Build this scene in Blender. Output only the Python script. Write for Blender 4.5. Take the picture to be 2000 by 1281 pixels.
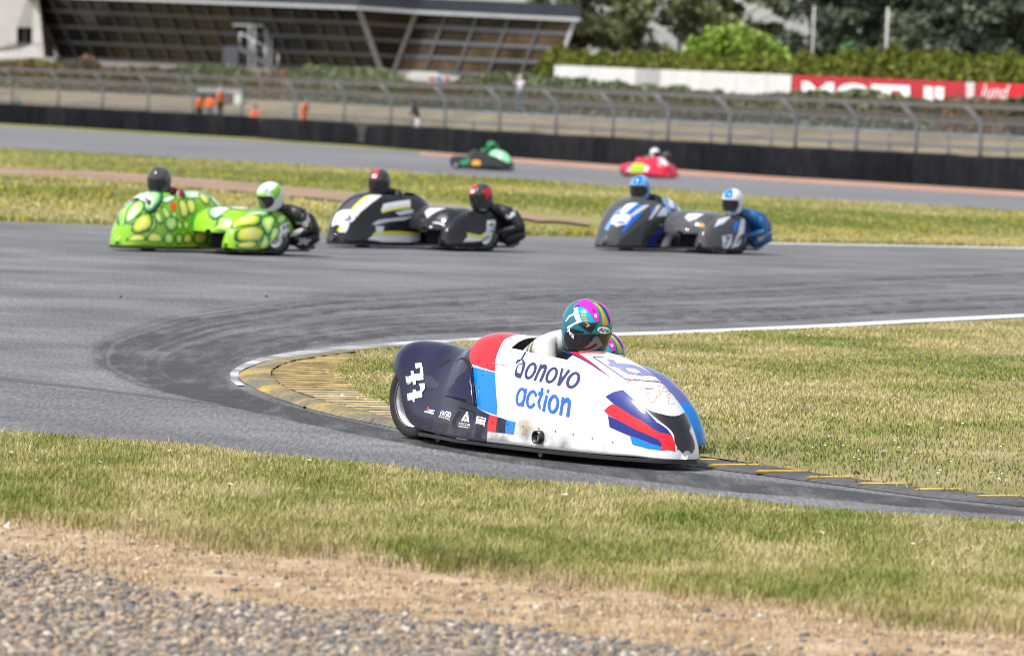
import bpy, bmesh, math, random
import numpy as np
from mathutils import Vector, Matrix
from mathutils.geometry import tessellate_polygon

for o in list(bpy.data.objects):
    bpy.data.objects.remove(o)
scene = bpy.context.scene
COL = scene.collection

# ------------------------------------------------------------------ camera
FOC, CAMH, PX0, PY0, HORIZON = 11111.0, 2.34, 1000.0, 640.5, 180.0   # a 200 mm lens, photo pixels
PITCH, ROLL = math.atan((PY0 - HORIZON) / FOC), math.radians(2.18)
cp, sp, cr, sr = math.cos(PITCH), math.sin(PITCH), math.cos(ROLL), math.sin(ROLL)
FW = np.array([0, cp, -sp]); UP0 = np.array([0, sp, cp]); RT0 = np.array([1.0, 0, 0])
RT = cr * RT0 + sr * UP0
UP = cr * UP0 - sr * RT0
CAM = np.array([0, 0, CAMH])
cam_data = bpy.data.cameras.new('camera')
cam = bpy.data.objects.new('camera', cam_data)
COL.objects.link(cam)
cam.matrix_world = Matrix(((RT[0], UP[0], -FW[0], 0), (RT[1], UP[1], -FW[1], 0), (RT[2], UP[2], -FW[2], CAMH), (0, 0, 0, 1)))
cam_data.sensor_width = 36.0
cam_data.lens = 200.0
cam_data.clip_start = 0.5
cam_data.clip_end = 6000
cam_data.dof.use_dof = True
cam_data.dof.focus_distance = 39.6
cam_data.dof.aperture_fstop = 4.3
scene.camera = cam

# ------------------------------------------------------------------ sky and sun (bright, thin overcast)
SUN_EL, SUN_AZ = math.radians(56), math.radians(238)      # azimuth clockwise from +Y: high on the left, behind the camera
world = bpy.data.worlds.new('World')
scene.world = world
world.use_nodes = True
wn, wl = world.node_tree.nodes, world.node_tree.links
wn.clear()
sky = wn.new('ShaderNodeTexSky')
sky.sky_type = 'NISHITA'
sky.sun_disc = False
sky.sun_elevation = SUN_EL
sky.sun_rotation = SUN_AZ
sky.air_density = 1.0
sky.dust_density = 1.5
sky.ozone_density = 1.0
hs = wn.new('ShaderNodeHueSaturation')
hs.inputs['Saturation'].default_value = 0.40
bg = wn.new('ShaderNodeBackground')
bg.inputs['Strength'].default_value = 0.125
wo = wn.new('ShaderNodeOutputWorld')
wl.new(sky.outputs[0], hs.inputs['Color'])
wl.new(hs.outputs[0], bg.inputs[0])
wl.new(bg.outputs[0], wo.inputs[0])
sun_data = bpy.data.lights.new('sun', 'SUN')
sun_data.energy = 3.1
sun_data.angle = math.radians(8)
sun_data.color = (1.0, 0.955, 0.89)
sun = bpy.data.objects.new('sun', sun_data)
COL.objects.link(sun)
sd = Vector((math.sin(SUN_AZ) * math.cos(SUN_EL), math.cos(SUN_AZ) * math.cos(SUN_EL), math.sin(SUN_EL)))
sun.rotation_euler = (-sd).to_track_quat('-Z', 'Y').to_euler()
scene.view_settings.view_transform = 'Standard'
scene.view_settings.look = 'None'
scene.view_settings.exposure = 0.70
scene.view_settings.gamma = 1.0
scene.view_settings.use_curve_mapping = False
scene.render.engine = 'CYCLES'
scene.cycles.use_denoising = True
scene.cycles.max_bounces = 6
scene.cycles.pixel_filter_type = 'BLACKMAN_HARRIS'
scene.cycles.filter_width = 1.0
scene.cycles.transparent_max_bounces = 12

# ------------------------------------------------------------------ helpers: terrain and layout
def terrain(d):
    """height of the ground at distance d: level, then falling gently away past the corner"""
    t = np.clip(np.asarray(d, float) - 105, 0, 215)
    return np.where(t < 30, -0.0045 * t * t / 60, -0.0045 * (t - 15))

def at(px, py, d):
    """point at depth d along +Y behind a place in the photograph"""
    v = FW + RT * (px - PX0) / FOC - UP * (py - PY0) / FOC
    return CAM + v * (d / v[1])

def ground_at(px, py):
    z = 0.0
    v = FW + RT * (px - PX0) / FOC - UP * (py - PY0) / FOC
    for _ in range(40):
        P = CAM + v * ((z - CAMH) / v[2])
        z = 0.5 * z + 0.5 * float(terrain(P[1]))
    return P

def pchip(xk, yk, x):
    xk = np.asarray(xk, float); yk = np.asarray(yk, float); x = np.asarray(x, float)
    h = np.diff(xk); dl = np.diff(yk) / h
    m = np.zeros_like(yk)
    m[0], m[-1] = dl[0], dl[-1]
    for i in range(1, len(xk) - 1):
        if dl[i - 1] * dl[i] > 0:
            w1, w2 = 2 * h[i] + h[i - 1], h[i] + 2 * h[i - 1]
            m[i] = (w1 + w2) / (w1 / dl[i - 1] + w2 / dl[i])
    i = np.clip(np.searchsorted(xk, x) - 1, 0, len(xk) - 2)
    t = np.clip((x - xk[i]) / h[i], 0, 1)
    return ((2*t**3 - 3*t**2 + 1) * yk[i] + (t**3 - 2*t**2 + t) * h[i] * m[i] + (-2*t**3 + 3*t**2) * yk[i+1] + (t**3 - t**2) * h[i] * m[i+1])

def vnoise(x, y, seed=0):
    """smooth value noise 0..1 on arrays"""
    def hsh(a, b):
        n = (a * 374761393 + b * 668265263 + seed * 974634777) & 0x7fffffff
        n = ((n ^ (n >> 13)) * 1274126177) & 0x7fffffff
        return ((n ^ (n >> 16)) & 0xffff) / 65535.0
    xi, yi = np.floor(x).astype(np.int64), np.floor(y).astype(np.int64)
    fx, fy = x - xi, y - yi
    fx, fy = fx*fx*(3-2*fx), fy*fy*(3-2*fy)
    return (hsh(xi, yi)*(1-fx) + hsh(xi+1, yi)*fx)*(1-fy) + (hsh(xi, yi+1)*(1-fx) + hsh(xi+1, yi+1)*fx)*fy

def fbm(x, y, seed=0, octv=3):
    s, a, tot = 0, 1.0, 0
    for k in range(octv):
        s = s + a * vnoise(x * 2**k, y * 2**k, seed + k); tot += a; a *= 0.55
    return s / tot

# ------------------------------------------------------------------ helpers: materials
MATS = {}
def mat(name, col, rough=0.5, metal=0.0, coat=0.0, vary=0.0, scale=8.0, bump=0.0, bscale=60.0, spec=0.5, attr=None, trans=0.0, alpha=1.0, sss=0.0, coat_rough=0.03):
    if name in MATS: return MATS[name]
    m = bpy.data.materials.new(name); m.use_nodes = True
    nt = m.node_tree; b = nt.nodes['Principled BSDF']
    b.inputs['Roughness'].default_value = rough
    b.inputs['Metallic'].default_value = metal
    b.inputs['Coat Weight'].default_value = coat
    b.inputs['Coat Roughness'].default_value = coat_rough
    b.inputs['Specular IOR Level'].default_value = spec
    b.inputs['Transmission Weight'].default_value = trans
    b.inputs['Alpha'].default_value = alpha
    col = tuple(col)[:3] + (1,)
    src = None
    if attr:
        a = nt.nodes.new('ShaderNodeAttribute'); a.attribute_name = attr; src = a.outputs['Color']
    else:
        b.inputs['Base Color'].default_value = col
    tc = None
    if vary > 0:
        tc = nt.nodes.new('ShaderNodeTexCoord')
        nz = nt.nodes.new('ShaderNodeTexNoise'); nz.inputs['Scale'].default_value = scale; nz.inputs['Detail'].default_value = 6
        nt.links.new(tc.outputs['Object'], nz.inputs['Vector'])
        mr = nt.nodes.new('ShaderNodeMapRange')
        mr.inputs['From Min'].default_value = 0.3; mr.inputs['From Max'].default_value = 0.7
        mr.inputs['To Min'].default_value = 1 - vary; mr.inputs['To Max'].default_value = 1 + vary
        nt.links.new(nz.outputs['Fac'], mr.inputs['Value'])
        mx = nt.nodes.new('ShaderNodeVectorMath'); mx.operation = 'SCALE'
        if src is None:
            rgb = nt.nodes.new('ShaderNodeRGB'); rgb.outputs[0].default_value = col; src = rgb.outputs[0]
        nt.links.new(src, mx.inputs[0]); nt.links.new(mr.outputs[0], mx.inputs['Scale'])
        src = mx.outputs[0]
    if src is not None:
        nt.links.new(src, b.inputs['Base Color'])
    if bump > 0:
        tc = tc or nt.nodes.new('ShaderNodeTexCoord')
        n2 = nt.nodes.new('ShaderNodeTexNoise'); n2.inputs['Scale'].default_value = bscale; n2.inputs['Detail'].default_value = 4
        nt.links.new(tc.outputs['Object'], n2.inputs['Vector'])
        bp = nt.nodes.new('ShaderNodeBump'); bp.inputs['Strength'].default_value = bump; bp.inputs['Distance'].default_value = 0.02
        nt.links.new(n2.outputs['Fac'], bp.inputs['Height']); nt.links.new(bp.outputs[0], b.inputs['Normal'])
    MATS[name] = m
    return m

def paint(name, col, rough=0.3):
    return mat('paint_' + name, col, rough=rough, coat=0.55, spec=0.10, vary=0.03, scale=14, bump=0.012, bscale=30)

# ------------------------------------------------------------------ helpers: objects
def tag(o, label=None, cat=None, group=None, kind=None):
    if label: o['label'] = label
    if cat: o['category'] = cat
    if group: o['group'] = group
    if kind: o['kind'] = kind
    return o

def empty(name, loc=(0, 0, 0), rz=0.0):
    o = bpy.data.objects.new(name, None); COL.objects.link(o)
    o.location = loc; o.rotation_euler = (0, 0, rz); o.empty_display_size = 0.2
    return o

def mesh_obj(name, verts, faces, m=None, parent=None, smooth=False, attr=None):
    me = bpy.data.meshes.new(name)
    me.from_pydata([tuple(v) for v in verts], [], [tuple(f) for f in faces])
    if smooth: me.polygons.foreach_set('use_smooth', [True] * len(me.polygons))
    if attr is not None:
        a = me.color_attributes.new('Col', 'FLOAT_COLOR', 'POINT')
        a.data.foreach_set('color', np.concatenate([np.asarray(attr, np.float32), np.ones((len(attr), 1), np.float32)], 1).ravel())
    if m is not None:
        for mm in (m if isinstance(m, (list, tuple)) else [m]): me.materials.append(mm)
    o = bpy.data.objects.new(name, me); COL.objects.link(o)
    if parent is not None: o.parent = parent
    return o

def tri_obj(name, V, T, m, parent=None, attr=None, quads=False):
    """fast mesh from numpy arrays"""
    me = bpy.data.meshes.new(name)
    k = 4 if quads else 3
    me.vertices.add(len(V)); me.vertices.foreach_set('co', np.asarray(V, np.float32).ravel())
    me.loops.add(len(T) * k); me.loops.foreach_set('vertex_index', np.asarray(T, np.int32).ravel())
    me.polygons.add(len(T)); me.polygons.foreach_set('loop_start', np.arange(0, len(T) * k, k, dtype=np.int32))
    me.update(calc_edges=True)
    if attr is not None:
        a = me.color_attributes.new('Col', 'FLOAT_COLOR', 'POINT')
        a.data.foreach_set('color', np.concatenate([np.asarray(attr, np.float32), np.ones((len(attr), 1), np.float32)], 1).ravel())
    me.materials.append(m)
    o = bpy.data.objects.new(name, me); COL.objects.link(o)
    if parent is not None: o.parent = parent
    return o

def copy_tree(o, parent=None):
    c = o.copy(); COL.objects.link(c); c.parent = parent
    for ch in list(o.children): copy_tree(ch, c)
    return c

class MB:
    """collects simple shapes for ONE mesh object"""
    def __init__(s): s.v, s.f = [], []
    def add(s, v, f):
        k = len(s.v); s.v += [tuple(p) for p in v]; s.f += [tuple(i + k for i in q) for q in f]; return s
    def box(s, c, d, R=None):
        x, y, z = [q / 2 for q in d]
        P = [Vector((a, b, e)) for a in (-x, x) for b in (-y, y) for e in (-z, z)]
        if R is not None: P = [R @ p for p in P]
        return s.add([p + Vector(c) for p in P], [(0,1,3,2), (4,6,7,5), (0,4,5,1), (2,3,7,6), (0,2,6,4), (1,5,7,3)])
    def bar(s, a, b, w, h, up=(0, 0, 1)):
        a, b = Vector(a), Vector(b); d = (b - a).normalized(); u = Vector(up)
        sd_ = d.cross(u)
        if sd_.length < 1e-5: sd_ = d.cross(Vector((1, 0, 0)))
        sd_.normalize(); u = sd_.cross(d).normalized()
        P = [q + sd_ * (i * w / 2) + u * (j * h / 2) for q in (a, b) for i, j in ((-1,-1), (1,-1), (1,1), (-1,1))]
        return s.add(P, [(0,3,2,1), (4,5,6,7), (0,1,5,4), (1,2,6,5), (2,3,7,6), (3,0,4,7)])
    def tube(s, pts, r, n=8, caps=True):
        pts = [Vector(p) for p in pts]; rings = []
        rs = r if isinstance(r, (list, tuple)) else [r] * len(pts)
        ref = Vector((0, 0, 1))
        for i, p in enumerate(pts):
            d = (pts[min(i+1, len(pts)-1)] - pts[max(i-1, 0)]).normalized()
            a = d.cross(ref)
            if a.length < 1e-3: a = d.cross(Vector((1, 0, 0)))
            a.normalize(); b = d.cross(a)
            rings.append([p + (a * math.cos(t) + b * math.sin(t)) * rs[i] for t in [2*math.pi*k/n for k in range(n)]])
        V = [q for rg in rings for q in rg]; F_ = []
        for i in range(len(pts) - 1):
            for k in range(n): F_.append((i*n+k, i*n+(k+1) % n, (i+1)*n+(k+1) % n, (i+1)*n+k))
        if caps: F_ += [tuple(range(n))[::-1], tuple((len(pts)-1)*n + k for k in range(n))]
        return s.add(V, F_)
    def lathe(s, prof, c=(0, 0, 0), axis='y', n=40):
        V, F_ = [], []
        for k in range(n):
            t = 2*math.pi*k/n
            for (r, h) in prof:
                p = {'y': (r*math.cos(t), h, r*math.sin(t)), 'z': (r*math.cos(t), r*math.sin(t), h), 'x': (h, r*math.cos(t), r*math.sin(t))}[axis]
                V.append((p[0]+c[0], p[1]+c[1], p[2]+c[2]))
        m_ = len(prof)
        for k in range(n):
            for j in range(m_ - 1): F_.append((k*m_+j, ((k+1) % n)*m_+j, ((k+1) % n)*m_+j+1, k*m_+j+1))
        return s.add(V, F_)
    def build(s, name, m, parent=None, smooth=False):
        return mesh_obj(name, s.v, s.f, m, parent, smooth)

def bevel(o, w=0.01, seg=2):
    b = o.modifiers.new('bevel', 'BEVEL'); b.width = w; b.segments = seg; b.limit_method = 'ANGLE'
    return o
# ------------------------------------------------------------------ parametric skins (fairings, helmets) and the paint that lies on them
#SKIN-BEGIN
class Shell:
    """fairing: stations along x, a superellipse section from the right sill (v=0) over the top (v=.5) to the left sill (v=1)"""
    def __init__(s, tab, flare=None):
        T = np.array(tab, float)
        s.k = T[:, 0]; s.w, s.zt, s.zb, s.n, s.yc = T[:, 1], T[:, 2], T[:, 3], T[:, 4], T[:, 5]
        s.flare = flare
        s.x0, s.x1 = s.k[0], s.k[-1]
    def P(s, x, v):
        x = np.asarray(x, float); v = np.asarray(v, float)
        x = np.clip(x, s.x0, s.x1)
        w, zt, zb, n, yc = [pchip(s.k, q, x) for q in (s.w, s.zt, s.zb, s.n, s.yc)]
        t = np.pi * np.clip(v, 0.0, 1.0)
        c, sn = np.cos(t), np.sin(t)
        y = -w * np.sign(c) * np.abs(c) ** (2 / n)
        q = np.abs(sn) ** (2 / n)
        z = zb + (zt - zb) * q
        y = y * (1 - 0.10 * q)
        if s.flare is not None:
            y = y * (1 + s.flare(x, z))
        return np.stack([x, yc + y, z], -1)
    def N(s, x, v, e=2e-3):
        a = s.P(np.clip(x + e, s.x0, s.x1), v) - s.P(np.clip(x - e, s.x0, s.x1), v)
        b = s.P(x, np.clip(v + e, 0, 1)) - s.P(x, np.clip(v - e, 0, 1))
        n = np.cross(a, b)
        return n / (np.linalg.norm(n, axis=-1, keepdims=True) + 1e-12)

class Helmet:
    """full-face helmet: a = longitude (0 front, + left), b = 0 bottom rim .. 1 crown; sits in its own frame"""
    def __init__(s, sc=1.0): s.sc = sc
    def P(s, a, b):
        a = np.asarray(a, float); b = np.clip(np.asarray(b, float), 0, 1)
        t = (b - 0.42) / 0.58
        up = np.clip(t, 0, 1) * np.pi / 2
        dn = np.clip(-t, 0, 0.75)
        z = np.where(t > 0, 0.148 * np.sin(up), -0.175 * dn / 0.724)
        rho = np.where(t > 0, np.cos(up) ** 0.92, 1 - 0.22 * (dn / 0.724) ** 2.2)
        rho = np.maximum(rho, 1e-4)
        fx = np.where(np.cos(a) > 0, 0.160 + 0.022 * np.clip(dn, 0, 1), 0.172 - 0.03 * np.clip(dn, 0, 1))
        c, sn = np.cos(a), np.sin(a)
        x = rho * fx * np.sign(c) * np.abs(c) ** 0.9
        y = rho * 0.134 * np.sign(sn) * np.abs(sn) ** 0.92
        return np.stack([x, y, z], -1) * s.sc
    def N(s, a, b, e=3e-3):
        A = s.P(a + e, b) - s.P(a - e, b)
        B = s.P(a, np.clip(b + e, 0, 1)) - s.P(a, np.clip(b - e, 0, 1))
        n = np.cross(A, B)
        return n / (np.linalg.norm(n, axis=-1, keepdims=True) + 1e-12)

MAIN_TAB = [  # x, half width, top, bottom, squareness, centre y
    (-0.245, 0.03, 0.555, 0.520, 2.2, 0), (-0.235, 0.075, 0.580, 0.500, 2.2, 0), (-0.205, 0.13, 0.610, 0.475, 2.3, 0), (-0.15, 0.17, 0.633, 0.450, 2.4, 0), (-0.06, 0.20, 0.650, 0.420, 2.4, 0),
    (0.02, 0.215, 0.656, 0.300, 2.4, 0), (0.10, 0.23, 0.656, 0.165, 2.4, 0), (0.25, 0.255, 0.648, 0.100, 2.4, 0), (0.42, 0.28, 0.632, 0.085, 2.3, 0),
    (0.55, 0.305, 0.640, 0.080, 2.3, 0), (0.66, 0.33, 0.700, 0.078, 2.3, 0), (0.76, 0.355, 0.745, 0.076, 2.3, 0), (0.90, 0.385, 0.758, 0.075, 2.3, 0),
    (1.20, 0.405, 0.748, 0.074, 2.35, 0), (1.50, 0.41, 0.722, 0.073, 2.4, 0), (1.75, 0.405, 0.706, 0.072, 2.4, 0), (2.00, 0.385, 0.680, 0.072, 2.35, 0),
    (2.20, 0.352, 0.630, 0.072, 2.3, 0), (2.40, 0.305, 0.545, 0.073, 2.25, 0), (2.50, 0.275, 0.488, 0.075, 2.2, 0), (2.60, 0.238, 0.415, 0.076, 2.2, 0),
    (2.68, 0.198, 0.335, 0.072, 2.2, 0), (2.74, 0.155, 0.260, 0.070, 2.2, 0), (2.78, 0.11, 0.195, 0.070, 2.2, 0), (2.80, 0.07, 0.152, 0.070, 2.2, 0), (2.808, 0.035, 0.115, 0.070, 2.2, 0), (2.811, 0.004, 0.074, 0.070, 2.0, 0)]
def main_flare(x, z):
    s = np.clip((0.26 - z) / 0.08, 0, 1); s = s * s * (3 - 2 * s)
    return 0.05 * s * np.clip((1.55 - x) / 0.35, 0, 1) * np.clip((x - 0.15) / 0.3, 0, 1)
FAIR_TAB = [(-0.30, 0.10, 0.40, 0.30, 2.2, 0), (-0.24, 0.17, 0.47, 0.28, 2.3, 0), (-0.05, 0.20, 0.52, 0.26, 2.4, 0), (0.20, 0.23, 0.525, 0.16, 2.4, 0), (0.40, 0.26, 0.53, 0.10, 2.4, 0), (0.54, 0.29, 0.565, 0.09, 2.3, 0), (0.64, 0.315, 0.65, 0.085, 2.3, 0), (0.74, 0.34, 0.735, 0.08, 2.3, 0),
    (0.92, 0.375, 0.80, 0.075, 2.4, 0), (1.18, 0.40, 0.820, 0.07, 2.5, 0), (1.45, 0.41, 0.825, 0.07, 2.6, 0), (1.75, 0.41, 0.822, 0.07, 2.7, 0), (2.00, 0.395, 0.785, 0.07, 2.7, 0), (2.20, 0.36, 0.705, 0.07, 2.6, 0),
    (2.34, 0.315, 0.60, 0.07, 2.5, 0), (2.44, 0.265, 0.49, 0.07, 2.4, 0), (2.50, 0.215, 0.395, 0.07, 2.3, 0), (2.54, 0.15, 0.30, 0.07, 2.2, 0), (2.556, 0.10, 0.22, 0.07, 2.2, 0), (2.562, 0.04, 0.13, 0.07, 2.2, 0)]
DECK_TAB = [(0.30, 0.30, 0.48, 0.38, 2.6, 0.66), (0.36, 0.42, 0.54, 0.36, 2.8, 0.68), (0.52, 0.50, 0.60, 0.33, 3.1, 0.68), (0.80, 0.53, 0.635, 0.30, 3.2, 0.68), (1.05, 0.53, 0.63, 0.29, 3.2, 0.68), (1.20, 0.50, 0.575, 0.29, 3.0, 0.68), (1.29, 0.43, 0.49, 0.29, 2.7, 0.69), (1.335, 0.30, 0.41, 0.29, 2.4, 0.70), (1.345, 0.06, 0.33, 0.29, 2.0, 0.70)]
FEND_TAB = [(0.27, 0.09, 0.40, 0.33, 2.2, 1.15), (0.31, 0.15, 0.48, 0.31, 2.3, 1.15), (0.39, 0.19, 0.555, 0.28, 2.4, 1.15), (0.54, 0.215, 0.605, 0.26, 2.4, 1.15), (0.72, 0.22, 0.605, 0.22, 2.4, 1.14), (0.85, 0.22, 0.585, 0.10, 2.4, 1.13), (1.05, 0.215, 0.535, 0.08, 2.4, 1.12), (1.22, 0.185, 0.45, 0.08, 2.3, 1.12), (1.33, 0.14, 0.35, 0.08, 2.2, 1.12), (1.39, 0.085, 0.25, 0.09, 2.2, 1.12), (1.405, 0.03, 0.16, 0.10, 2.0, 1.12)]
def stretched(tab, k): return [(q[0] * k,) + tuple(q[1:]) for q in tab]
#SKIN-END
MAIN = Shell(MAIN_TAB, main_flare)
HELMET = Helmet()

def skin_mesh(name, sh, m, parent, nx=90, nv=44, hole=None, thick=0.006, tip=None, mi=None, xs=None):
    if xs is None:
        t = np.linspace(0, 1, nx); xs = sh.x0 + (sh.x1 - sh.x0) * (0.5 - 0.5 * np.cos(np.pi * t)) * 0.55 + (sh.x1 - sh.x0) * t * 0.45
    vs = np.linspace(0, 1, nv)
    X, Vv = np.meshgrid(xs, vs, indexing='ij')
    P = sh.P(X, Vv).reshape(-1, 3)
    F_, M_ = [], []
    for i in range(len(xs) - 1):
        for j in range(nv - 1):
            xm, vm = (xs[i] + xs[i+1]) / 2, (vs[j] + vs[j+1]) / 2
            if hole and hole(xm, vm): continue
            F_.append((i*nv+j, (i+1)*nv+j, (i+1)*nv+j+1, i*nv+j+1)); M_.append(mi(xm, vm) if mi else 0)
    F_.append(tuple((len(xs)-1)*nv + k for k in range(nv))[::1]); M_.append(M_[-1])
    o = mesh_obj(name, P, F_, m, parent, smooth=True)
    o.data.polygons.foreach_set('material_index', M_)
    if thick:
        sm = o.modifiers.new('thickness', 'SOLIDIFY'); sm.thickness = thick; sm.offset = -1
    return o

def helmet_mesh(name, m, parent, hm=HELMET, na=40, nb=26):
    A = np.linspace(-np.pi, np.pi, na, endpoint=False); B = np.linspace(0, 0.985, nb)
    AA, BB = np.meshgrid(A, B, indexing='ij')
    P = hm.P(AA, BB).reshape(-1, 3)
    F_ = [(i*nb+j, ((i+1) % na)*nb+j, ((i+1) % na)*nb+j+1, i*nb+j+1) for i in range(na) for j in range(nb-1)]
    F_.append(tuple(i*nb+nb-1 for i in range(na)))
    F_.append(tuple(i*nb for i in range(na))[::-1])
    return mesh_obj(name, P, F_, m, parent, smooth=True)

def lay(sh, uv, off):
    uv = np.asarray(uv, float)
    return sh.P(uv[:, 0], uv[:, 1]) + sh.N(uv[:, 0], uv[:, 1]) * (np.asarray(off)[..., None] if np.ndim(off) else off)

def decal(name, sh, polys, m, parent, off=0.0015, du=0.03, dv=0.0125, offf=None, colf=None):
    """paint or sticker: polygons in skin coordinates, cut finely and laid on the skin"""
    bm = bmesh.new()
    for pl in polys:
        vs = [bm.verts.new((p[0], p[1], 0)) for p in pl]
        try: bm.faces.new(vs)
        except ValueError: pass
    bmesh.ops.triangulate(bm, faces=bm.faces[:])
    U = [v.co.x for v in bm.verts]; W = [v.co.y for v in bm.verts]
    for lo, hi, st, ax in ((min(U), max(U), du, 0), (min(W), max(W), dv, 1)):
        k = math.ceil(lo / st)
        while k * st < hi:
            co = [0, 0, 0]; co[ax] = k * st; no = [0, 0, 0]; no[ax] = 1
            bmesh.ops.bisect_plane(bm, geom=bm.verts[:] + bm.edges[:] + bm.faces[:], plane_co=co, plane_no=no, dist=1e-6)
            k += 1
    uv = np.array([(v.co.x, v.co.y) for v in bm.verts])
    P = lay(sh, uv, off if offf is None else offf(uv))
    for v, p in zip(bm.verts, P): v.co = p
    me = bpy.data.meshes.new(name); bm.to_mesh(me); bm.free()
    me.polygons.foreach_set('use_smooth', [True] * len(me.polygons))
    if colf is not None:
        c = colf(uv); a = me.color_attributes.new('Col', 'FLOAT_COLOR', 'POINT')
        a.data.foreach_set('color', np.concatenate([c, np.ones((len(c), 1))], 1).astype(np.float32).ravel())
    me.materials.append(m)
    o = bpy.data.objects.new(name, me); COL.objects.link(o); o.parent = parent
    return o

def strips(name, sh, sts, m, parent, off=0.0022):
    """lettering strokes: each a run of (edge, edge) pairs in skin coordinates"""
    V, F_ = [], []
    for i, st in enumerate(sts):
        k = len(V)
        uv = np.array([p for pr in st for p in pr], float)
        V += list(lay(sh, uv, off + 0.0003 * i))
        F_ += [(k+2*j, k+2*j+1, k+2*j+3, k+2*j+2) for j in range(len(st) - 1)]
    return mesh_obj(name, V, F_, m, parent, smooth=True)

_txt = {}
def text_geo(s, bold=0.0, shear=0.0):
    """outline of a line of lettering, scaled into the unit square"""
    key = (s, bold, shear)
    if key not in _txt:
        cu = bpy.data.curves.new('txt', 'FONT'); cu.body = s; cu.offset = bold; cu.shear = shear; cu.resolution_u = 3
        o = bpy.data.objects.new('txt', cu); COL.objects.link(o)
        dg = bpy.context.evaluated_depsgraph_get()
        me = bpy.data.meshes.new_from_object(o.evaluated_get(dg))
        v = np.array([p.co[:2] for p in me.vertices]); f = [tuple(p.vertices) for p in me.polygons]
        bpy.data.objects.remove(o); bpy.data.meshes.remove(me)
        lo, hi = v.min(0), v.max(0)
        _txt[key] = ((v - lo) / (hi - lo), f)
    return _txt[key]

def text_on(name, sh, s, quad, m, parent, off=0.003, bold=0.02, shear=0.0):
    """lettering on a skin; quad = bottom left, bottom right, top right, top left in skin coordinates"""
    v, f = text_geo(s, bold, shear)
    q = np.array(quad, float)
    a, b = v[:, :1], v[:, 1:]
    uv = q[0]*(1-a)*(1-b) + q[1]*a*(1-b) + q[2]*a*b + q[3]*(1-a)*b
    return mesh_obj(name, lay(sh, uv, off), f, m, parent)
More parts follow.
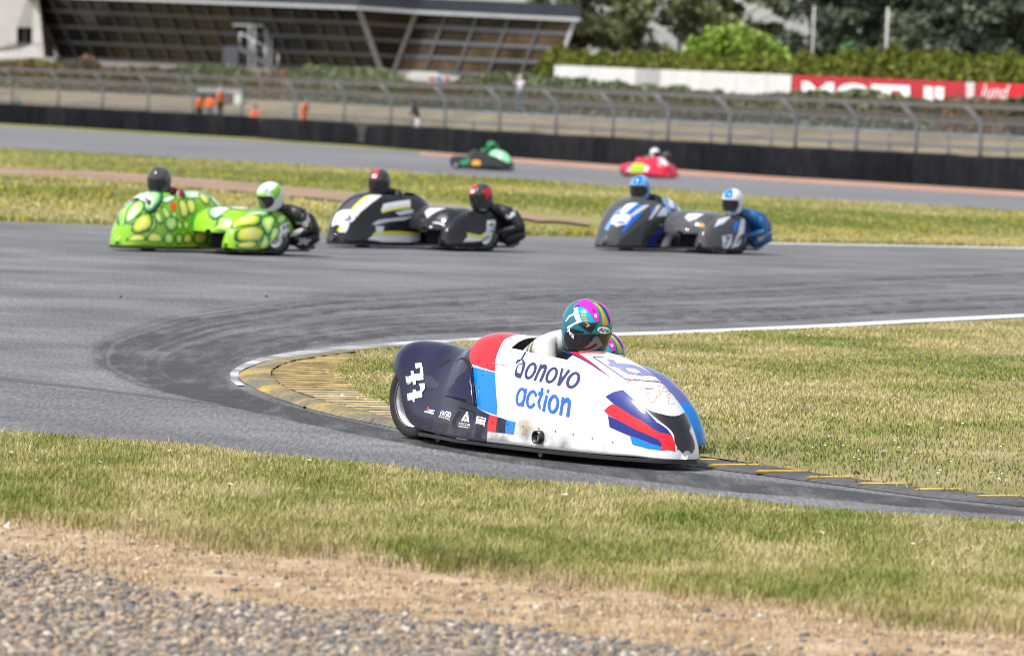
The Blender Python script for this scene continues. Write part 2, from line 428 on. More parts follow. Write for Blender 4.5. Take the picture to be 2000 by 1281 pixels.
# skin coordinates (x along the fairing, v round it) of the paint on the white machine
D = {'navy_edge': [(1.2638,0.0219),(1.2446,0.0656),(1.1693,0.0718),(1.0931,0.0782),(1.0389,0.1253),(0.9057,0.2194),(0.8671,0.2307),(0.7848,0.2706),(0.6456,0.3805),(0.7373,0.3768)],'red_band': [[(0.8671,0.2307),(0.7848,0.2706),(0.6456,0.3805),(0.7373,0.3768),(0.7542,0.3968),(0.8291,0.414),(1.0366,0.3914),(1.081,0.3207),(1.1131,0.2681),(1.1701,0.2113)]],'blue_band': [[(0.9057,0.2194),(1.1794,0.2077),(1.2307,0.1629),(1.3118,0.0911),(1.3195,0.0653),(1.0931,0.0782),(1.0472,0.1223),(0.9815,0.1672)]],'scoop': [[(0.908,0.2174),(0.9815,0.1672),(1.088,0.0853),(0.7477,0.1021),(0.818,0.1487),(0.8763,0.1927)]],'sill_red': [[(1.2446,0.0656),(1.3391,0.0617),(1.3531,0.0212),(1.2638,0.0219)]],'sill_navy': [[(1.3391,0.0617),(1.4372,0.0569),(1.4458,0.021),(1.3531,0.0212)]],'sill_blue': [[(1.4372,0.0569),(1.5346,0.0538),(1.5318,0.0212),(1.4458,0.021)]],'nose_navy': [[(2.2726,0.22),(2.3099,0.2594),(2.361,0.2997),(2.4441,0.2894),(2.5651,0.2796),(2.6555,0.2709),(2.7191,0.3099),(2.7509,0.3063),(2.7048,0.2248),(2.6624,0.2052),(2.5021,0.1973),(2.348,0.2066)],[(2.3407,0.145),(2.458,0.1419),(2.571,0.1355),(2.6452,0.1435),(2.7059,0.1569),(2.7252,0.1461),(2.734,0.1114),(2.669,0.0961),(2.5323,0.0923),(2.375,0.1007),(2.3574,0.1236)]],'nose_red': [[(2.301,0.1594),(2.3204,0.184),(2.3485,0.2058),(2.5021,0.1973),(2.6624,0.2052),(2.7048,0.2248),(2.7509,0.3063),(2.7757,0.2638),(2.7915,0.1476),(2.7394,0.0773),(2.7252,0.1461),(2.7059,0.1569),(2.6452,0.1435),(2.571,0.1355),(2.458,0.1419),(2.3417,0.1474)]],'nose_blue': [[(2.5323,0.0923),(2.669,0.0961),(2.734,0.1114),(2.7373,0.0757),(2.6653,0.0548),(2.5626,0.0529)]],'nose_black': [[(2.5252,0.2901),(2.5558,0.293),(2.584,0.3008),(2.6101,0.3135),(2.6361,0.3433),(2.662,0.3903),(2.6768,0.4399),(2.6805,0.4924),(2.674,0.5463),(2.6571,0.6018),(2.6382,0.645),(2.6174,0.6759),(2.6145,0.7004),(2.6298,0.7185),(2.6455,0.7332),(2.6616,0.7446),(2.6874,0.7224),(2.723,0.6666),(2.7468,0.6278),(2.7589,0.6059),(2.7732,0.6018),(2.79,0.6153),(2.7987,0.6549),(2.7996,0.7206),(2.7985,0.6031),(2.7957,0.3024),(2.7928,0.1752),(2.7901,0.2217),(2.7822,0.2652),(2.7693,0.3059),(2.7562,0.33),(2.7432,0.3377),(2.7294,0.3367),(2.7149,0.3269),(2.6968,0.3158),(2.6749,0.3033),(2.6481,0.2933),(2.6164,0.2858),(2.5779,0.2837),(2.5326,0.287)]],'left_edge': [(2.275,0.5992),(2.3427,0.6152),(2.4308,0.6333),(2.5392,0.6613),(2.6103,0.7034),(2.651,0.7435),(2.6747,0.7595),(2.7403,0.6644),(2.7682,0.6361),(2.7973,0.6911),(2.8,0.747)],'frame': [[((1.9631,0.4052),(1.9577,0.4124)),((2.0186,0.3932),(2.0146,0.3997)),((2.0682,0.3847),(2.065,0.3908)),((2.114,0.3784),(2.1113,0.3844)),((2.1576,0.3735),(2.1552,0.3794)),((2.1999,0.3694),(2.1977,0.3753)),((2.2405,0.3665),(2.2385,0.3724)),((2.279,0.3652),(2.2772,0.3711)),((2.3161,0.3651),(2.3143,0.371))],[((2.3172,0.3633),(2.3138,0.3671)),((2.3429,0.3814),(2.3392,0.3855)),((2.3663,0.4019),(2.3623,0.4062)),((2.387,0.425),(2.3824,0.4297)),((2.404,0.4512),(2.3987,0.4562)),((2.4159,0.4806),(2.4097,0.4856)),((2.4214,0.5096),(2.4143,0.5149)),((2.4167,0.5528),(2.4064,0.5612)),((2.3551,0.6481),(2.3902,0.6112))],[((1.9629,0.4069),(1.958,0.4106)),((1.9892,0.4157),(1.9841,0.4196)),((2.0138,0.4257),(2.0085,0.4297)),((2.0357,0.4375),(2.0301,0.4415))]],'b_logo': [[(2.0591,0.4279),(2.0926,0.4561),(2.1528,0.4402),(2.1814,0.4723),(2.2419,0.4597),(2.2327,0.4426),(2.2753,0.4339),(2.3175,0.4608),(2.3209,0.6135),(2.3538,0.4761),(2.2958,0.4107),(2.2362,0.4043),(2.2022,0.4124),(2.1481,0.3904),(2.1204,0.3966),(2.1263,0.4145)],[(2.1814,0.4723),(2.2157,0.5227),(2.2773,0.5656),(2.3209,0.6135),(2.3175,0.4608),(2.3065,0.5046),(2.2539,0.49),(2.2419,0.4597)]],'t_dave': [(2.3524,0.3428),(2.4051,0.6665),(2.424,0.6212),(2.3383,0.363)],'seven': [[(2.4349,0.4104),(2.4646,0.5356),(2.5202,0.4826),(2.5312,0.4883),(2.5462,0.4667),(2.5438,0.4392),(2.5704,0.3848),(2.5462,0.3324),(2.5206,0.3845),(2.5049,0.3665),(2.4967,0.3896),(2.506,0.4144),(2.4864,0.4429),(2.4705,0.414),(2.4777,0.3978),(2.4592,0.3713)],[(2.453,0.5751),(2.4715,0.6513),(2.5019,0.6533),(2.5121,0.6553),(2.5256,0.6533),(2.5319,0.6388),(2.6034,0.5497),(2.6104,0.4825),(2.5597,0.5403),(2.5577,0.5138),(2.5341,0.545),(2.5178,0.5897),(2.4681,0.6333),(2.4825,0.5866),(2.5091,0.5563),(2.514,0.5147)]],'seven_line': [[((2.4362,0.409),(2.4336,0.4118)),((2.467,0.5331),(2.4622,0.5382)),((2.5202,0.4808),(2.5203,0.4844)),((2.5315,0.4862),(2.5309,0.4903)),((2.5448,0.467),(2.5475,0.4665)),((2.5426,0.4388),(2.5449,0.4396)),((2.5692,0.385),(2.5717,0.3846)),((2.5462,0.3341),(2.5461,0.3307)),((2.5211,0.3861),(2.5201,0.3829)),((2.505,0.3682),(2.5048,0.3648)),((2.4981,0.3892),(2.4953,0.3901)),((2.5073,0.4143),(2.5046,0.4145)),((2.4857,0.445),(2.4871,0.4409)),((2.4691,0.415),(2.472,0.4129)),((2.4764,0.3987),(2.4791,0.3969)),((2.4594,0.3729),(2.4591,0.3697)),((2.4363,0.4093),(2.4334,0.4115)),((2.467,0.5336),(2.4622,0.5376))],[((2.4564,0.5721),(2.4494,0.5782)),((2.4715,0.6513),(2.4715,0.6513)),((2.5019,0.6533),(2.5019,0.6533)),((2.5121,0.6553),(2.5121,0.6573)),((2.5223,0.6533),(2.5256,0.6533)),((2.4954,0.6704),(2.4948,0.6751)),((2.6023,0.5492),(2.6044,0.5502)),((2.6097,0.4849),(2.6111,0.4802)),((2.5589,0.5431),(2.5604,0.5375)),((2.5568,0.5163),(2.5587,0.5114)),((2.5356,0.5448),(2.5327,0.5451)),((2.5188,0.5903),(2.5168,0.589)),((2.4647,0.6353),(2.4271,0.6749)),((2.4795,0.5888),(2.4854,0.5845)),((2.5069,0.5576),(2.5112,0.555)),((2.513,0.5172),(2.515,0.5123)),((2.4559,0.5731),(2.4499,0.5772)),((2.4715,0.6513),(2.4715,0.6513))]],'red_dart': [[(1.734,0.4035),(1.7984,0.4167),(1.933,0.4973),(1.9595,0.4847),(1.8251,0.4054),(1.999,0.3667),(2.1381,0.3387),(2.262,0.3206),(2.1113,0.3393),(1.9463,0.365),(1.8011,0.3902)]],'blue_dart': [[(1.6121,0.3995),(1.6719,0.3989),(1.734,0.4035),(1.8011,0.3902),(1.9463,0.365),(2.1113,0.3393),(2.262,0.3206),(2.1038,0.3342),(1.942,0.3575),(1.7846,0.3816),(1.6794,0.3939)]],'rear_seven': [[(0.0983,0.2285),(0.1792,0.2506),(0.2709,0.1709),(0.1716,0.1503),(0.1883,0.1361),(0.1532,0.1261),(0.1325,0.1361),(0.0625,0.094),(0.0384,0.1073),(0.096,0.1584),(0.0783,0.1729),(0.1165,0.1878),(0.1319,0.1765),(0.1992,0.1948),(0.1721,0.2201),(0.1455,0.2032),(0.1231,0.2059)],[(0.2147,0.1474),(0.2918,0.1605),(0.3144,0.1382),(0.2887,0.1178),(0.301,0.0981),(0.2019,0.0808),(0.2147,0.0703),(0.1829,0.0637),(0.1699,0.0694),(0.1106,0.048),(0.088,0.0687),(0.1628,0.0995),(0.1513,0.1067),(0.1933,0.1182),(0.2111,0.1121),(0.2468,0.1204),(0.2454,0.1325)]],'rear_seven_line': [[((0.1,0.2268),(0.0967,0.2301)),((0.1765,0.249),(0.1818,0.2521)),((0.2667,0.1708),(0.2751,0.171)),((0.1686,0.151),(0.1746,0.1496)),((0.1842,0.136),(0.1925,0.1362)),((0.155,0.1278),(0.1513,0.1245)),((0.1327,0.1377),(0.1323,0.1345)),((0.0642,0.0969),(0.0608,0.091)),((0.0417,0.1098),(0.0351,0.1048)),((0.0995,0.1584),(0.0926,0.1582)),((0.0817,0.1739),(0.0749,0.1717)),((0.115,0.186),(0.1179,0.1897)),((0.1316,0.1747),(0.1322,0.1782)),((0.2031,0.1944),(0.1954,0.1953)),((0.1741,0.2218),(0.1702,0.2183)),((0.1439,0.2047),(0.1472,0.2018)),((0.1265,0.2073),(0.1197,0.2044)),((0.1018,0.2278),(0.0949,0.2291)),((0.181,0.2488),(0.1773,0.2523))],[((0.216,0.1461),(0.2134,0.1487)),((0.2901,0.159),(0.2934,0.162)),((0.3102,0.1378),(0.3186,0.1385)),((0.2844,0.1176),(0.2929,0.118)),((0.2978,0.0987),(0.3043,0.0976)),((0.199,0.0814),(0.2047,0.0802)),((0.2105,0.0702),(0.2189,0.0704)),((0.1849,0.0651),(0.1808,0.0622)),((0.1702,0.0708),(0.1695,0.0681)),((0.1137,0.0498),(0.1075,0.0461)),((0.0919,0.0703),(0.0843,0.067)),((0.1659,0.099),(0.1598,0.0999)),((0.1549,0.1066),(0.1478,0.1068)),((0.1925,0.1167),(0.1941,0.1197)),((0.2103,0.1106),(0.2118,0.1135)),((0.2506,0.1199),(0.243,0.1209)),((0.2496,0.1332),(0.2412,0.1318)),((0.2184,0.1469),(0.2111,0.1479)),((0.2931,0.1591),(0.2904,0.1618))]],'t_pagid': [(0.6098,0.0497),(0.7976,0.0441),(0.78,0.0578),(0.5956,0.0686)],'t_racing': [(0.6005,0.0447),(0.7916,0.0361),(0.7883,0.042),(0.5986,0.0503)],'t_aircom': [(0.9225,0.0295),(1.0643,0.0282),(1.0639,0.0349),(0.9265,0.0371)],'aircom_tri': [[(0.9504,0.0404),(0.9786,0.0672),(0.9987,0.0644),(0.9763,0.0398)],[(0.992,0.0547),(1.0027,0.0604),(1.0534,0.0387),(1.0235,0.0397)],[(0.9855,0.04),(0.9949,0.0494),(1.0192,0.0393)]],'tri_bar': [[(0.9239,0.0271),(1.0645,0.0258),(1.0472,0.0237),(0.9278,0.0245)]],'sticker': [[(1.1132,0.057),(1.2223,0.054),(1.2308,0.0323),(1.1288,0.0359)]],'st_bar': [[((1.1308,0.0513),(1.1284,0.0543)),((1.1601,0.0505),(1.1577,0.0535)),((1.1891,0.0497),(1.1867,0.0527)),((1.2169,0.0489),(1.2148,0.0519))],[((1.1355,0.0352),(1.1365,0.0381)),((1.165,0.0344),(1.1661,0.0373)),((1.1941,0.0337),(1.1953,0.0366)),((1.2212,0.0329),(1.2224,0.0358))],[((1.1366,0.0447),(1.1362,0.0455)),((1.1664,0.0438),(1.1661,0.0446)),((1.1959,0.043),(1.1956,0.0438)),((1.2234,0.0421),(1.2232,0.0429))]],'marks': [[((0.3758,0.0524),(0.3662,0.0522)),((0.3786,0.0588),(0.3691,0.0587))],[((0.3925,0.053),(0.3828,0.0529)),((0.3951,0.0594),(0.3855,0.0593))],[((0.4096,0.0533),(0.3996,0.0534)),((0.4119,0.0596),(0.4021,0.0598))],[((0.427,0.0534),(0.4168,0.0536)),((0.4292,0.0597),(0.4191,0.0599))],[((0.4282,0.0614),(0.4181,0.0617)),((0.4286,0.0674),(0.4187,0.0677))],[((0.4449,0.0533),(0.4345,0.0536)),((0.4468,0.0596),(0.4364,0.0599))],[((0.4455,0.0615),(0.4352,0.0617)),((0.4455,0.0675),(0.4354,0.0677))],[((0.4621,0.0532),(0.4523,0.0536)),((0.4639,0.0594),(0.4539,0.0598))],[((0.4624,0.0615),(0.4525,0.0618)),((0.4623,0.0674),(0.4524,0.0677))],[((0.4793,0.053),(0.4693,0.0534)),((0.481,0.0592),(0.4709,0.0596))],[((0.4793,0.0614),(0.4693,0.0617)),((0.4791,0.0673),(0.4691,0.0676))],[((0.4966,0.0528),(0.4865,0.0532)),((0.4983,0.059),(0.4882,0.0594))],[((0.4964,0.0613),(0.4863,0.0616)),((0.4962,0.0671),(0.486,0.0675))],[((0.514,0.0525),(0.5038,0.053)),((0.5158,0.0587),(0.5056,0.0591))],[((0.5137,0.0611),(0.5034,0.0615)),((0.5134,0.0669),(0.5031,0.0673))]],'mark_red': [[(0.3852,0.0627),(0.3887,0.0744),(0.4082,0.0747),(0.4081,0.0633)]],'mark_blue': [[(0.5963,0.063),(0.5953,0.0706),(0.6187,0.0681),(0.613,0.0613)]],'t_reeves': [(2.4592,0.3931),(2.4946,0.4594),(2.4816,0.4713),(2.4509,0.4066)],'vent': [[(0.3772,0.2722),(0.4544,0.3321),(0.4821,0.3186),(0.4756,0.3024),(0.4023,0.2653),(0.3871,0.2657)],[(0.829,0.0294),(0.8655,0.0633),(0.8916,0.0663),(0.9071,0.0618),(0.8747,0.0281),(0.8507,0.025)],[(0.847,0.077),(1.0824,0.0694),(1.0831,0.0639),(1.0823,0.0543),(1.0412,0.0655),(0.9769,0.0688),(0.8917,0.0725)]],'shadow_gap': [[(0.5212,0.3224),(0.8846,0.2269),(0.8886,0.2086),(0.8498,0.2138)]],'dent': [[(0.2543,0.1923),(0.3474,0.2031),(0.4856,0.1727),(0.478,0.1583),(0.3134,0.1487),(0.2799,0.1676)]],'bonovo': [[((1.587,0.2427),(1.5609,0.2429)),((1.5831,0.252),(1.5586,0.2491)),((1.5763,0.261),(1.5547,0.2551)),((1.5669,0.2693),(1.5496,0.2606)),((1.5554,0.2765),(1.5435,0.2653)),((1.5428,0.2819),(1.5368,0.2689)),((1.5297,0.2854),(1.53,0.2711)),((1.517,0.2865),(1.5234,0.2719)),((1.5055,0.2853),(1.5174,0.2711)),((1.4955,0.2818),(1.5122,0.2689)),((1.4875,0.2763),(1.5082,0.2653)),((1.4817,0.2692),(1.5053,0.2606)),((1.4781,0.2609),(1.5037,0.2551)),((1.4769,0.2519),(1.5033,0.2491)),((1.4779,0.2428),(1.5042,0.2429)),((1.4812,0.2339),(1.5063,0.2368)),((1.4867,0.2257),(1.5095,0.2312)),((1.4942,0.2185),(1.5137,0.2261)),((1.5034,0.2126),(1.5188,0.222)),((1.5141,0.2082),(1.5246,0.2189)),((1.5258,0.2054),(1.5308,0.217)),((1.538,0.2045),(1.5372,0.2163)),((1.5501,0.2053),(1.5434,0.217)),((1.5615,0.208),(1.5492,0.2188)),((1.5715,0.2123),(1.5542,0.2219)),((1.5795,0.2183),(1.5581,0.226)),((1.585,0.2255),(1.5606,0.2311)),((1.5875,0.2338),(1.5616,0.2368)),((1.587,0.2427),(1.5609,0.2429))],[((1.8083,0.2407),(1.7826,0.2406)),((1.8052,0.2497),(1.7807,0.2466)),((1.799,0.2584),(1.7772,0.2525)),((1.7902,0.2664),(1.7725,0.2578)),((1.7794,0.2732),(1.7667,0.2623)),((1.7672,0.2784),(1.7602,0.2657)),((1.7543,0.2816),(1.7535,0.2678)),((1.7416,0.2827),(1.7468,0.2685)),((1.7297,0.2815),(1.7407,0.2678)),((1.7193,0.2782),(1.7353,0.2656)),((1.7107,0.2729),(1.7309,0.2622)),((1.7042,0.2661),(1.7277,0.2576)),((1.7,0.2581),(1.7256,0.2523)),((1.6981,0.2495),(1.7249,0.2465)),((1.6987,0.2406),(1.7254,0.2405)),((1.7016,0.2319),(1.7272,0.2346)),((1.7067,0.2239),(1.7302,0.229)),((1.714,0.2168),(1.7342,0.2241)),((1.7231,0.211),(1.7391,0.2201)),((1.7338,0.2066),(1.7449,0.2171)),((1.7455,0.204),(1.7511,0.2152)),((1.7578,0.203),(1.7575,0.2146)),((1.77,0.2039),(1.7638,0.2152)),((1.7815,0.2066),(1.7697,0.2171)),((1.7916,0.2109),(1.7748,0.2201)),((1.7998,0.2168),(1.7789,0.2242)),((1.8055,0.2239),(1.7817,0.2291)),((1.8084,0.232),(1.7829,0.2346)),((1.8083,0.2407),(1.7826,0.2406))],[((2.0229,0.2424),(1.996,0.2411)),((2.02,0.2517),(1.9942,0.2473)),((2.014,0.2606),(1.9909,0.2533)),((2.0053,0.2685),(1.9862,0.2587)),((1.9943,0.2752),(1.9804,0.2632)),((1.9819,0.2801),(1.9739,0.2665)),((1.9688,0.2829),(1.967,0.2684)),((1.9557,0.2835),(1.9602,0.2689)),((1.9433,0.2818),(1.9538,0.2679)),((1.9323,0.2779),(1.9481,0.2654)),((1.923,0.2721),(1.9433,0.2616)),((1.9157,0.2647),(1.9396,0.2568)),((1.9108,0.2563),(1.9372,0.2512)),((1.9083,0.2472),(1.9361,0.2451)),((1.9083,0.238),(1.9363,0.2388)),((1.9109,0.2292),(1.9378,0.2327)),((1.9159,0.221),(1.9406,0.2271)),((1.9232,0.2139),(1.9446,0.2221)),((1.9325,0.2081),(1.9496,0.2181)),((1.9435,0.2039),(1.9554,0.2152)),((1.9556,0.2015),(1.9618,0.2134)),((1.9684,0.2009),(1.9685,0.213)),((1.9812,0.2023),(1.9751,0.2138)),((1.9934,0.2054),(1.9814,0.216)),((2.0042,0.2103),(1.9869,0.2193)),((2.0131,0.2168),(1.9913,0.2237)),((2.0193,0.2245),(1.9945,0.229)),((2.0227,0.2332),(1.9961,0.2348)),((2.0229,0.2424),(1.996,0.2411))],[((1.342,0.2611),(1.3505,0.26)),((1.3448,0.285),(1.3845,0.2882)),((1.4027,0.2878),(1.4206,0.2649)),((1.4396,0.2757),(1.4282,0.2557)),((1.4621,0.2445),(1.4434,0.2335)),((1.4651,0.2264),(1.4454,0.2241)),((1.4678,0.2031),(1.4213,0.2232)),((1.4267,0.2038),(1.4065,0.2257)),((1.3965,0.2092),(1.3926,0.235)),((1.3823,0.2222),(1.3857,0.2483)),((1.3754,0.2426),(1.3806,0.2584)),((1.3739,0.2617),(1.3926,0.262)),((1.415,0.2695),(1.4206,0.2649))],[((1.3709,0.2851),(1.3882,0.2864)),((1.356,0.3307),(1.3735,0.3344))],[((1.6041,0.2041),(1.6281,0.2036)),((1.6007,0.2455),(1.6254,0.2443)),((1.5886,0.2849),(1.6106,0.2833))],[((1.6063,0.2643),(1.6252,0.2475)),((1.6174,0.2833),(1.6269,0.2627)),((1.6381,0.2883),(1.6396,0.2656)),((1.665,0.2798),(1.6528,0.2599)),((1.6809,0.2573),(1.6571,0.2519)),((1.6883,0.2291),(1.6609,0.23)),((1.6862,0.2032),(1.6636,0.2033))],[((1.8048,0.2842),(1.8273,0.284)),((1.8336,0.2396),(1.8564,0.2357)),((1.8467,0.2018),(1.8731,0.2016))],[((1.8722,0.2833),(1.8984,0.2833)),((1.867,0.25),(1.8883,0.2443)),((1.8448,0.2252),(1.8731,0.2016))]],'action': [[((1.5828,0.1349),(1.5584,0.1352)),((1.5801,0.1424),(1.5567,0.1402)),((1.5747,0.1496),(1.5538,0.1451)),((1.567,0.1562),(1.5496,0.1495)),((1.5573,0.1618),(1.5445,0.1532)),((1.5464,0.1661),(1.5387,0.1561)),((1.5347,0.1688),(1.5326,0.1578)),((1.523,0.1698),(1.5265,0.1585)),((1.5118,0.1689),(1.5207,0.1579)),((1.5018,0.1663),(1.5155,0.1562)),((1.4933,0.1622),(1.5112,0.1534)),((1.4867,0.1567),(1.5079,0.1497)),((1.4822,0.1502),(1.5057,0.1454)),((1.48,0.1431),(1.5047,0.1406)),((1.4802,0.1357),(1.505,0.1355)),((1.4826,0.1284),(1.5065,0.1306)),((1.4874,0.1216),(1.5092,0.1259)),((1.4941,0.1155),(1.5129,0.1217)),((1.5027,0.1105),(1.5175,0.1183)),((1.5127,0.1067),(1.5228,0.1157)),((1.5237,0.1044),(1.5286,0.114)),((1.5351,0.1035),(1.5346,0.1134)),((1.5465,0.1042),(1.5405,0.1139)),((1.5572,0.1063),(1.546,0.1155)),((1.5666,0.11),(1.5508,0.118)),((1.5743,0.1149),(1.5546,0.1214)),((1.5798,0.1208),(1.5572,0.1255)),((1.5827,0.1276),(1.5585,0.1302)),((1.5828,0.1349),(1.5584,0.1352))],[((1.5504,0.1672),(1.5741,0.1672)),((1.5613,0.1365),(1.5843,0.1355)),((1.5577,0.1031),(1.5833,0.1031))],[((1.6948,0.1465),(1.672,0.1421)),((1.6881,0.1523),(1.6684,0.146)),((1.6798,0.1574),(1.664,0.1494)),((1.6703,0.1616),(1.6589,0.1522)),((1.6598,0.1647),(1.6535,0.1542)),((1.649,0.1666),(1.6478,0.1555)),((1.6383,0.1672),(1.6422,0.1558)),((1.628,0.1664),(1.6369,0.1553)),((1.6185,0.1643),(1.632,0.1539)),((1.6101,0.1611),(1.6277,0.1518)),((1.6032,0.1568),(1.6242,0.1489)),((1.5978,0.1516),(1.6215,0.1454)),((1.5942,0.1458),(1.6197,0.1415)),((1.5924,0.1396),(1.619,0.1373)),((1.5926,0.1332),(1.6192,0.1329)),((1.5946,0.1269),(1.6204,0.1286)),((1.5984,0.1209),(1.6226,0.1245)),((1.6039,0.1154),(1.6256,0.1208)),((1.611,0.1105),(1.6294,0.1174)),((1.6193,0.1066),(1.6339,0.1147)),((1.6287,0.1036),(1.6388,0.1126)),((1.6389,0.1016),(1.6442,0.1113)),((1.6495,0.1008),(1.6497,0.1108)),((1.66,0.1011),(1.6552,0.111)),((1.6702,0.1026),(1.6604,0.112)),((1.6796,0.1051),(1.6652,0.1138)),((1.6878,0.1087),(1.6694,0.1163)),((1.6945,0.1132),(1.6727,0.1194)),((1.6994,0.1185),(1.6751,0.123))],[((1.7049,0.1806),(1.7327,0.1804)),((1.7188,0.143),(1.7408,0.1467)),((1.713,0.1252),(1.7406,0.1234)),((1.7341,0.1097),(1.7563,0.1153)),((1.7605,0.0998),(1.7552,0.1141))],[((1.6959,0.1641),(1.6973,0.1509)),((1.7461,0.1638),(1.748,0.1515))],[((1.7719,0.179),(1.7941,0.1787)),((1.7732,0.1657),(1.797,0.1649))],[((1.775,0.1558),(1.798,0.1559)),((1.778,0.1255),(1.8028,0.1248)),((1.7805,0.0987),(1.8067,0.0985))],[((1.9229,0.1298),(1.898,0.1295)),((1.9196,0.1374),(1.896,0.1346)),((1.9137,0.1447),(1.8926,0.1396)),((1.9054,0.1513),(1.8881,0.144)),((1.8953,0.1568),(1.8826,0.1477)),((1.8839,0.161),(1.8765,0.1505)),((1.8718,0.1635),(1.8702,0.1522)),((1.8598,0.1642),(1.8639,0.1527)),((1.8483,0.1632),(1.858,0.1521)),((1.8381,0.1604),(1.8528,0.1502)),((1.8295,0.156),(1.8485,0.1473)),((1.823,0.1503),(1.8453,0.1435)),((1.8187,0.1437),(1.8433,0.139)),((1.8169,0.1364),(1.8427,0.1341)),((1.8176,0.1288),(1.8433,0.129)),((1.8207,0.1214),(1.8452,0.1239)),((1.8262,0.1145),(1.8483,0.1192)),((1.8337,0.1084),(1.8525,0.115)),((1.843,0.1034),(1.8575,0.1115)),((1.8536,0.0996),(1.8632,0.1089)),((1.8651,0.0974),(1.8693,0.1073)),((1.8769,0.0966),(1.8755,0.1068)),((1.8885,0.0975),(1.8814,0.1074)),((1.8992,0.0999),(1.8869,0.1091)),((1.9085,0.1038),(1.8916,0.1117)),((1.9159,0.109),(1.8952,0.1153)),((1.9209,0.1153),(1.8976,0.1196)),((1.9233,0.1223),(1.8985,0.1244)),((1.9229,0.1298),(1.898,0.1295))],[((1.9278,0.1618),(1.9522,0.1616)),((1.9403,0.1282),(1.9645,0.128)),((1.9463,0.0971),(1.9722,0.0968))],[((1.9493,0.1495),(1.9605,0.1312)),((1.9675,0.1614),(1.9672,0.1414)),((1.992,0.1647),(1.9791,0.1457)),((2.0163,0.1562),(1.9978,0.143)),((2.0289,0.1339),(2.0048,0.1304)),((2.0361,0.1134),(2.0088,0.112)),((2.0377,0.0968),(2.0109,0.0967))]]}
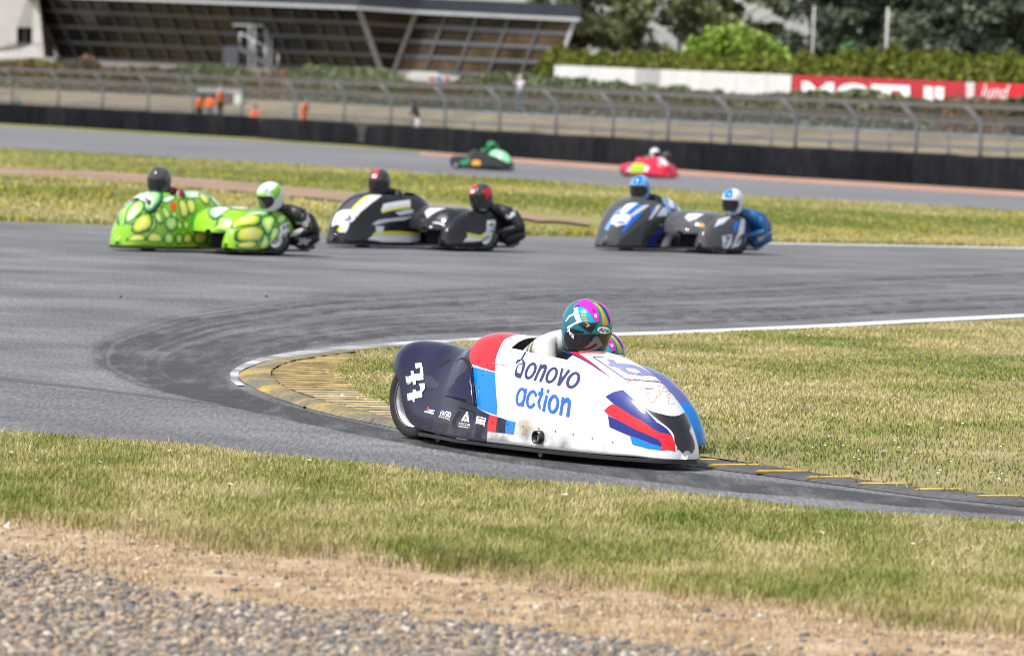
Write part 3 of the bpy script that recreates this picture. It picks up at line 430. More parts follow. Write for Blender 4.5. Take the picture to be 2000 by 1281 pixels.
# helmet coordinates (longitude, height) of the paint on the two turquoise and magenta helmets
DH = {'magenta': [[(-1.8205,0.6576),(-1.8555,0.7596),(-2.2356,0.8619),(-2.1904,0.9135),(-1.3132,0.9449),(-0.5577,0.8777),(-0.3724,0.7688),(-0.3005,0.6765),(-0.2997,0.5985),(-0.3606,0.5775),(-0.4822,0.5989),(-0.6854,0.6563),(-0.8867,0.7067),(-1.2698,0.7539),(-1.6054,0.7407),(-1.7621,0.71)],[(0.1709,0.9616),(1.0362,0.909),(0.8703,0.8096),(0.7558,0.7295),(0.6674,0.6593),(0.514,0.5897),(0.4328,0.5515),(0.3333,0.5601),(0.3216,0.6156),(0.3106,0.6951),(0.3749,0.78),(0.3938,0.8583),(0.4044,0.9118)]],'aqua': [[(-1.6598,0.7199),(-1.4032,0.7547),(-1.0305,0.7348),(-0.7204,0.6629),(-0.4808,0.5946),(-0.4177,0.5766),(-1.0701,0.5316),(-1.2611,0.5963),(-1.4619,0.6462)]],'teal': [[(-1.5919,0.9211),(-0.2955,0.9604),(0.1116,0.8755),(0.1733,0.7846),(0.2045,0.6977),(0.2479,0.6178),(0.2703,0.5496),(0.3981,0.5447),(0.4556,0.508),(0.4989,0.3851),(0.2157,0.3639),(-0.1298,0.3907),(-0.5677,0.4133),(-0.3816,0.553),(-0.275,0.5909),(-0.2484,0.6781),(-0.3182,0.7808),(-0.5577,0.8777)]],'gold': [[(-0.7077,0.9431),(-0.1701,0.9373),(0.0416,0.8634),(0.0391,0.7557),(0.0857,0.6813),(0.1542,0.6113),(0.1283,0.5444),(-0.1216,0.5442),(-0.1277,0.6629),(-0.1274,0.7548),(-0.233,0.8374)],[(-0.1697,0.4108),(0.1099,0.4038),(0.096,0.3788),(-0.1409,0.3863)]],'white': [[(-1.8526,0.4136),(-1.748,0.5365),(-1.6082,0.5869),(-1.6797,0.642),(-1.7872,0.649),(-1.6575,0.7069),(-1.4175,0.6324),(-1.5565,0.5689),(-1.6899,0.504),(-1.794,0.4182)],[(-1.5454,0.5614),(-1.3898,0.6265),(-1.097,0.531),(-1.3577,0.4554),(-1.6346,0.3291),(-1.684,0.3549),(-1.5317,0.4269),(-1.3227,0.5052)]],'brow': [[(-1.0856,0.5192),(-0.3593,0.5725),(-0.57,0.4173),(-0.8054,0.4276),(-1.0313,0.4556),(-1.2342,0.4733)]],'oval_k': [[(0.3983,0.4594),(0.3922,0.4424),(0.3421,0.4291),(0.2616,0.4193),(0.1647,0.4132),(0.0664,0.4101),(-0.0191,0.4102),(-0.1096,0.4138),(-0.1975,0.4205),(-0.2759,0.4309),(-0.3383,0.4439),(-0.3813,0.4591),(-0.4025,0.4758),(-0.4005,0.4928),(-0.3748,0.5092),(-0.3264,0.5236),(-0.2574,0.5347),(-0.1722,0.5415),(-0.0778,0.5431),(0.0104,0.5391),(0.104,0.53),(0.2009,0.5162),(0.2898,0.4986),(0.3601,0.4789)]],'oval_w': [[(0.3217,0.4638),(0.3151,0.45),(0.275,0.4388),(0.2098,0.4303),(0.1306,0.4247),(0.0479,0.4218),(-0.026,0.4219),(-0.1071,0.4251),(-0.1859,0.4311),(-0.2551,0.4396),(-0.31,0.4504),(-0.3476,0.4629),(-0.3657,0.4766),(-0.3631,0.4906),(-0.3395,0.504),(-0.2958,0.5157),(-0.2344,0.5248),(-0.1591,0.5302),(-0.0759,0.5313),(0.0025,0.528),(0.0819,0.5205),(0.1643,0.5093),(0.238,0.4951),(0.2938,0.4794)]],'arai': [(-0.2928,0.453),(0.2488,0.435),(0.2091,0.4965),(-0.2975,0.5143)],'goldmarks': [[(-1.3767,0.6809),(-1.3296,0.6931),(-1.175,0.6558),(-1.2152,0.6458)],[(-1.2445,0.6272),(-1.0163,0.645),(-0.966,0.6269),(-1.1835,0.6065)],[(-1.1499,0.5921),(-0.9323,0.6075),(-0.899,0.5929),(-1.1037,0.5776)],[(-1.0588,0.5622),(-0.8515,0.5798),(-0.8209,0.5652),(-1.0159,0.5468)],[(-0.963,0.5334),(-0.7771,0.5346),(-0.7056,0.5064),(-0.84,0.4768),(-0.8668,0.4957),(-0.763,0.5143)]],'dots': [[(-0.6183,0.6839),(-0.4518,0.7025),(-0.4183,0.6586),(-0.5247,0.6399)]],'slots': [[(-0.7392,0.7707),(-0.6781,0.7748),(-0.5791,0.7293),(-0.6423,0.7205)]]}
# skin coordinates of the liveries and painted highlights of the three machines across the corner (F fairing, D deck, C chair fender)
DM = {'g': [('F','cell',[(2.188,0.338),(2.177,0.352),(2.09,0.724),(2.061,0.773),(2.1,0.814),(2.171,0.827),(2.291,0.671),(2.296,0.416)]),('F','cell',[(2.335,0.3),(2.316,0.337),(2.315,0.584),(2.237,0.809),(2.190,0.880),(2.238,0.887),(2.333,0.813),(2.345,0.3)]),('F','pale',[(2.061,0.389),(1.982,0.414),(1.882,0.450),(1.721,0.553),(1.849,0.701),(2.000,0.748),(2.048,0.741),(2.167,0.359),(2.104,0.371)]),('F','leaf',[(1.731,0.448),(1.634,0.585),(1.820,0.660),(1.916,0.57)]),('F','plate',[(2.109,0.378),(2.046,0.405),(1.905,0.673),(1.995,0.737),(2.100,0.336)]),('F','pale',[(1.788,0.683),(1.611,0.647),(1.512,0.679),(1.672,0.730),(1.784,0.737)]),('F','eye',[(1.692,0.746),(1.584,0.720),(1.570,0.771),(1.637,0.813),(1.702,0.802)]),('F','cell',[(2.121,0.868),(2.061,0.818),(1.995,0.821),(1.975,0.865),(1.993,0.910),(2.068,0.915),(2.135,0.897)]),('F','cell',[(1.982,0.809),(1.91,0.78),(1.869,0.864),(1.885,0.889),(1.944,0.878)]),('F','cell',[(1.852,0.774),(1.787,0.76),(1.727,0.840),(1.733,0.886),(1.813,0.867)]),('F','cell',[(1.827,0.882),(1.772,0.858),(1.655,0.858),(1.624,0.888),(1.644,0.927),(1.753,0.937),(1.807,0.917)]),('F','cell',[(1.702,0.824),(1.639,0.817),(1.612,0.851),(1.658,0.866)]),('F','cell',[(1.614,0.888),(1.541,0.884),(1.541,0.926),(1.574,0.936),(1.622,0.921)]),('F','cell',[(1.510,0.887),(1.414,0.877),(1.413,0.911),(1.449,0.931),(1.499,0.923)]),('F','yel',[(1.526,0.726),(1.401,0.698),(1.388,0.814),(1.424,0.848),(1.532,0.858),(1.527,0.799)]),('F','yel',[(1.368,0.711),(1.227,0.693),(1.223,0.782),(1.312,0.829),(1.371,0.822)]),('F','yel',[(2.106,0.978),(2.088,0.943),(2.005,0.934),(1.888,0.968),(1.898,0.984)]),('F','yel',[(2.318,0.943),(2.311,0.884),(2.147,0.934),(2.143,0.973)]),('F','cell',[(1.853,0.991),(1.841,0.953),(1.755,0.946),(1.689,0.970),(1.720,0.992)]),('F','cell',[(1.661,0.992),(1.649,0.960),(1.576,0.952),(1.547,0.970),(1.559,0.992)]),('F','yel',[(1.517,0.989),(1.505,0.959),(1.431,0.947),(1.360,0.967),(1.393,0.986),(1.466,0.990)]),('F','yel',[(1.330,0.981),(1.284,0.945),(1.124,0.904),(1.080,0.963),(1.104,0.983),(1.246,0.988)]),('F','pale',[(1.345,0.59),(0.998,0.515),(0.857,0.603),(0.785,0.663),(0.918,0.667),(1.095,0.666),(1.221,0.686),(1.384,0.677)]),('F','leaf',[(1.364,0.854),(1.087,0.813),(1.005,0.827),(1.17,0.912),(1.304,0.934),(1.361,0.910)]),('F','leaf',[(2.351,0.894),(2.136,0.984),(1.351,0.990),(1.137,0.987),(1.137,0.993),(1.352,0.996),(2.247,0.993),(2.351,0.901)]),('F','cell',[(2.351,0.3),(2.329,0.857),(2.329,0.935),(2.351,0.3)]),('C','yel',[(1.232,0.408),(1.112,0.515),(0.919,0.628),(0.935,0.739),(1.071,0.764),(1.264,0.637),(1.303,0.575)]),('D','cell',[(1.335,0.685),(1.304,0.606),(1.264,0.635),(1.28,0.780),(1.294,0.968),(1.330,0.978),(1.335,0.829)]),('C','cell',[(0.865,0.681),(0.669,0.726),(0.749,0.870),(0.822,0.911),(0.894,0.830),(0.913,0.759)]),('C','yel',[(1.291,0.740),(1.241,0.733),(0.913,0.827),(0.916,0.895),(1.008,0.937),(1.314,0.899)]),('C','yel',[(1.316,0.919),(1.009,0.951),(1.088,0.988),(1.311,0.979)]),('C','cell',[(0.884,0.877),(0.825,0.948),(0.833,1.0),(1.010,1.0),(0.932,0.952)]),('C','cell',[(0.772,0.895),(0.663,0.875),(0.645,0.978),(0.806,1.0),(0.833,1.0),(0.798,0.970)]),('C','cell',[(0.657,0.748),(0.533,0.693),(0.432,0.676),(0.490,0.820),(0.650,0.862)]),('D','pale',[(1.237,0.458),(1.086,0.456),(1.067,0.580),(1.251,0.591),(1.311,0.542)]),('C','pale',[(1.154,0.424),(1.033,0.459),(0.837,0.547),(0.701,0.661),(0.878,0.623),(1.084,0.506)]),('C','plate',[(0.610,0.866),(0.426,0.814),(0.49,1.0),(0.662,1.0)]),('F','blue',[(1.343,0.922),(1.312,0.899),(1.262,0.894),(1.254,0.920),(1.284,0.945),(1.331,0.946)]),('F','num',[(2.129,0.429),(2.002,0.718),(1.940,0.672),(2.046,0.414)]),('C','num',[(0.601,0.936),(0.468,0.909),(0.452,0.858),(0.595,0.889)]),('C','num',[(0.620,1.0),(0.485,1.0),(0.475,0.958),(0.604,0.972)])],'b': [('F','grey',[(2.367,0.431),(2.288,0.488),(2.153,0.521),(2.039,0.581),(2.207,0.616),(2.353,0.635)]),('F','white',[(2.337,0.669),(2.187,0.639),(2.022,0.616),(1.877,0.620),(1.744,0.651),(1.916,0.700),(2.122,0.742),(2.236,0.757),(2.286,0.776)]),('F','yellow',[(2.353,0.635),(2.207,0.616),(2.027,0.590),(1.890,0.611),(1.874,0.621),(2.019,0.617),(2.185,0.641),(2.337,0.669)]),('F','white',[(2.466,0.337),(2.379,0.403),(2.281,0.743),(2.322,0.787),(2.386,0.778),(2.448,0.861),(2.482,0.780),(2.462,0.718),(2.475,0.365)]),('F','yellow',[(2.484,0.643),(2.469,0.649),(2.464,0.711),(2.481,0.769),(2.488,0.690)]),('F','white',[(1.880,0.812),(1.806,0.757),(1.182,0.701),(1.223,0.766),(1.862,0.818)]),('F','yellow',[(1.887,0.826),(1.863,0.819),(1.223,0.769),(1.245,0.786),(1.869,0.834)]),('F','silver',[(2.081,0.899),(1.971,0.883),(1.668,0.876),(1.314,0.857),(1.183,0.837),(1.204,0.854),(1.442,0.886),(1.788,0.900),(2.018,0.912)]),('F','silver',[(1.603,0.831),(1.256,0.796),(1.175,0.802),(1.228,0.830),(1.522,0.854)]),('F','yellow',[(2.063,0.955),(1.102,0.952),(1.104,0.966),(2.074,0.969)]),('F','white',[(2.166,0.987),(2.083,0.970),(1.104,0.968),(1.106,0.991),(1.348,0.997),(1.908,0.997)]),('F','white',[(2.02,0.919),(1.868,0.925),(1.880,0.959),(2.016,0.956)]),('C','yellow',[(1.090,0.879),(0.659,0.969),(0.660,0.990),(1.094,0.904)]),('C','white',[(1.167,0.966),(1.074,0.910),(0.660,0.993),(0.703,1.0),(0.868,0.973)]),('C','white',[(0.685,0.823),(0.513,0.821),(0.516,0.872),(0.595,1.0),(0.735,0.992)]),('D','silver',[(1.248,0.475),(1.149,0.488),(1.112,0.604),(1.236,0.557),(1.320,0.514)]),('D','dark',[(1.322,0.654),(1.241,0.624),(1.175,0.706),(1.278,0.811)]),('D','ink',[(1.335,0.654),(1.306,0.877),(1.313,0.926),(1.335,0.714)]),('F','num',[(2.464,0.485),(2.391,0.801),(2.335,0.737),(2.407,0.485)]),('C','num',[(0.702,0.981),(0.588,0.986),(0.541,0.871),(0.667,0.875)])],'u': [('F','white',[(2.117,0.6),(1.952,0.594),(1.848,0.637),(1.768,0.668),(1.956,0.686),(2.071,0.687)]),('F','blue',[(2.069,0.689),(1.937,0.688),(1.761,0.684),(1.662,0.703),(1.871,0.734),(2.001,0.750)]),('F','white',[(1.990,0.748),(1.823,0.727),(1.667,0.708),(1.549,0.714),(1.704,0.750),(1.877,0.773),(1.997,0.776)]),('F','white',[(2.247,0.544),(2.152,0.598),(2.073,0.689),(1.995,0.755),(2.022,0.789),(2.117,0.812),(2.223,0.738)]),('F','blue',[(2.201,0.847),(2.060,0.794),(1.915,0.769),(1.720,0.770),(1.923,0.818),(2.081,0.851),(2.179,0.874)]),('F','blue',[(2.226,0.672),(2.188,0.685),(2.130,0.764),(2.113,0.802),(2.171,0.749)]),('F','lblue',[(2.284,0.468),(2.233,0.524),(2.111,0.552),(2.022,0.564),(2.106,0.588),(2.228,0.569),(2.285,0.595)]),('F','white',[(1.706,0.860),(1.540,0.788),(1.370,0.715),(1.263,0.713),(1.402,0.776),(1.633,0.855)]),('F','blue',[(1.628,0.805),(1.538,0.741),(1.456,0.723),(1.532,0.778)]),('F','pale',[(1.549,0.885),(1.424,0.805),(1.239,0.741),(1.069,0.735),(1.198,0.816),(1.349,0.895)]),('F','dark',[(2.300,0.668),(2.176,0.945),(1.923,0.931),(1.406,0.910),(1.029,0.904),(1.051,0.990),(2.300,0.857)]),('F','navy',[(1.786,0.999),(1.460,0.920),(1.225,0.909),(1.630,1.0)]),('F','white',[(1.429,1.0),(1.113,0.903),(0.905,0.891),(1.217,0.999)]),('F','white',[(1.166,0.677),(0.796,0.634),(0.672,0.687),(0.652,0.721),(0.727,0.701),(0.986,0.737)]),('C','white',[(1.099,0.878),(0.869,0.883),(0.894,0.970),(0.975,0.997),(1.091,0.993)]),('C','white',[(0.592,0.717),(0.487,0.723),(0.603,0.947),(0.822,1.0),(0.907,1.0),(0.743,0.933)]),('C','navy',[(0.508,0.783),(0.486,0.916),(0.555,0.986),(0.592,0.960)]),('C','blue',[(0.788,0.777),(0.662,0.757),(0.755,0.879),(0.821,0.877)]),('D','gold',[(1.312,0.771),(1.267,0.769),(1.244,0.850),(1.286,0.886)]),('D','silver',[(1.260,0.509),(1.179,0.511),(1.111,0.663),(1.246,0.653),(1.303,0.586)]),('C','num',[(1.080,0.989),(0.986,0.991),(0.896,0.900),(1.009,0.889)])]}
# ------------------------------------------------------------------ paints and common materials
WHITE = paint('white', (0.70, 0.71, 0.73), 0.25)
NAVY = paint('navy', (0.008, 0.007, 0.034), 0.25)
NAVY2 = paint('deep_blue', (0.014, 0.024, 0.19), 0.3)
RED = paint('red', (0.66, 0.018, 0.028), 0.3)
SKYB = paint('light_blue', (0.008, 0.19, 0.58), 0.3)
BLACKP = paint('gloss_black', (0.018, 0.018, 0.022), 0.25)
GREYP = paint('grey', (0.075, 0.075, 0.085), 0.3)
YELLOW = paint('yellow', (0.75, 0.70, 0.02), 0.35)
SILVERP = paint('silver', (0.55, 0.57, 0.60), 0.25)
CARBON = mat('carbon', (0.014, 0.014, 0.016), rough=0.35, coat=0.3, bump=0.05, bscale=90)
RUBBER = mat('rubber', (0.014, 0.014, 0.015), rough=0.75, vary=0.25, scale=20, bump=0.1, bscale=80)
ALLOY = mat('alloy', (0.78, 0.79, 0.81), rough=0.28, metal=0.85, vary=0.05)
STEELD = mat('dark_steel', (0.06, 0.06, 0.065), rough=0.4, metal=0.6, vary=0.2)
HOLLOW = mat('dark_opening', (0.006, 0.006, 0.008), rough=0.9)
INKW = mat('ink_white', (0.82, 0.82, 0.82), rough=0.4)
INKN = mat('ink_navy', (0.016, 0.020, 0.11), rough=0.4, coat=0.25)
INKB = mat('ink_blue', (0.004, 0.105, 0.46), rough=0.4, coat=0.25)
INKR = mat('ink_red', (0.6, 0.04, 0.05), rough=0.4)
INKK = mat('ink_black', (0.015, 0.015, 0.02), rough=0.4)
INKL = mat('ink_lavender', (0.22, 0.24, 0.42), rough=0.4)
VISOR = mat('visor', (0.008, 0.007, 0.010), rough=0.06, coat=1.0)

def wheel(name, parent, loc, r=0.26, w=0.2, out=-1):
    """racing wheel, axle along y; 'out' tells on which side the dished face looks"""
    root = empty(name, loc); root.parent = parent
    h = w / 2
    t = MB(); t.lathe([(r*0.68, -h*0.86), (r*0.74, -h*0.98), (r*0.90, -h), (r*0.965, -h*0.93), (r*0.995, -h*0.72), (r, -h*0.35), (r, h*0.35), (r*0.995, h*0.72), (r*0.965, h*0.93), (r*0.90, h), (r*0.74, h*0.98), (r*0.68, h*0.86)], n=56)
    t.build('tyre', RUBBER, root, smooth=True)
    m = MB(); e = out * h
    m.lathe([(r*0.70, e*0.99), (r*0.71, e*0.90), (r*0.66, e*0.86), (r*0.645, e*0.3), (r*0.60, e*0.16), (r*0.30, e*0.26), (r*0.26, e*0.34), (r*0.10, e*0.36), (0.001, e*0.36)], n=56)
    m.lathe([(r*0.70, -e*0.99), (r*0.66, -e*0.86), (r*0.645, -e*0.3), (r*0.60, -e*0.1)], n=56)
    rm = m.build('rim', ALLOY, root, smooth=True)
    n = MB()
    for k in range(5):
        a = 2*math.pi*k/5 + 0.3
        n.tube([(r*0.2*math.cos(a), e*0.34, r*0.2*math.sin(a)), (r*0.2*math.cos(a), e*0.44, r*0.2*math.sin(a))], 0.011, 6)
    n.tube([(0, e*0.2, 0), (0, e*0.55, 0)], 0.03, 12)
    n.build('hub', STEELD, root, smooth=False)
    v = MB(); v.tube([(r*0.62*math.cos(3.6), e*0.5, r*0.62*math.sin(3.6)), (r*0.52*math.cos(3.6), e*0.62, r*0.52*math.sin(3.6))], 0.005, 6)
    v.build('valve', STEELD, root)
    return root

# ------------------------------------------------------------------ people
def body_mesh(name, J, parent, m, hands=True, sub=1):
    """one continuous clothed body grown over a posed skeleton J: joint -> (point, radius)"""
    E_ = [('pelvis', 'waist'), ('waist', 'chest'), ('chest', 'neck'), ('neck', 'head')]
    for s_ in 'lr':
        E_ += [('chest', 'sh_'+s_), ('sh_'+s_, 'el_'+s_), ('el_'+s_, 'wr_'+s_), ('pelvis', 'hip_'+s_), ('hip_'+s_, 'kn_'+s_), ('kn_'+s_, 'an_'+s_), ('an_'+s_, 'toe_'+s_)]
    J = dict(J)
    for s_ in 'lr':
        if ('wr_'+s_) in J and hands:
            w_, e_ = Vector(J['wr_'+s_][0]), Vector(J['el_'+s_][0])
            d = (w_ - e_).normalized(); a = d.cross(Vector((0, 0, 1)))
            a = a.normalized() if a.length > 0.1 else Vector((1, 0, 0)); b = d.cross(a)
            J['pm_'+s_] = (w_ + d * 0.06, 0.032); E_.append(('wr_'+s_, 'pm_'+s_))
            for k, (o_, ln) in enumerate(((-0.030, 0.07), (-0.010, 0.08), (0.010, 0.078), (0.030, 0.062))):
                p1 = w_ + d * 0.10 + a * o_; p2 = p1 + d * ln * 0.45 + b * 0.018; p3 = p2 + d * ln * 0.25 + b * 0.03
                for q, p in enumerate((p1, p2, p3)): J['f%d%d_%s' % (k, q, s_)] = (p, 0.0095)
                E_ += [('pm_'+s_, 'f%d0_%s' % (k, s_)), ('f%d0_%s' % (k, s_), 'f%d1_%s' % (k, s_)), ('f%d1_%s' % (k, s_), 'f%d2_%s' % (k, s_))]
            sg = -1 if s_ == 'l' else 1
            p1 = w_ + d * 0.05 + a * 0.045 * sg; p2 = p1 + d * 0.04 + a * 0.012 * sg + b * 0.015
            J['t0_'+s_] = (p1, 0.011); J['t1_'+s_] = (p2, 0.010)
            E_ += [('pm_'+s_, 't0_'+s_), ('t0_'+s_, 't1_'+s_)]
    E_ = [e for e in E_ if e[0] in J and e[1] in J]
    names = list(J); idx = {n: i for i, n in enumerate(names)}
    me = bpy.data.meshes.new(name)
    me.from_pydata([tuple(J[n][0]) for n in names], [(idx[a], idx[b]) for a, b in E_], [])
    o = bpy.data.objects.new(name, me); COL.objects.link(o)
    sk = o.modifiers.new('skin', 'SKIN'); sk.use_smooth_shade = True; sk.branch_smoothing = 0.4
    for i, n in enumerate(names):
        r = J[n][1]; r = (r, r) if np.isscalar(r) else r
        me.skin_vertices[0].data[i].radius = r
        me.skin_vertices[0].data[i].use_root = (n == 'pelvis')
    ss = o.modifiers.new('sub', 'SUBSURF'); ss.levels = sub; ss.render_levels = sub
    dg = bpy.context.evaluated_depsgraph_get()
    nm = bpy.data.meshes.new_from_object(o.evaluated_get(dg))
    bpy.data.objects.remove(o); bpy.data.meshes.remove(me)
    nm.name = name; nm.polygons.foreach_set('use_smooth', [True] * len(nm.polygons))
    nm.materials.clear(); nm.materials.append(m)
    o = bpy.data.objects.new(name, nm); COL.objects.link(o)
    if parent is not None: o.parent = parent
    return o

def put_helmet(person, loc, yaw=0.0, pitch=0.0, roll=0.0, shell=None, sc=1.0):
    h = helmet_mesh('helmet', shell, person, na=36, nb=22)
    h.location = loc; h.rotation_euler = (roll, pitch, yaw); h.scale = (sc, sc, sc)
    return h

EYEPORT = [(-1.22, 0.43), (-1.15, 0.56), (-0.9, 0.60), (-0.45, 0.635), (0, 0.645), (0.45, 0.635), (0.9, 0.60), (1.15, 0.56), (1.22, 0.43), (1.05, 0.335), (0.7, 0.28), (0.35, 0.255), (0, 0.25), (-0.35, 0.255), (-0.7, 0.28), (-1.05, 0.335)]
def visor(h, drop=0.10):
    ep = [(a, max(b - drop, 0.02)) for a, b in EYEPORT]
    decal('visor', HELMET, [ep], VISOR, h, off=0.004, du=0.12, dv=0.05)
    mb = MB(); pts = [tuple(p) for p in lay(HELMET, ep + ep[:1], 0.003)]
    mb.tube(pts, 0.004, 5, caps=False); mb.build('visor_seal', RUBBER, h)

def leather(name, col, rough=0.42): return mat('leather_' + name, col, rough=rough, coat=0.15, vary=0.12, scale=9, bump=0.6, bscale=9)

# ------------------------------------------------------------------ the white, red and blue machine
YAW = -math.radians(53)
RIG = empty('racing_sidecar', (-0.559, 37.971, 0.004), YAW)
tag(RIG, 'white racing sidecar with navy tail and red and blue flashes cornering beside the yellow kerb', 'sidecar', 'racing sidecars on the circuit')
ck = lambda x, v: 1.18 < x < 1.80 and 0.335 < v < 0.665
skin_mesh('fairing', MAIN, [WHITE, NAVY], RIG, nx=190, nv=110, hole=ck, mi=lambda x, v: 1 if x < 0.62 else 0)
ne = [p for p in D['navy_edge']]
ne = [(ne[0][0], 0.0)] + ne[:8] + [(0.70, 0.36), (0.74, 0.43), (0.76, 0.5)]
navy_poly = ne + [(x, 1 - v) for x, v in reversed(ne[:-1])]
decal('tail_paint', MAIN, [[(-0.24, 0.0)] + navy_poly + [(-0.24, 1.0)]], NAVY, RIG, off=0.0012)
rb = D['red_band'][0]
rt_ = [(0.70, 0.36), (0.74, 0.43), (0.76, 0.5)]; rw_ = [(1.02, 0.5), (1.04, 0.42)]
half = [rb[0], rb[1]] + rt_ + rw_ + [rb[6], rb[7], rb[8], rb[9]]
decal('red_band', MAIN, [half], RED, RIG, off=0.002)
decal('red_band', MAIN, [[(x, 1 - v) for x, v in half]], RED, RIG, off=0.002)
decal('light_blue_band', MAIN, D['blue_band'], SKYB, RIG, off=0.002)
# side intake: its rear edge stands proud of the tail
sx = np.array(D['scoop'][0])
def scoop_off(uv):
    xf = np.interp(uv[:, 1], [sx[2][1], sx[1][1], sx[0][1]], [sx[2][0], sx[1][0], sx[0][0]])
    return 0.004 + 0.032 * np.clip((xf - uv[:, 0]) / 0.25, 0, 1)
sc_o = decal('side_intake', MAIN, D['scoop'], NAVY, RIG, offf=scoop_off, du=0.03, dv=0.015)
sm = sc_o.modifiers.new('t', 'SOLIDIFY'); sm.thickness = 0.03; sm.offset = -1
D['nose_tip'] = [[(2.735, 0.40), (2.77, 0.28), (2.795, 0.22), (2.806, 0.22), (2.806, 0.80), (2.79, 0.80), (2.77, 0.74), (2.735, 0.62)]]
for nm_, key, mm in (('sill_stripe', 'sill_red', RED), ('sill_stripe', 'sill_navy', NAVY), ('sill_stripe', 'sill_blue', SKYB), ('nose_flash', 'nose_navy', NAVY2), ('nose_flash', 'nose_red', RED), ('nose_flash', 'nose_blue', SKYB),
                     ('nose_panel', 'nose_black', CARBON), ('nose_panel', 'nose_tip', CARBON), ('red_dart', 'red_dart', RED), ('blue_dart', 'blue_dart', NAVY2), ('nose_emblem', 'b_logo', INKL), ('vent', 'vent', HOLLOW), ('vent', 'shadow_gap', HOLLOW), ('vent', 'dent', mat('dent_shade', (0.008, 0.008, 0.02), rough=0.3, coat=0.5))):  # shadow_gap and dent: the shade of a gap and a dent, painted dark
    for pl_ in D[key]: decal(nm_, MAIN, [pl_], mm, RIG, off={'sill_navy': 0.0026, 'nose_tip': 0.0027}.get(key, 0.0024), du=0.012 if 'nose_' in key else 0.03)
for key, mm in (('frame', INKN), ('bonovo', INKN), ('action', INKB)):
    strips({'frame': 'nose_frame', 'bonovo': 'lettering', 'action': 'lettering'}[key], MAIN, D[key], mm, RIG, off=0.003)
for s7, l7 in zip(D['seven'], D['seven_line']):
    strips('race_number', MAIN, [l7], INKR, RIG, off=0.0034)
for s7, l7 in zip(D['rear_seven'], D['rear_seven_line']):
    n7 = decal('race_number', MAIN, [s7], INKW, RIG, off=0.003); strips('outline', MAIN, [l7], INKK, n7, off=0.0042)
for s_, key, mm, bo in (('Dave Holden Engines', 't_dave', INKR, 0.03), ('PAGID', 't_pagid', INKW, 0.03), ('RACING', 't_racing', INKW, 0.005), ('AIRCOM', 't_aircom', INKW, 0.02), ('REEVES', 't_reeves', INKL, 0.02)):
    text_on('lettering', MAIN, s_, D[key], mm, RIG, bold=bo)
decal('emblem', MAIN, D['aircom_tri'], INKW, RIG, off=0.003); decal('emblem', MAIN, D['tri_bar'], INKW, RIG, off=0.003)
st_ = decal('sticker', MAIN, D['sticker'], INKW, RIG, off=0.003)
strips('lettering', MAIN, D['st_bar'], INKK, st_, off=0.0045)
strips('lettering', MAIN, D['marks'], INKW, RIG, off=0.003); decal('emblem', MAIN, D['mark_red'], INKR, RIG, off=0.003); decal('emblem', MAIN, D['mark_blue'], INKB, RIG, off=0.0034)

def floor_pan(parent, sh, x0, x1, z=0.045, t=0.022, grow=1.0, m=CARBON, name='floor_pan', chair=None):
    xs = x0 + (x1 - x0) * np.sin(np.linspace(0, np.pi / 2, 46)); w = pchip(sh.k, sh.w, np.clip(xs, sh.x0, sh.x1)) * grow + 0.008
    V, F_ = [], []
    for x, q in zip(xs, w):
        V += [(x, -q, z), (x, q, z), (x, -q, z + t), (x, q, z + t)]
    for i in range(len(xs) - 1):
        a, b = 4*i, 4*i+4
        F_ += [(a, a+1, b+1, b), (a+2, b+2, b+3, a+3), (a, b, b+2, a+2), (a+1, a+3, b+3, b+1)]
    F_ += [(0, 2, 3, 1), (4*len(xs)-4, 4*len(xs)-3, 4*len(xs)-1, 4*len(xs)-2)]
    return bevel(mesh_obj(name, V, F_, m, parent), 0.006)
floor_pan(RIG, MAIN, 0.30, 2.80, z=0.042, t=0.024)
wheel('rear_wheel', RIG, (0, 0, 0.262), r=0.262, w=0.25, out=-1)
wheel('front_wheel', RIG, (2.12, 0.0, 0.235), r=0.235, w=0.19, out=-1)
# exhaust tip and the bracket under the sill
ex = MB(); ex.lathe([(0.033, 0.10), (0.033, -0.025), (0.042, -0.027), (0.043, 0.02), (0.043, 0.10)], c=(1.80, -0.41, 0.142), n=24); ex.build('exhaust', CARBON, RIG, smooth=True)
ek = MB(); ek.lathe([(0.001, 0.0), (0.036, 0.0)], c=(1.80, -0.385, 0.142), n=20); ek.build('exhaust_bore', HOLLOW, RIG)
wk = MB(); wk.tube([(1.81, -0.30, 0.03), (1.81, -0.40, 0.035)], 0.022, 12); wk.build('undertray_bracket', CARBON, RIG); wk = MB(); wk.tube([(0.52, -0.20, 0.05), (0.52, -0.27, 0.05)], 0.032, 12); wk.build('undertray_bracket', CARBON, RIG)
for k_, (u_, v_) in enumerate([(1.30 + 0.16*q, 0.045) for q in range(8)] + [(0.40 + 0.15*q, 0.05) for q in range(5)] + [(1.06, 0.10 + 0.045*q) for q in range(5)] + [(1.22 + 0.09*q, 0.318) for q in range(6)]):
    ring = [(u_ + 0.006*math.cos(t), v_ + 0.0028*math.sin(t)) for t in np.linspace(0, 2*np.pi, 8, endpoint=False)]
    mesh_obj('fastener', lay(MAIN, ring, 0.0055), [tuple(range(8))], STEELD, RIG)
strips('panel_joint', MAIN, [[((u, 0.246), (u, 0.2436)) for u in np.linspace(1.10, 1.28, 6)]], mat('joint_grey', (0.22, 0.22, 0.23), rough=0.6), RIG, off=0.0036)
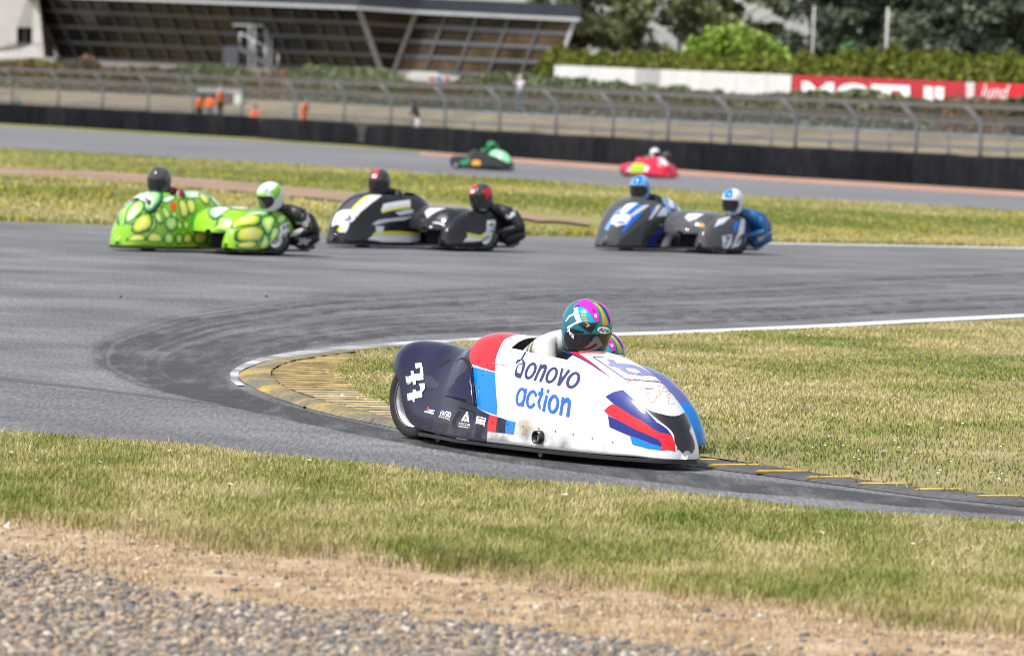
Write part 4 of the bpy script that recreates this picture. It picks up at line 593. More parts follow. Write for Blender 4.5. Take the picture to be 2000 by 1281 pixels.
def stain_mat(name, col, op):
    m = bpy.data.materials.new(name); m.use_nodes = True; nt = m.node_tree; b = nt.nodes['Principled BSDF']; b.inputs['Base Color'].default_value = col + (1,); b.inputs['Roughness'].default_value = 0.6
    tc = nt.nodes.new('ShaderNodeTexCoord'); nz = nt.nodes.new('ShaderNodeTexNoise'); nz.inputs['Scale'].default_value = 7; nz.inputs['Detail'].default_value = 6; nt.links.new(tc.outputs['Object'], nz.inputs['Vector'])
    mr = nt.nodes.new('ShaderNodeMapRange'); mr.inputs['From Min'].default_value = 0.42; mr.inputs['From Max'].default_value = 0.75; mr.inputs['To Max'].default_value = op; nt.links.new(nz.outputs['Fac'], mr.inputs['Value'])
    at_ = nt.nodes.new('ShaderNodeAttribute'); at_.attribute_name = 'Col'; mu = nt.nodes.new('ShaderNodeMath'); mu.operation = 'MULTIPLY'; nt.links.new(mr.outputs[0], mu.inputs[0]); nt.links.new(at_.outputs['Fac'], mu.inputs[1]); nt.links.new(mu.outputs[0], b.inputs['Alpha'])
    return m
def fade_box(u0, u1, v0, v1):
    return lambda uv: np.repeat((np.clip(np.minimum(uv[:, 0]-u0, u1-uv[:, 0])/((u1-u0)*0.35), 0, 1) * np.clip(np.minimum(uv[:, 1]-v0+0.01, v1-uv[:, 1])/((v1-v0)*0.4), 0, 1))[:, None], 3, 1)
decal('exhaust_stain', MAIN, [[(1.40, 0.012), (1.80, 0.012), (1.80, 0.085), (1.40, 0.085)]], stain_mat('exhaust_soot', (0.42, 0.33, 0.17), 0.9), RIG, off=0.0040, du=0.02, dv=0.006, colf=fade_box(1.40, 1.80, 0.0, 0.085))
decal('road_grime', MAIN, [[(0.35, 0.004), (2.72, 0.004), (2.72, 0.05), (0.35, 0.05)]], stain_mat('road_film', (0.16, 0.15, 0.14), 0.8), RIG, off=0.0048, du=0.03, dv=0.006, colf=fade_box(0.35, 2.72, -0.03, 0.05))
CH_TAB = [(0.050, 0.20, 0.42, 0.30, 2.4, 1.12), (0.200, 0.25, 0.52, 0.20, 2.4, 1.10), (0.550, 0.29, 0.56, 0.10, 2.4, 1.05), (0.950, 0.30, 0.56, 0.09, 2.4, 1.0), (1.200, 0.29, 0.525, 0.08, 2.4, 0.97), (1.400, 0.25, 0.45, 0.075, 2.3, 0.95), (1.550, 0.20, 0.34, 0.07, 2.3, 0.95), (1.640, 0.14, 0.22, 0.07, 2.2, 0.95), (1.680, 0.07, 0.14, 0.07, 2.1, 0.95), (1.688, 0.02, 0.10, 0.07, 2.0, 0.95)]
CH = Shell(CH_TAB)
skin_mesh('chair_fairing', CH, [paint('navy_sky_sheen', (0.10, 0.11, 0.30), 0.2)], RIG, nx=70, nv=50)  # navy flank: the sky's reflection at a grazing angle is put into the colour
decal('chair_nose_paint', CH, [[(1.535, 0.0), (1.685, 0.0), (1.685, 1.0), (1.535, 1.0), (1.55, 0.5)]], SKYB, RIG, off=0.003, du=0.012)
wheel('chair_wheel', RIG, (0.5, 1.12, 0.25), r=0.25, w=0.2, out=1)
dk = MB(); dk.box((0.55, 0.72, 0.07), (1.7, 0.75, 0.03)); bevel(dk.build('platform', CARBON, RIG), 0.008)

# rider: prone in the fairing, looking along the machine
DRV = empty('person', (-0.559, 37.971, 0.004), YAW)
tag(DRV, 'rider in pale leathers and a magenta, turquoise and gold helmet lying in the white sidecar', 'person', 'riders and passengers on the sidecars')
PALE = leather('pale', (0.52, 0.51, 0.49)); OLIVE = leather('olive', (0.13, 0.105, 0.06))
body_mesh('body', {'pelvis': ((0.80, 0, 0.36), 0.15), 'waist': ((1.02, 0, 0.46), 0.145), 'chest': ((1.32, 0, 0.62), (0.19, 0.165)), 'neck': ((1.50, 0, 0.74), 0.09), 'head': ((1.62, 0, 0.80), 0.07),
    'sh_l': ((1.46, 0.13, 0.735), 0.095), 'sh_r': ((1.46, -0.13, 0.735), 0.095), 'el_l': ((1.60, 0.19, 0.46), 0.055), 'el_r': ((1.60, -0.19, 0.46), 0.055), 'wr_l': ((1.78, 0.20, 0.36), 0.04), 'wr_r': ((1.78, -0.20, 0.36), 0.04),
    'hip_l': ((0.82, 0.13, 0.32), 0.10), 'hip_r': ((0.82, -0.13, 0.32), 0.10), 'kn_l': ((1.18, 0.24, 0.20), 0.075), 'kn_r': ((1.18, -0.24, 0.20), 0.075), 'an_l': ((0.80, 0.24, 0.14), 0.05), 'an_r': ((0.80, -0.24, 0.14), 0.05), 'toe_l': ((0.66, 0.24, 0.12), 0.04), 'toe_r': ((0.66, -0.24, 0.12), 0.04)}, DRV, PALE, sub=3)
bd_ = DRV.children[0].data; bd_.materials.append(OLIVE)
bd_.polygons.foreach_set('material_index', [1 if p.center.z > 0.55 and (abs(p.center.x + 0.5 * abs(p.center.y) - 1.40) < 0.022 or abs(p.center.x + 0.5 * abs(p.center.y) - 1.47) < 0.014) else 0 for p in bd_.polygons])

M_MAG = paint('magenta', (0.72, 0.02, 0.46), 0.2); M_AQUA = paint('aqua', (0.01, 0.33, 0.48), 0.2); M_TEAL = paint('teal', (0.0, 0.30, 0.25), 0.2); M_GOLD = paint('gold', (0.62, 0.36, 0.05), 0.25); M_DTEAL = paint('dark_teal', (0.012, 0.15, 0.22), 0.2)
def bright_helmet(person, loc, yaw, pitch, roll, sc):
    h = put_helmet(person, loc, yaw, pitch, roll, M_DTEAL, sc)
    decal('crown_ridge', HELMET, DH['magenta'][:1], M_MAG, h, off=0.006, du=0.1, dv=0.04)
    decal('crown_ridge', HELMET, DH['magenta'][1:] + [[(-a, b) for a, b in DH['magenta'][0]]][:0], M_MAG, h, off=0.006, du=0.1, dv=0.04)
    for nm_, key, mm, of in (('paint_panel', 'aqua', M_AQUA, 0.002), ('paint_panel', 'teal', M_TEAL, 0.0024), ('gold_stripe', 'gold', M_GOLD, 0.0032), ('paint_panel', 'white', INKW, 0.002), ('brow_panel', 'brow', BLACKP, 0.0035), ('badge', 'oval_k', INKK, 0.005)):
        decal(nm_, HELMET, DH[key], mm, h, off=of, du=0.1, dv=0.04)
    bd = decal('badge', HELMET, DH['oval_w'], INKW, h, off=0.0062, du=0.1, dv=0.04)
    text_on('lettering', HELMET, 'Arai', DH['arai'], INKK, bd, off=0.0078, bold=0.015, shear=0.25)
    decal('lettering', HELMET, DH['goldmarks'], M_GOLD, h, off=0.004, du=0.1, dv=0.04)
    decal('vent', HELMET, DH['dots'], INKW, h, off=0.008, du=0.1, dv=0.04); decal('vent', HELMET, DH['slots'], HOLLOW, h, off=0.008, du=0.1, dv=0.04)
    decal('cheek_panel', HELMET, [[(-1.9, 0.03), (-1.75, 0.25), (-1.45, 0.38), (-0.9, 0.40), (-0.9, 0.02)], [(1.9, 0.03), (1.75, 0.25), (1.45, 0.38), (0.9, 0.40), (0.9, 0.02)], [(-0.95, 0.012), (-0.95, 0.12), (0.95, 0.12), (0.95, 0.012)]], BLACKP, h, off=0.0032, du=0.1, dv=0.04)
    text_on('lettering', HELMET, 'Arai', [(-1.62, 0.30), (-1.28, 0.24), (-1.28, 0.32), (-1.60, 0.37)], INKW, h, off=0.006, bold=0.02)
    visor(h, 0.235)
    return h
bright_helmet(DRV, (1.735, 0, 0.862), 0.04, 0.30, 0.0, 1.07)
# stripes on the leathers
PAS = empty('person', (-0.559, 37.971, 0.004), YAW)
tag(PAS, 'passenger whose turquoise and magenta helmet just shows behind the white sidecar', 'person', 'riders and passengers on the sidecars')
def passenger_body(root, m, dx=0.0, dy=0.0, low=0.0, sub=1):
    q = lambda x, y, z: (x + dx, y + dy, z - low)
    return body_mesh('body', {'pelvis': (q(0.00, 1.30, 0.32), (0.19, 0.17)), 'waist': (q(0.10, 1.29, 0.46), 0.18), 'chest': (q(0.27, 1.25, 0.58), (0.20, 0.17)), 'neck': (q(0.45, 1.20, 0.68), 0.08), 'head': (q(0.56, 1.19, 0.76), 0.07),
        'sh_l': (q(0.30, 1.44, 0.56), 0.095), 'sh_r': (q(0.34, 1.02, 0.60), 0.09), 'el_l': (q(0.22, 1.50, 0.36), 0.066), 'el_r': (q(0.50, 0.86, 0.50), 0.06), 'wr_l': (q(0.40, 1.36, 0.30), 0.045), 'wr_r': (q(0.62, 0.72, 0.52), 0.045),
        'hip_l': (q(-0.03, 1.38, 0.26), 0.13), 'hip_r': (q(-0.06, 1.18, 0.27), 0.13), 'kn_l': (q(0.20, 1.24, 0.17), 0.09), 'kn_r': (q(0.10, 0.95, 0.22), 0.09), 'an_l': (q(-0.16, 1.10, 0.14), 0.06), 'an_r': (q(-0.30, 0.80, 0.15), 0.06), 'toe_l': (q(-0.30, 1.06, 0.12), 0.05), 'toe_r': (q(-0.44, 0.76, 0.12), 0.05)}, root, m, sub=sub)
passenger_body(PAS, PALE, dx=0.40, dy=-0.52, low=0.14, sub=2)
bright_helmet(PAS, (1.02, 0.68, 0.635), 0.25, 0.25, 0.1, 1.0)
# ------------------------------------------------------------------ ground, circuit, verges
def ground_mat(name, cols, scale, rough=0.9, detail=8, fine=None, bump=0.3, stretch=(1, 1, 1), fstretch=None):
    """noise ramp through several colours, world metres"""
    m = bpy.data.materials.new(name); m.use_nodes = True; nt = m.node_tree; L = nt.links
    b = nt.nodes['Principled BSDF']; b.inputs['Roughness'].default_value = rough; b.inputs['Specular IOR Level'].default_value = 0.25
    geo = nt.nodes.new('ShaderNodeNewGeometry')
    mp = nt.nodes.new('ShaderNodeMapping'); mp.inputs['Scale'].default_value = stretch
    L.new(geo.outputs['Position'], mp.inputs['Vector'])
    n1 = nt.nodes.new('ShaderNodeTexNoise'); n1.inputs['Scale'].default_value = scale; n1.inputs['Detail'].default_value = detail; n1.inputs['Roughness'].default_value = 0.6
    L.new(mp.outputs[0], n1.inputs['Vector'])
    r = nt.nodes.new('ShaderNodeValToRGB'); e = r.color_ramp.elements
    while len(e) < len(cols): e.new(0.5)
    for i, c in enumerate(cols):
        e[i].position = 0.30 + 0.40 * i / (len(cols) - 1); e[i].color = tuple(c) + (1,)
    L.new(n1.outputs['Fac'], r.inputs['Fac']); out = r.outputs[0]
    if fine:
        n2 = nt.nodes.new('ShaderNodeTexNoise'); n2.inputs['Scale'].default_value = fine[0]; n2.inputs['Detail'].default_value = 3
        if fstretch:
            m3 = nt.nodes.new('ShaderNodeMapping'); m3.inputs['Scale'].default_value = fstretch; L.new(geo.outputs['Position'], m3.inputs['Vector']); L.new(m3.outputs[0], n2.inputs['Vector'])
        else: L.new(geo.outputs['Position'], n2.inputs['Vector'])
        mr = nt.nodes.new('ShaderNodeMapRange'); mr.inputs['From Min'].default_value = 0.25; mr.inputs['From Max'].default_value = 0.75; mr.inputs['To Min'].default_value = 1 - fine[1]; mr.inputs['To Max'].default_value = 1 + fine[1]
        L.new(n2.outputs['Fac'], mr.inputs['Value'])
        vm = nt.nodes.new('ShaderNodeVectorMath'); vm.operation = 'SCALE'; L.new(out, vm.inputs[0]); L.new(mr.outputs[0], vm.inputs['Scale']); out = vm.outputs[0]
        if bump:
            bp = nt.nodes.new('ShaderNodeBump'); bp.inputs['Strength'].default_value = bump; bp.inputs['Distance'].default_value = 0.01
            L.new(n2.outputs['Fac'], bp.inputs['Height']); L.new(bp.outputs[0], b.inputs['Normal'])
    L.new(out, b.inputs['Base Color'])
    return m

def resample(pl, n):
    pl = np.array(pl, float)
    if np.all(np.diff(pl[:, 0]) > 0):
        x = np.linspace(pl[0, 0], pl[-1, 0], n); return np.stack([x, np.interp(x, pl[:, 0], pl[:, 1])], 1)
    d = np.r_[0, np.cumsum(np.hypot(*np.diff(pl, axis=0).T))]
    t = np.linspace(0, d[-1], n)
    return np.stack([np.interp(t, d, pl[:, 0]), np.interp(t, d, pl[:, 1])], 1)

def ground_line(pl, n):
    return np.array([ground_at(*p) for p in resample(pl, n)])

def strip(name, near, far, dz, m, nx=60, ny=12, world=False, jit=0.0, kind='structure', parent=None):
    A = np.array(near, float) if world else ground_line(near, nx)
    B = np.array(far, float) if world else ground_line(far, nx)
    if jit:
        rg = np.random.default_rng(len(name)); A = A + rg.normal(0, jit, A.shape) * [0, 1, 0]; B = B + rg.normal(0, jit, B.shape) * [0, 1, 0]
    t = np.linspace(0, 1, ny)[None, :, None]
    G = A[:, None] * (1 - t) + B[:, None] * t
    G[..., 2] = terrain(G[..., 1]) + dz
    F_ = [(i*ny+j, (i+1)*ny+j, (i+1)*ny+j+1, i*ny+j+1) for i in range(len(A)-1) for j in range(ny-1)]
    o = mesh_obj(name, G.reshape(-1, 3), F_, m, parent)
    if kind and parent is None: tag(o, kind=kind)
    return o

ASPHALT = ground_mat('asphalt', [(0.086, 0.086, 0.090), (0.130, 0.130, 0.136), (0.178, 0.178, 0.189)], 0.42, rough=0.78, fine=(46, 0.42), bump=0.25, fstretch=(1, 0.07, 1))
ASPHALT2 = ground_mat('asphalt_far', [(0.120, 0.120, 0.128), (0.148, 0.148, 0.157), (0.165, 0.165, 0.176)], 0.10, rough=0.8, fine=(20, 0.12), bump=0, stretch=(1, 0.3, 1))
EARTH = ground_mat('dry_earth', [(0.21, 0.135, 0.080), (0.34, 0.24, 0.15), (0.46, 0.36, 0.25)], 2.6, fine=(30, 0.35), bump=0.6)
TURF = ground_mat('turf', [(0.15, 0.15, 0.05), (0.25, 0.21, 0.10), (0.36, 0.28, 0.16)], 0.8, fine=(40, 0.35), bump=0.6)
TURF2 = ground_mat('turf_far', [(0.14, 0.15, 0.035), (0.21, 0.20, 0.055), (0.28, 0.25, 0.09)], 0.16, fine=(6, 0.2), bump=0, stretch=(0.5, 1, 1))
PATHM = ground_mat('worn_path', [(0.20, 0.125, 0.09), (0.27, 0.18, 0.13), (0.30, 0.22, 0.13)], 0.35, fine=(8, 0.2), bump=0)
GRAVELBED = ground_mat('gravel_bed', [(0.16, 0.13, 0.105), (0.27, 0.215, 0.165), (0.37, 0.30, 0.23)], 6.0, fine=(40, 0.4), bump=0.6)

ys = np.concatenate([np.linspace(-60, 100, 9), np.linspace(105, 340, 48), [500, 900, 1600, 3000]])
xs = np.array([-1500, -300, -120, -60, -30, 0, 30, 60, 120, 300, 1500.0])
GX, GY = np.meshgrid(xs, ys, indexing='ij')
gv = np.stack([GX, GY, terrain(GY) - 0.03], -1).reshape(-1, 3); ny_ = len(ys)
tag(mesh_obj('ground', gv, [(i*ny_+j, (i+1)*ny_+j, (i+1)*ny_+j+1, i*ny_+j+1) for i in range(len(xs)-1) for j in range(ny_-1)], TURF2), kind='structure')

strip('track', [(-600, 900), (2600, 1150)], [(-600, 420), (0, 433), (220, 441), (640, 456), (1000, 461), (1200, 464), (1500, 473), (2000, 487), (2600, 503)], 0.0, ASPHALT, nx=80, ny=24)
FARN = [(-400, 272), (0, 291), (500, 318), (1000, 352), (1500, 387), (2000, 415), (2400, 437)]
FARF = [(-400, 228), (0, 246), (500, 275), (900, 304), (1200, 326), (1500, 347), (1900, 372), (2400, 402)]
strip('far_track', FARN, FARF, 0.006, ASPHALT2, nx=60, ny=10)
strip('run_off_edge', [(820, 304), (1000, 318), (1200, 334), (1500, 354), (1900, 379), (2400, 409)], [(820, 297), (1000, 309), (1200, 323), (1500, 345), (1900, 369), (2400, 399)], 0.012, ground_mat('faded_red', [(0.30, 0.15, 0.11), (0.36, 0.20, 0.15), (0.34, 0.27, 0.23)], 0.4, fine=(5, 0.2), bump=0), nx=50, ny=4)
strip('edge_line', [(1500, 477.5), (2000, 486.5), (2600, 500)], [(1500, 475.8), (2000, 484.6), (2600, 498)], 0.010, mat('white_line', (0.62, 0.63, 0.66), rough=0.7, vary=0.15, scale=3), nx=30, ny=2)
strip('path', [(-300, 330), (0, 346), (200, 354), (400, 369), (640, 391), (900, 416), (1150, 440)], [(-300, 312), (0, 326), (200, 334), (400, 350), (640, 373), (900, 404), (1150, 434)], 0.012, PATHM, nx=60, ny=5, jit=0.35)

# foreground: gravel trap, bare earth, mown verge
V_NEAR = [(-300, 985), (0, 1022), (250, 1052), (480, 1078), (640, 1082), (900, 1112), (1300, 1172), (1700, 1212), (2000, 1237), (2300, 1260)]
V_FAR = [(-300, 834), (0, 853), (260, 868), (590, 905), (900, 936), (1200, 964), (1500, 993), (2000, 1036), (2300, 1061)]
G_TOP = [(-300, 1050), (0, 1090), (150, 1122), (300, 1166), (400, 1182), (640, 1202), (1000, 1238), (1400, 1290), (2000, 1340), (2300, 1370)]
strip('verge', [(p[0], p[1] - 66) for p in V_NEAR], V_FAR, 0.020, TURF, nx=80, ny=20, jit=0.05)
strip('bare_earth', [(p[0], p[1] + 60) for p in G_TOP], [(p[0], p[1] - 90) for p in V_NEAR], 0.012, EARTH, nx=80, ny=16, jit=0.10)
strip('gravel_trap', [(-900, 1900), (2900, 1900)], G_TOP, 0.024, GRAVELBED, nx=80, ny=20, jit=0.12)

# the corner's infield
I_LOW = [(520, 738), (560, 765), (640, 790), (760, 812), (900, 848), (1100, 872), (1340, 893), (1420, 903), (1500, 915), (1650, 938), (1800, 958), (2000, 977), (2400, 1015)]
I_UP = [(520, 736), (560, 716), (640, 700), (720, 688), (900, 676), (1100, 668), (1340, 656), (1420, 653), (1500, 650), (1650, 643), (1800, 636), (2000, 626), (2400, 604)]
strip('infield', I_LOW, I_UP, 0.020, TURF, nx=90, ny=30)
K_OUT = [(2400, 1026), (2000, 990), (1800, 970), (1650, 950), (1500, 930), (1340, 910), (1100, 888), (900, 863), (760, 834), (680, 818), (600, 798), (540, 778), (492, 757), (468, 742), (463, 735), (470, 727), (492, 716), (540, 704), (620, 693), (720, 684), (860, 676)]
K_IN = [(2400, 1014), (2000, 978), (1800, 959), (1650, 939), (1500, 916), (1340, 896), (1100, 874), (900, 850), (760, 826), (690, 808), (620, 790), (575, 775), (545, 760), (530, 746), (527, 738), (532, 730), (545, 722), (575, 712), (640, 702), (720, 691), (860, 680)]
KERBM = ground_mat('kerb_concrete', [(0.10, 0.10, 0.105), (0.17, 0.15, 0.10), (0.42, 0.29, 0.07)], 1.2, fine=(25, 0.4), bump=0.4)
KERBD = ground_mat('kerb_dark', [(0.05, 0.05, 0.055), (0.085, 0.085, 0.09), (0.13, 0.125, 0.12)], 1.0, fine=(25, 0.4), bump=0.4)
def kerb_slab(name, a, b, m, h, n):
    A, B = ground_line(a, n), ground_line(b, n)
    V = []; F_ = []
    for p, q in zip(A, B):
        V += [(p[0], p[1], 0.004), tuple(p*0.75 + q*0.25 + [0, 0, h*0.7]), tuple(p*0.25 + q*0.75 + [0, 0, h]), tuple(q + [0, 0, h*0.9])]
    for i in range(n-1):
        for j in range(3): F_.append((4*i+j, 4*i+j+1, 4*i+5+j, 4*i+4+j))
    return mesh_obj(name, V, F_, m, None, smooth=True)
kb = kerb_slab('kerb', K_OUT[6:], K_IN[6:], KERBM, 0.045, 120)
tag(kb, 'worn yellow kerb wrapped round the tip of the corner, ribbed behind', 'kerb')
kd = kerb_slab('kerb', K_OUT[:7], K_IN[:7], KERBD, 0.024, 60)
tag(kd, 'dark low kerb with yellow painted blocks leading away from the white sidecar', 'kerb')
YB = mat('yellow_kerb_paint', (0.56, 0.36, 0.06), rough=0.75, vary=0.5, scale=5, bump=0.3)
YB2 = mat('worn_kerb_paint', (0.36, 0.27, 0.12), rough=0.8, vary=0.7, scale=5, bump=0.3)
WB = mat('white_kerb_paint', (0.40, 0.37, 0.31), rough=0.8, vary=0.4, scale=4, bump=0.3)
for x0, x1, y in ((1352, 1405, 905), (1382, 1491, 915), (1471, 1585, 927.5), (1573, 1680, 939), (1673, 1783, 951.7), (1785, 1885, 963), (1904, 2003, 976), (2020, 2120, 988)):
    a, b = ground_at(x0, y + 0.4), ground_at(x1, y + 0.4); c, e = ground_at(x0 + 12, y - 1.9), ground_at(x1 - 14, y - 1.9)
    V = [(p[0], p[1], z) for z in (0.012, 0.0265) for p in (a, b, e, c)]
    mesh_obj('painted_block', V, [(0,3,2,1), (4,5,6,7), (0,1,5,4), (1,2,6,5), (2,3,7,6), (3,0,4,7)], YB, kd)
rl = np.array([(690, 690), (620, 703), (560, 716), (534, 730), (534, 745), (560, 765), (620, 786), (690, 806), (770, 826), (900, 848)], float)
rr = np.array([(760, 690), (700, 702), (672, 715), (660, 730), (664, 742), (690, 760), (725, 780), (770, 797), (860, 822), (940, 846)], float)
yk = 698.0; k = 0
rgk = np.random.default_rng(5)
while yk < 840:
    xl, xr = np.interp(yk, rl[:, 1], rl[:, 0]) + rgk.normal(0, 4), np.interp(yk, rr[:, 1], rr[:, 0]) + rgk.normal(0, 7)
    th = 1.2 + (yk - 698) * 0.009
    a, b, c, e = ground_at(xl, yk + th/2), ground_at(xr, yk + 2 + th/2), ground_at(xr, yk + 2 - th/2), ground_at(xl, yk - th/2)
    V = [(p[0], p[1], z) for z in (0.02, 0.037) for p in (a, b, c, e)]
    mesh_obj('rib', V, [(0,3,2,1), (4,5,6,7), (0,1,5,4), (1,2,6,5), (2,3,7,6), (3,0,4,7)], WB if (yk > 770 and k % 2 == 0) else YB2, kb)
    yk += 3.6 + (yk - 698) * 0.016; k += 1
strip('rib_bed', [tuple(p) for p in rl[1:9]], [tuple(p) for p in rr[1:9]], 0.030, ground_mat('rib_bed', [(0.14, 0.11, 0.06), (0.30, 0.21, 0.08), (0.42, 0.30, 0.10)], 1.5, fine=(20, 0.4), bump=0.3), nx=40, ny=6)
# painted edge line round the corner
L_OUT = [(2400, 590), (2000, 612), (1800, 622), (1600, 633), (1300, 646), (1100, 652), (900, 660), (760, 668), (640, 677), (560, 686), (500, 698), (462, 712), (442, 727), (440, 742), (456, 756)]
L_IN = [(2400, 598), (2000, 620), (1800, 630), (1600, 641), (1300, 654), (1100, 660), (900, 668), (760, 677), (640, 688), (560, 699), (510, 709), (478, 721), (463, 732), (462, 740), (478, 754)]
A, B = ground_line(L_OUT, 120), ground_line(L_IN, 120); A = A*0.68 + B*0.32
wlm = ground_mat('corner_line', [(0.13, 0.13, 0.135), (0.30, 0.30, 0.31), (0.66, 0.66, 0.67)], 1.4, fine=(18, 0.25), bump=0.1)
# mostly fresh paint, scrubbed near the apex
strip('edge_line', A[:74], B[:74], 0.008, mat('white_line2', (0.72, 0.72, 0.73), rough=0.7, vary=0.12, scale=3), world=True, ny=3)
strip('edge_line', A[73:], B[73:], 0.008, wlm, world=True, ny=4)

# rubber laid through the corner
def rubber_mat(name, dens, col=(0.035, 0.035, 0.038)):
    m = bpy.data.materials.new(name); m.use_nodes = True; nt = m.node_tree; L = nt.links
    b = nt.nodes['Principled BSDF']; b.inputs['Base Color'].default_value = col + (1,); b.inputs['Roughness'].default_value = 0.7
    geo = nt.nodes.new('ShaderNodeNewGeometry'); n1 = nt.nodes.new('ShaderNodeTexNoise'); n1.inputs['Scale'].default_value = 2.2; n1.inputs['Detail'].default_value = 8; n1.inputs['Roughness'].default_value = 0.75
    L.new(geo.outputs['Position'], n1.inputs['Vector'])
    mr = nt.nodes.new('ShaderNodeMapRange'); mr.inputs['From Min'].default_value = 0.25; mr.inputs['From Max'].default_value = 0.60; mr.inputs['To Min'].default_value = 0.45; mr.inputs['To Max'].default_value = dens
    L.new(n1.outputs['Fac'], mr.inputs['Value'])
    at_ = nt.nodes.new('ShaderNodeAttribute'); at_.attribute_name = 'Col'
    mu = nt.nodes.new('ShaderNodeMath'); mu.operation = 'MULTIPLY'; L.new(mr.outputs[0], mu.inputs[0]); L.new(at_.outputs['Fac'], mu.inputs[1])
    L.new(mu.outputs[0], b.inputs['Alpha'])
    return m
c0 = ground_line([(2300, 588), (2000, 603), (1500, 628), (1100, 643), (800, 655), (620, 675), (500, 698), (438, 728), (446, 752), (520, 783), (640, 812), (800, 848), (1100, 895), (1500, 940), (2000, 998), (2300, 1030)], 160)
c1 = ground_line([(2300, 505), (2000, 520), (1500, 540), (1000, 556), (600, 580), (330, 618), (190, 662), (170, 705), (250, 750), (450, 795), (700, 850), (1000, 905), (1400, 958), (2000, 1008), (2300, 1034)], 160)
rgm = np.random.default_rng(11)
NS, NT = 620, 150
si = np.linspace(0, 159, NS); ti = np.linspace(-0.03, 1.08, NT)
e0 = np.stack([np.interp(si, np.arange(160), c0[:, q]) for q in range(3)], 1); e1 = np.stack([np.interp(si, np.arange(160), c1[:, q]) for q in range(3)], 1)
gap_ = np.linalg.norm(e1 - e0, axis=1)
G = e0[:, None] * (1 - ti[None, :, None]) + e1[:, None] * ti[None, :, None]; G[..., 2] = 0.004
dens = np.zeros((NS, NT))
for k in range(300):
    t = rgm.random() ** 1.15; a0 = rgm.uniform(-15, 140); a1 = a0 + rgm.uniform(14, 75); wd = rgm.uniform(0.03, 0.13) * (1.8 if rgm.random() < 0.15 else 1)
    tk = t + rgm.normal(0, 0.10) * (si - a0) / 60 + 0.02*np.sin(si*0.15 + rgm.uniform(0, 6))
    win = np.clip(np.minimum(si - a0, a1 - si) / rgm.uniform(4, 14), 0, 1) * rgm.uniform(0.10, 0.75)
    wt = np.maximum(wd / np.maximum(gap_, 1.5), 0.006)
    dens += win[:, None] * np.exp(-((ti[None] - tk[:, None]) / wt[:, None]) ** 2)
dens += 0.10 * np.exp(-((ti[None] - 0.22) / 0.25) ** 2) * np.exp(-((si[:, None] - 78) / 45) ** 2)
ef = np.clip((ti + 0.03) / 0.05, 0, 1) * np.clip((1.08 - ti) / 0.15, 0, 1)
grain = fbm(G[..., 0]*9, G[..., 1]*1.2, 5) ; dens = (1 - np.exp(-1.15*dens)) * ef[None] * np.clip(0.25 + 1.6*(grain - 0.22), 0.1, 1.1)
dens = np.clip(dens, 0, 0.85)
idx = np.arange(NS*NT).reshape(NS, NT)
T = np.stack([idx[:-1, :-1], idx[:-1, 1:], idx[1:, 1:], idx[1:, :-1]], -1).reshape(-1, 4)
rm_ = tri_obj('rubber_marks', G.reshape(-1, 3), T, rubber_mat('rubber_marks', 1.0, (0.040, 0.040, 0.043)), attr=np.repeat(dens.reshape(-1, 1), 3, 1), quads=True); tag(rm_, kind='stuff')
strip('tar_seam', [(-300, 712), (0, 742), (250, 770), (480, 798)], [(-300, 706), (0, 735), (250, 766), (480, 797)], 0.0015, mat('tar', (0.075, 0.075, 0.082), rough=0.7, vary=0.2, scale=4), nx=40, ny=3)

# ------------------------------------------------------------------ grass, gravel, flowers
RG = np.random.default_rng(42)
BLADE = mat('grass_blade', (0.2, 0.2, 0.1), rough=0.6, spec=0.25, attr='Col')
def blades(name, P, h, w, col, m=BLADE, bend=0.5):
    n = len(P); yaw = RG.uniform(0, 2*np.pi, n); ly = RG.uniform(0, 2*np.pi, n); ln = h * RG.uniform(0.1, bend, n)
    dx, dy = np.cos(yaw) * w / 2, np.sin(yaw) * w / 2
    lx, lz = np.cos(ly) * ln, np.sin(ly) * ln
    V = np.zeros((n, 5, 3)); V[:] = P[:, None]
    V[:, 0, 0] -= dx; V[:, 0, 1] -= dy; V[:, 1, 0] += dx; V[:, 1, 1] += dy
    for q, sg in ((2, 1), (3, -1)):
        V[:, q, 0] += sg*dx*0.8 + lx*0.35; V[:, q, 1] += sg*dy*0.8 + lz*0.35; V[:, q, 2] += h*0.55
    V[:, 4, 0] += lx; V[:, 4, 1] += lz; V[:, 4, 2] += np.sqrt(np.maximum(h*h - ln*ln, 0.2*h*h))
    b = (np.arange(n) * 5)[:, None]
    T = np.concatenate([b + [0, 1, 2], b + [0, 2, 3], b + [3, 2, 4]], 0)
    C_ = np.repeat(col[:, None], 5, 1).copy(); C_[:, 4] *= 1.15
    return tag(tri_obj(name, V.reshape(-1, 3), T, m, attr=C_.reshape(-1, 3)), kind='stuff')

def scatter(near, far, n, dz, a=0.0, b=1.0, pw=1.0):
    A, B = ground_line(near, 120), ground_line(far, 120)
    u = RG.uniform(0, 118.99, n); i = u.astype(int); f = (u - i)[:, None]
    t = (a + (b - a) * RG.random(n) ** pw)[:, None]
    P = (A[i]*(1-f) + A[i+1]*f) * (1-t) + (B[i]*(1-f) + B[i+1]*f) * t
    P[:, 2] = terrain(P[:, 1]) + dz
    return P, t[:, 0]

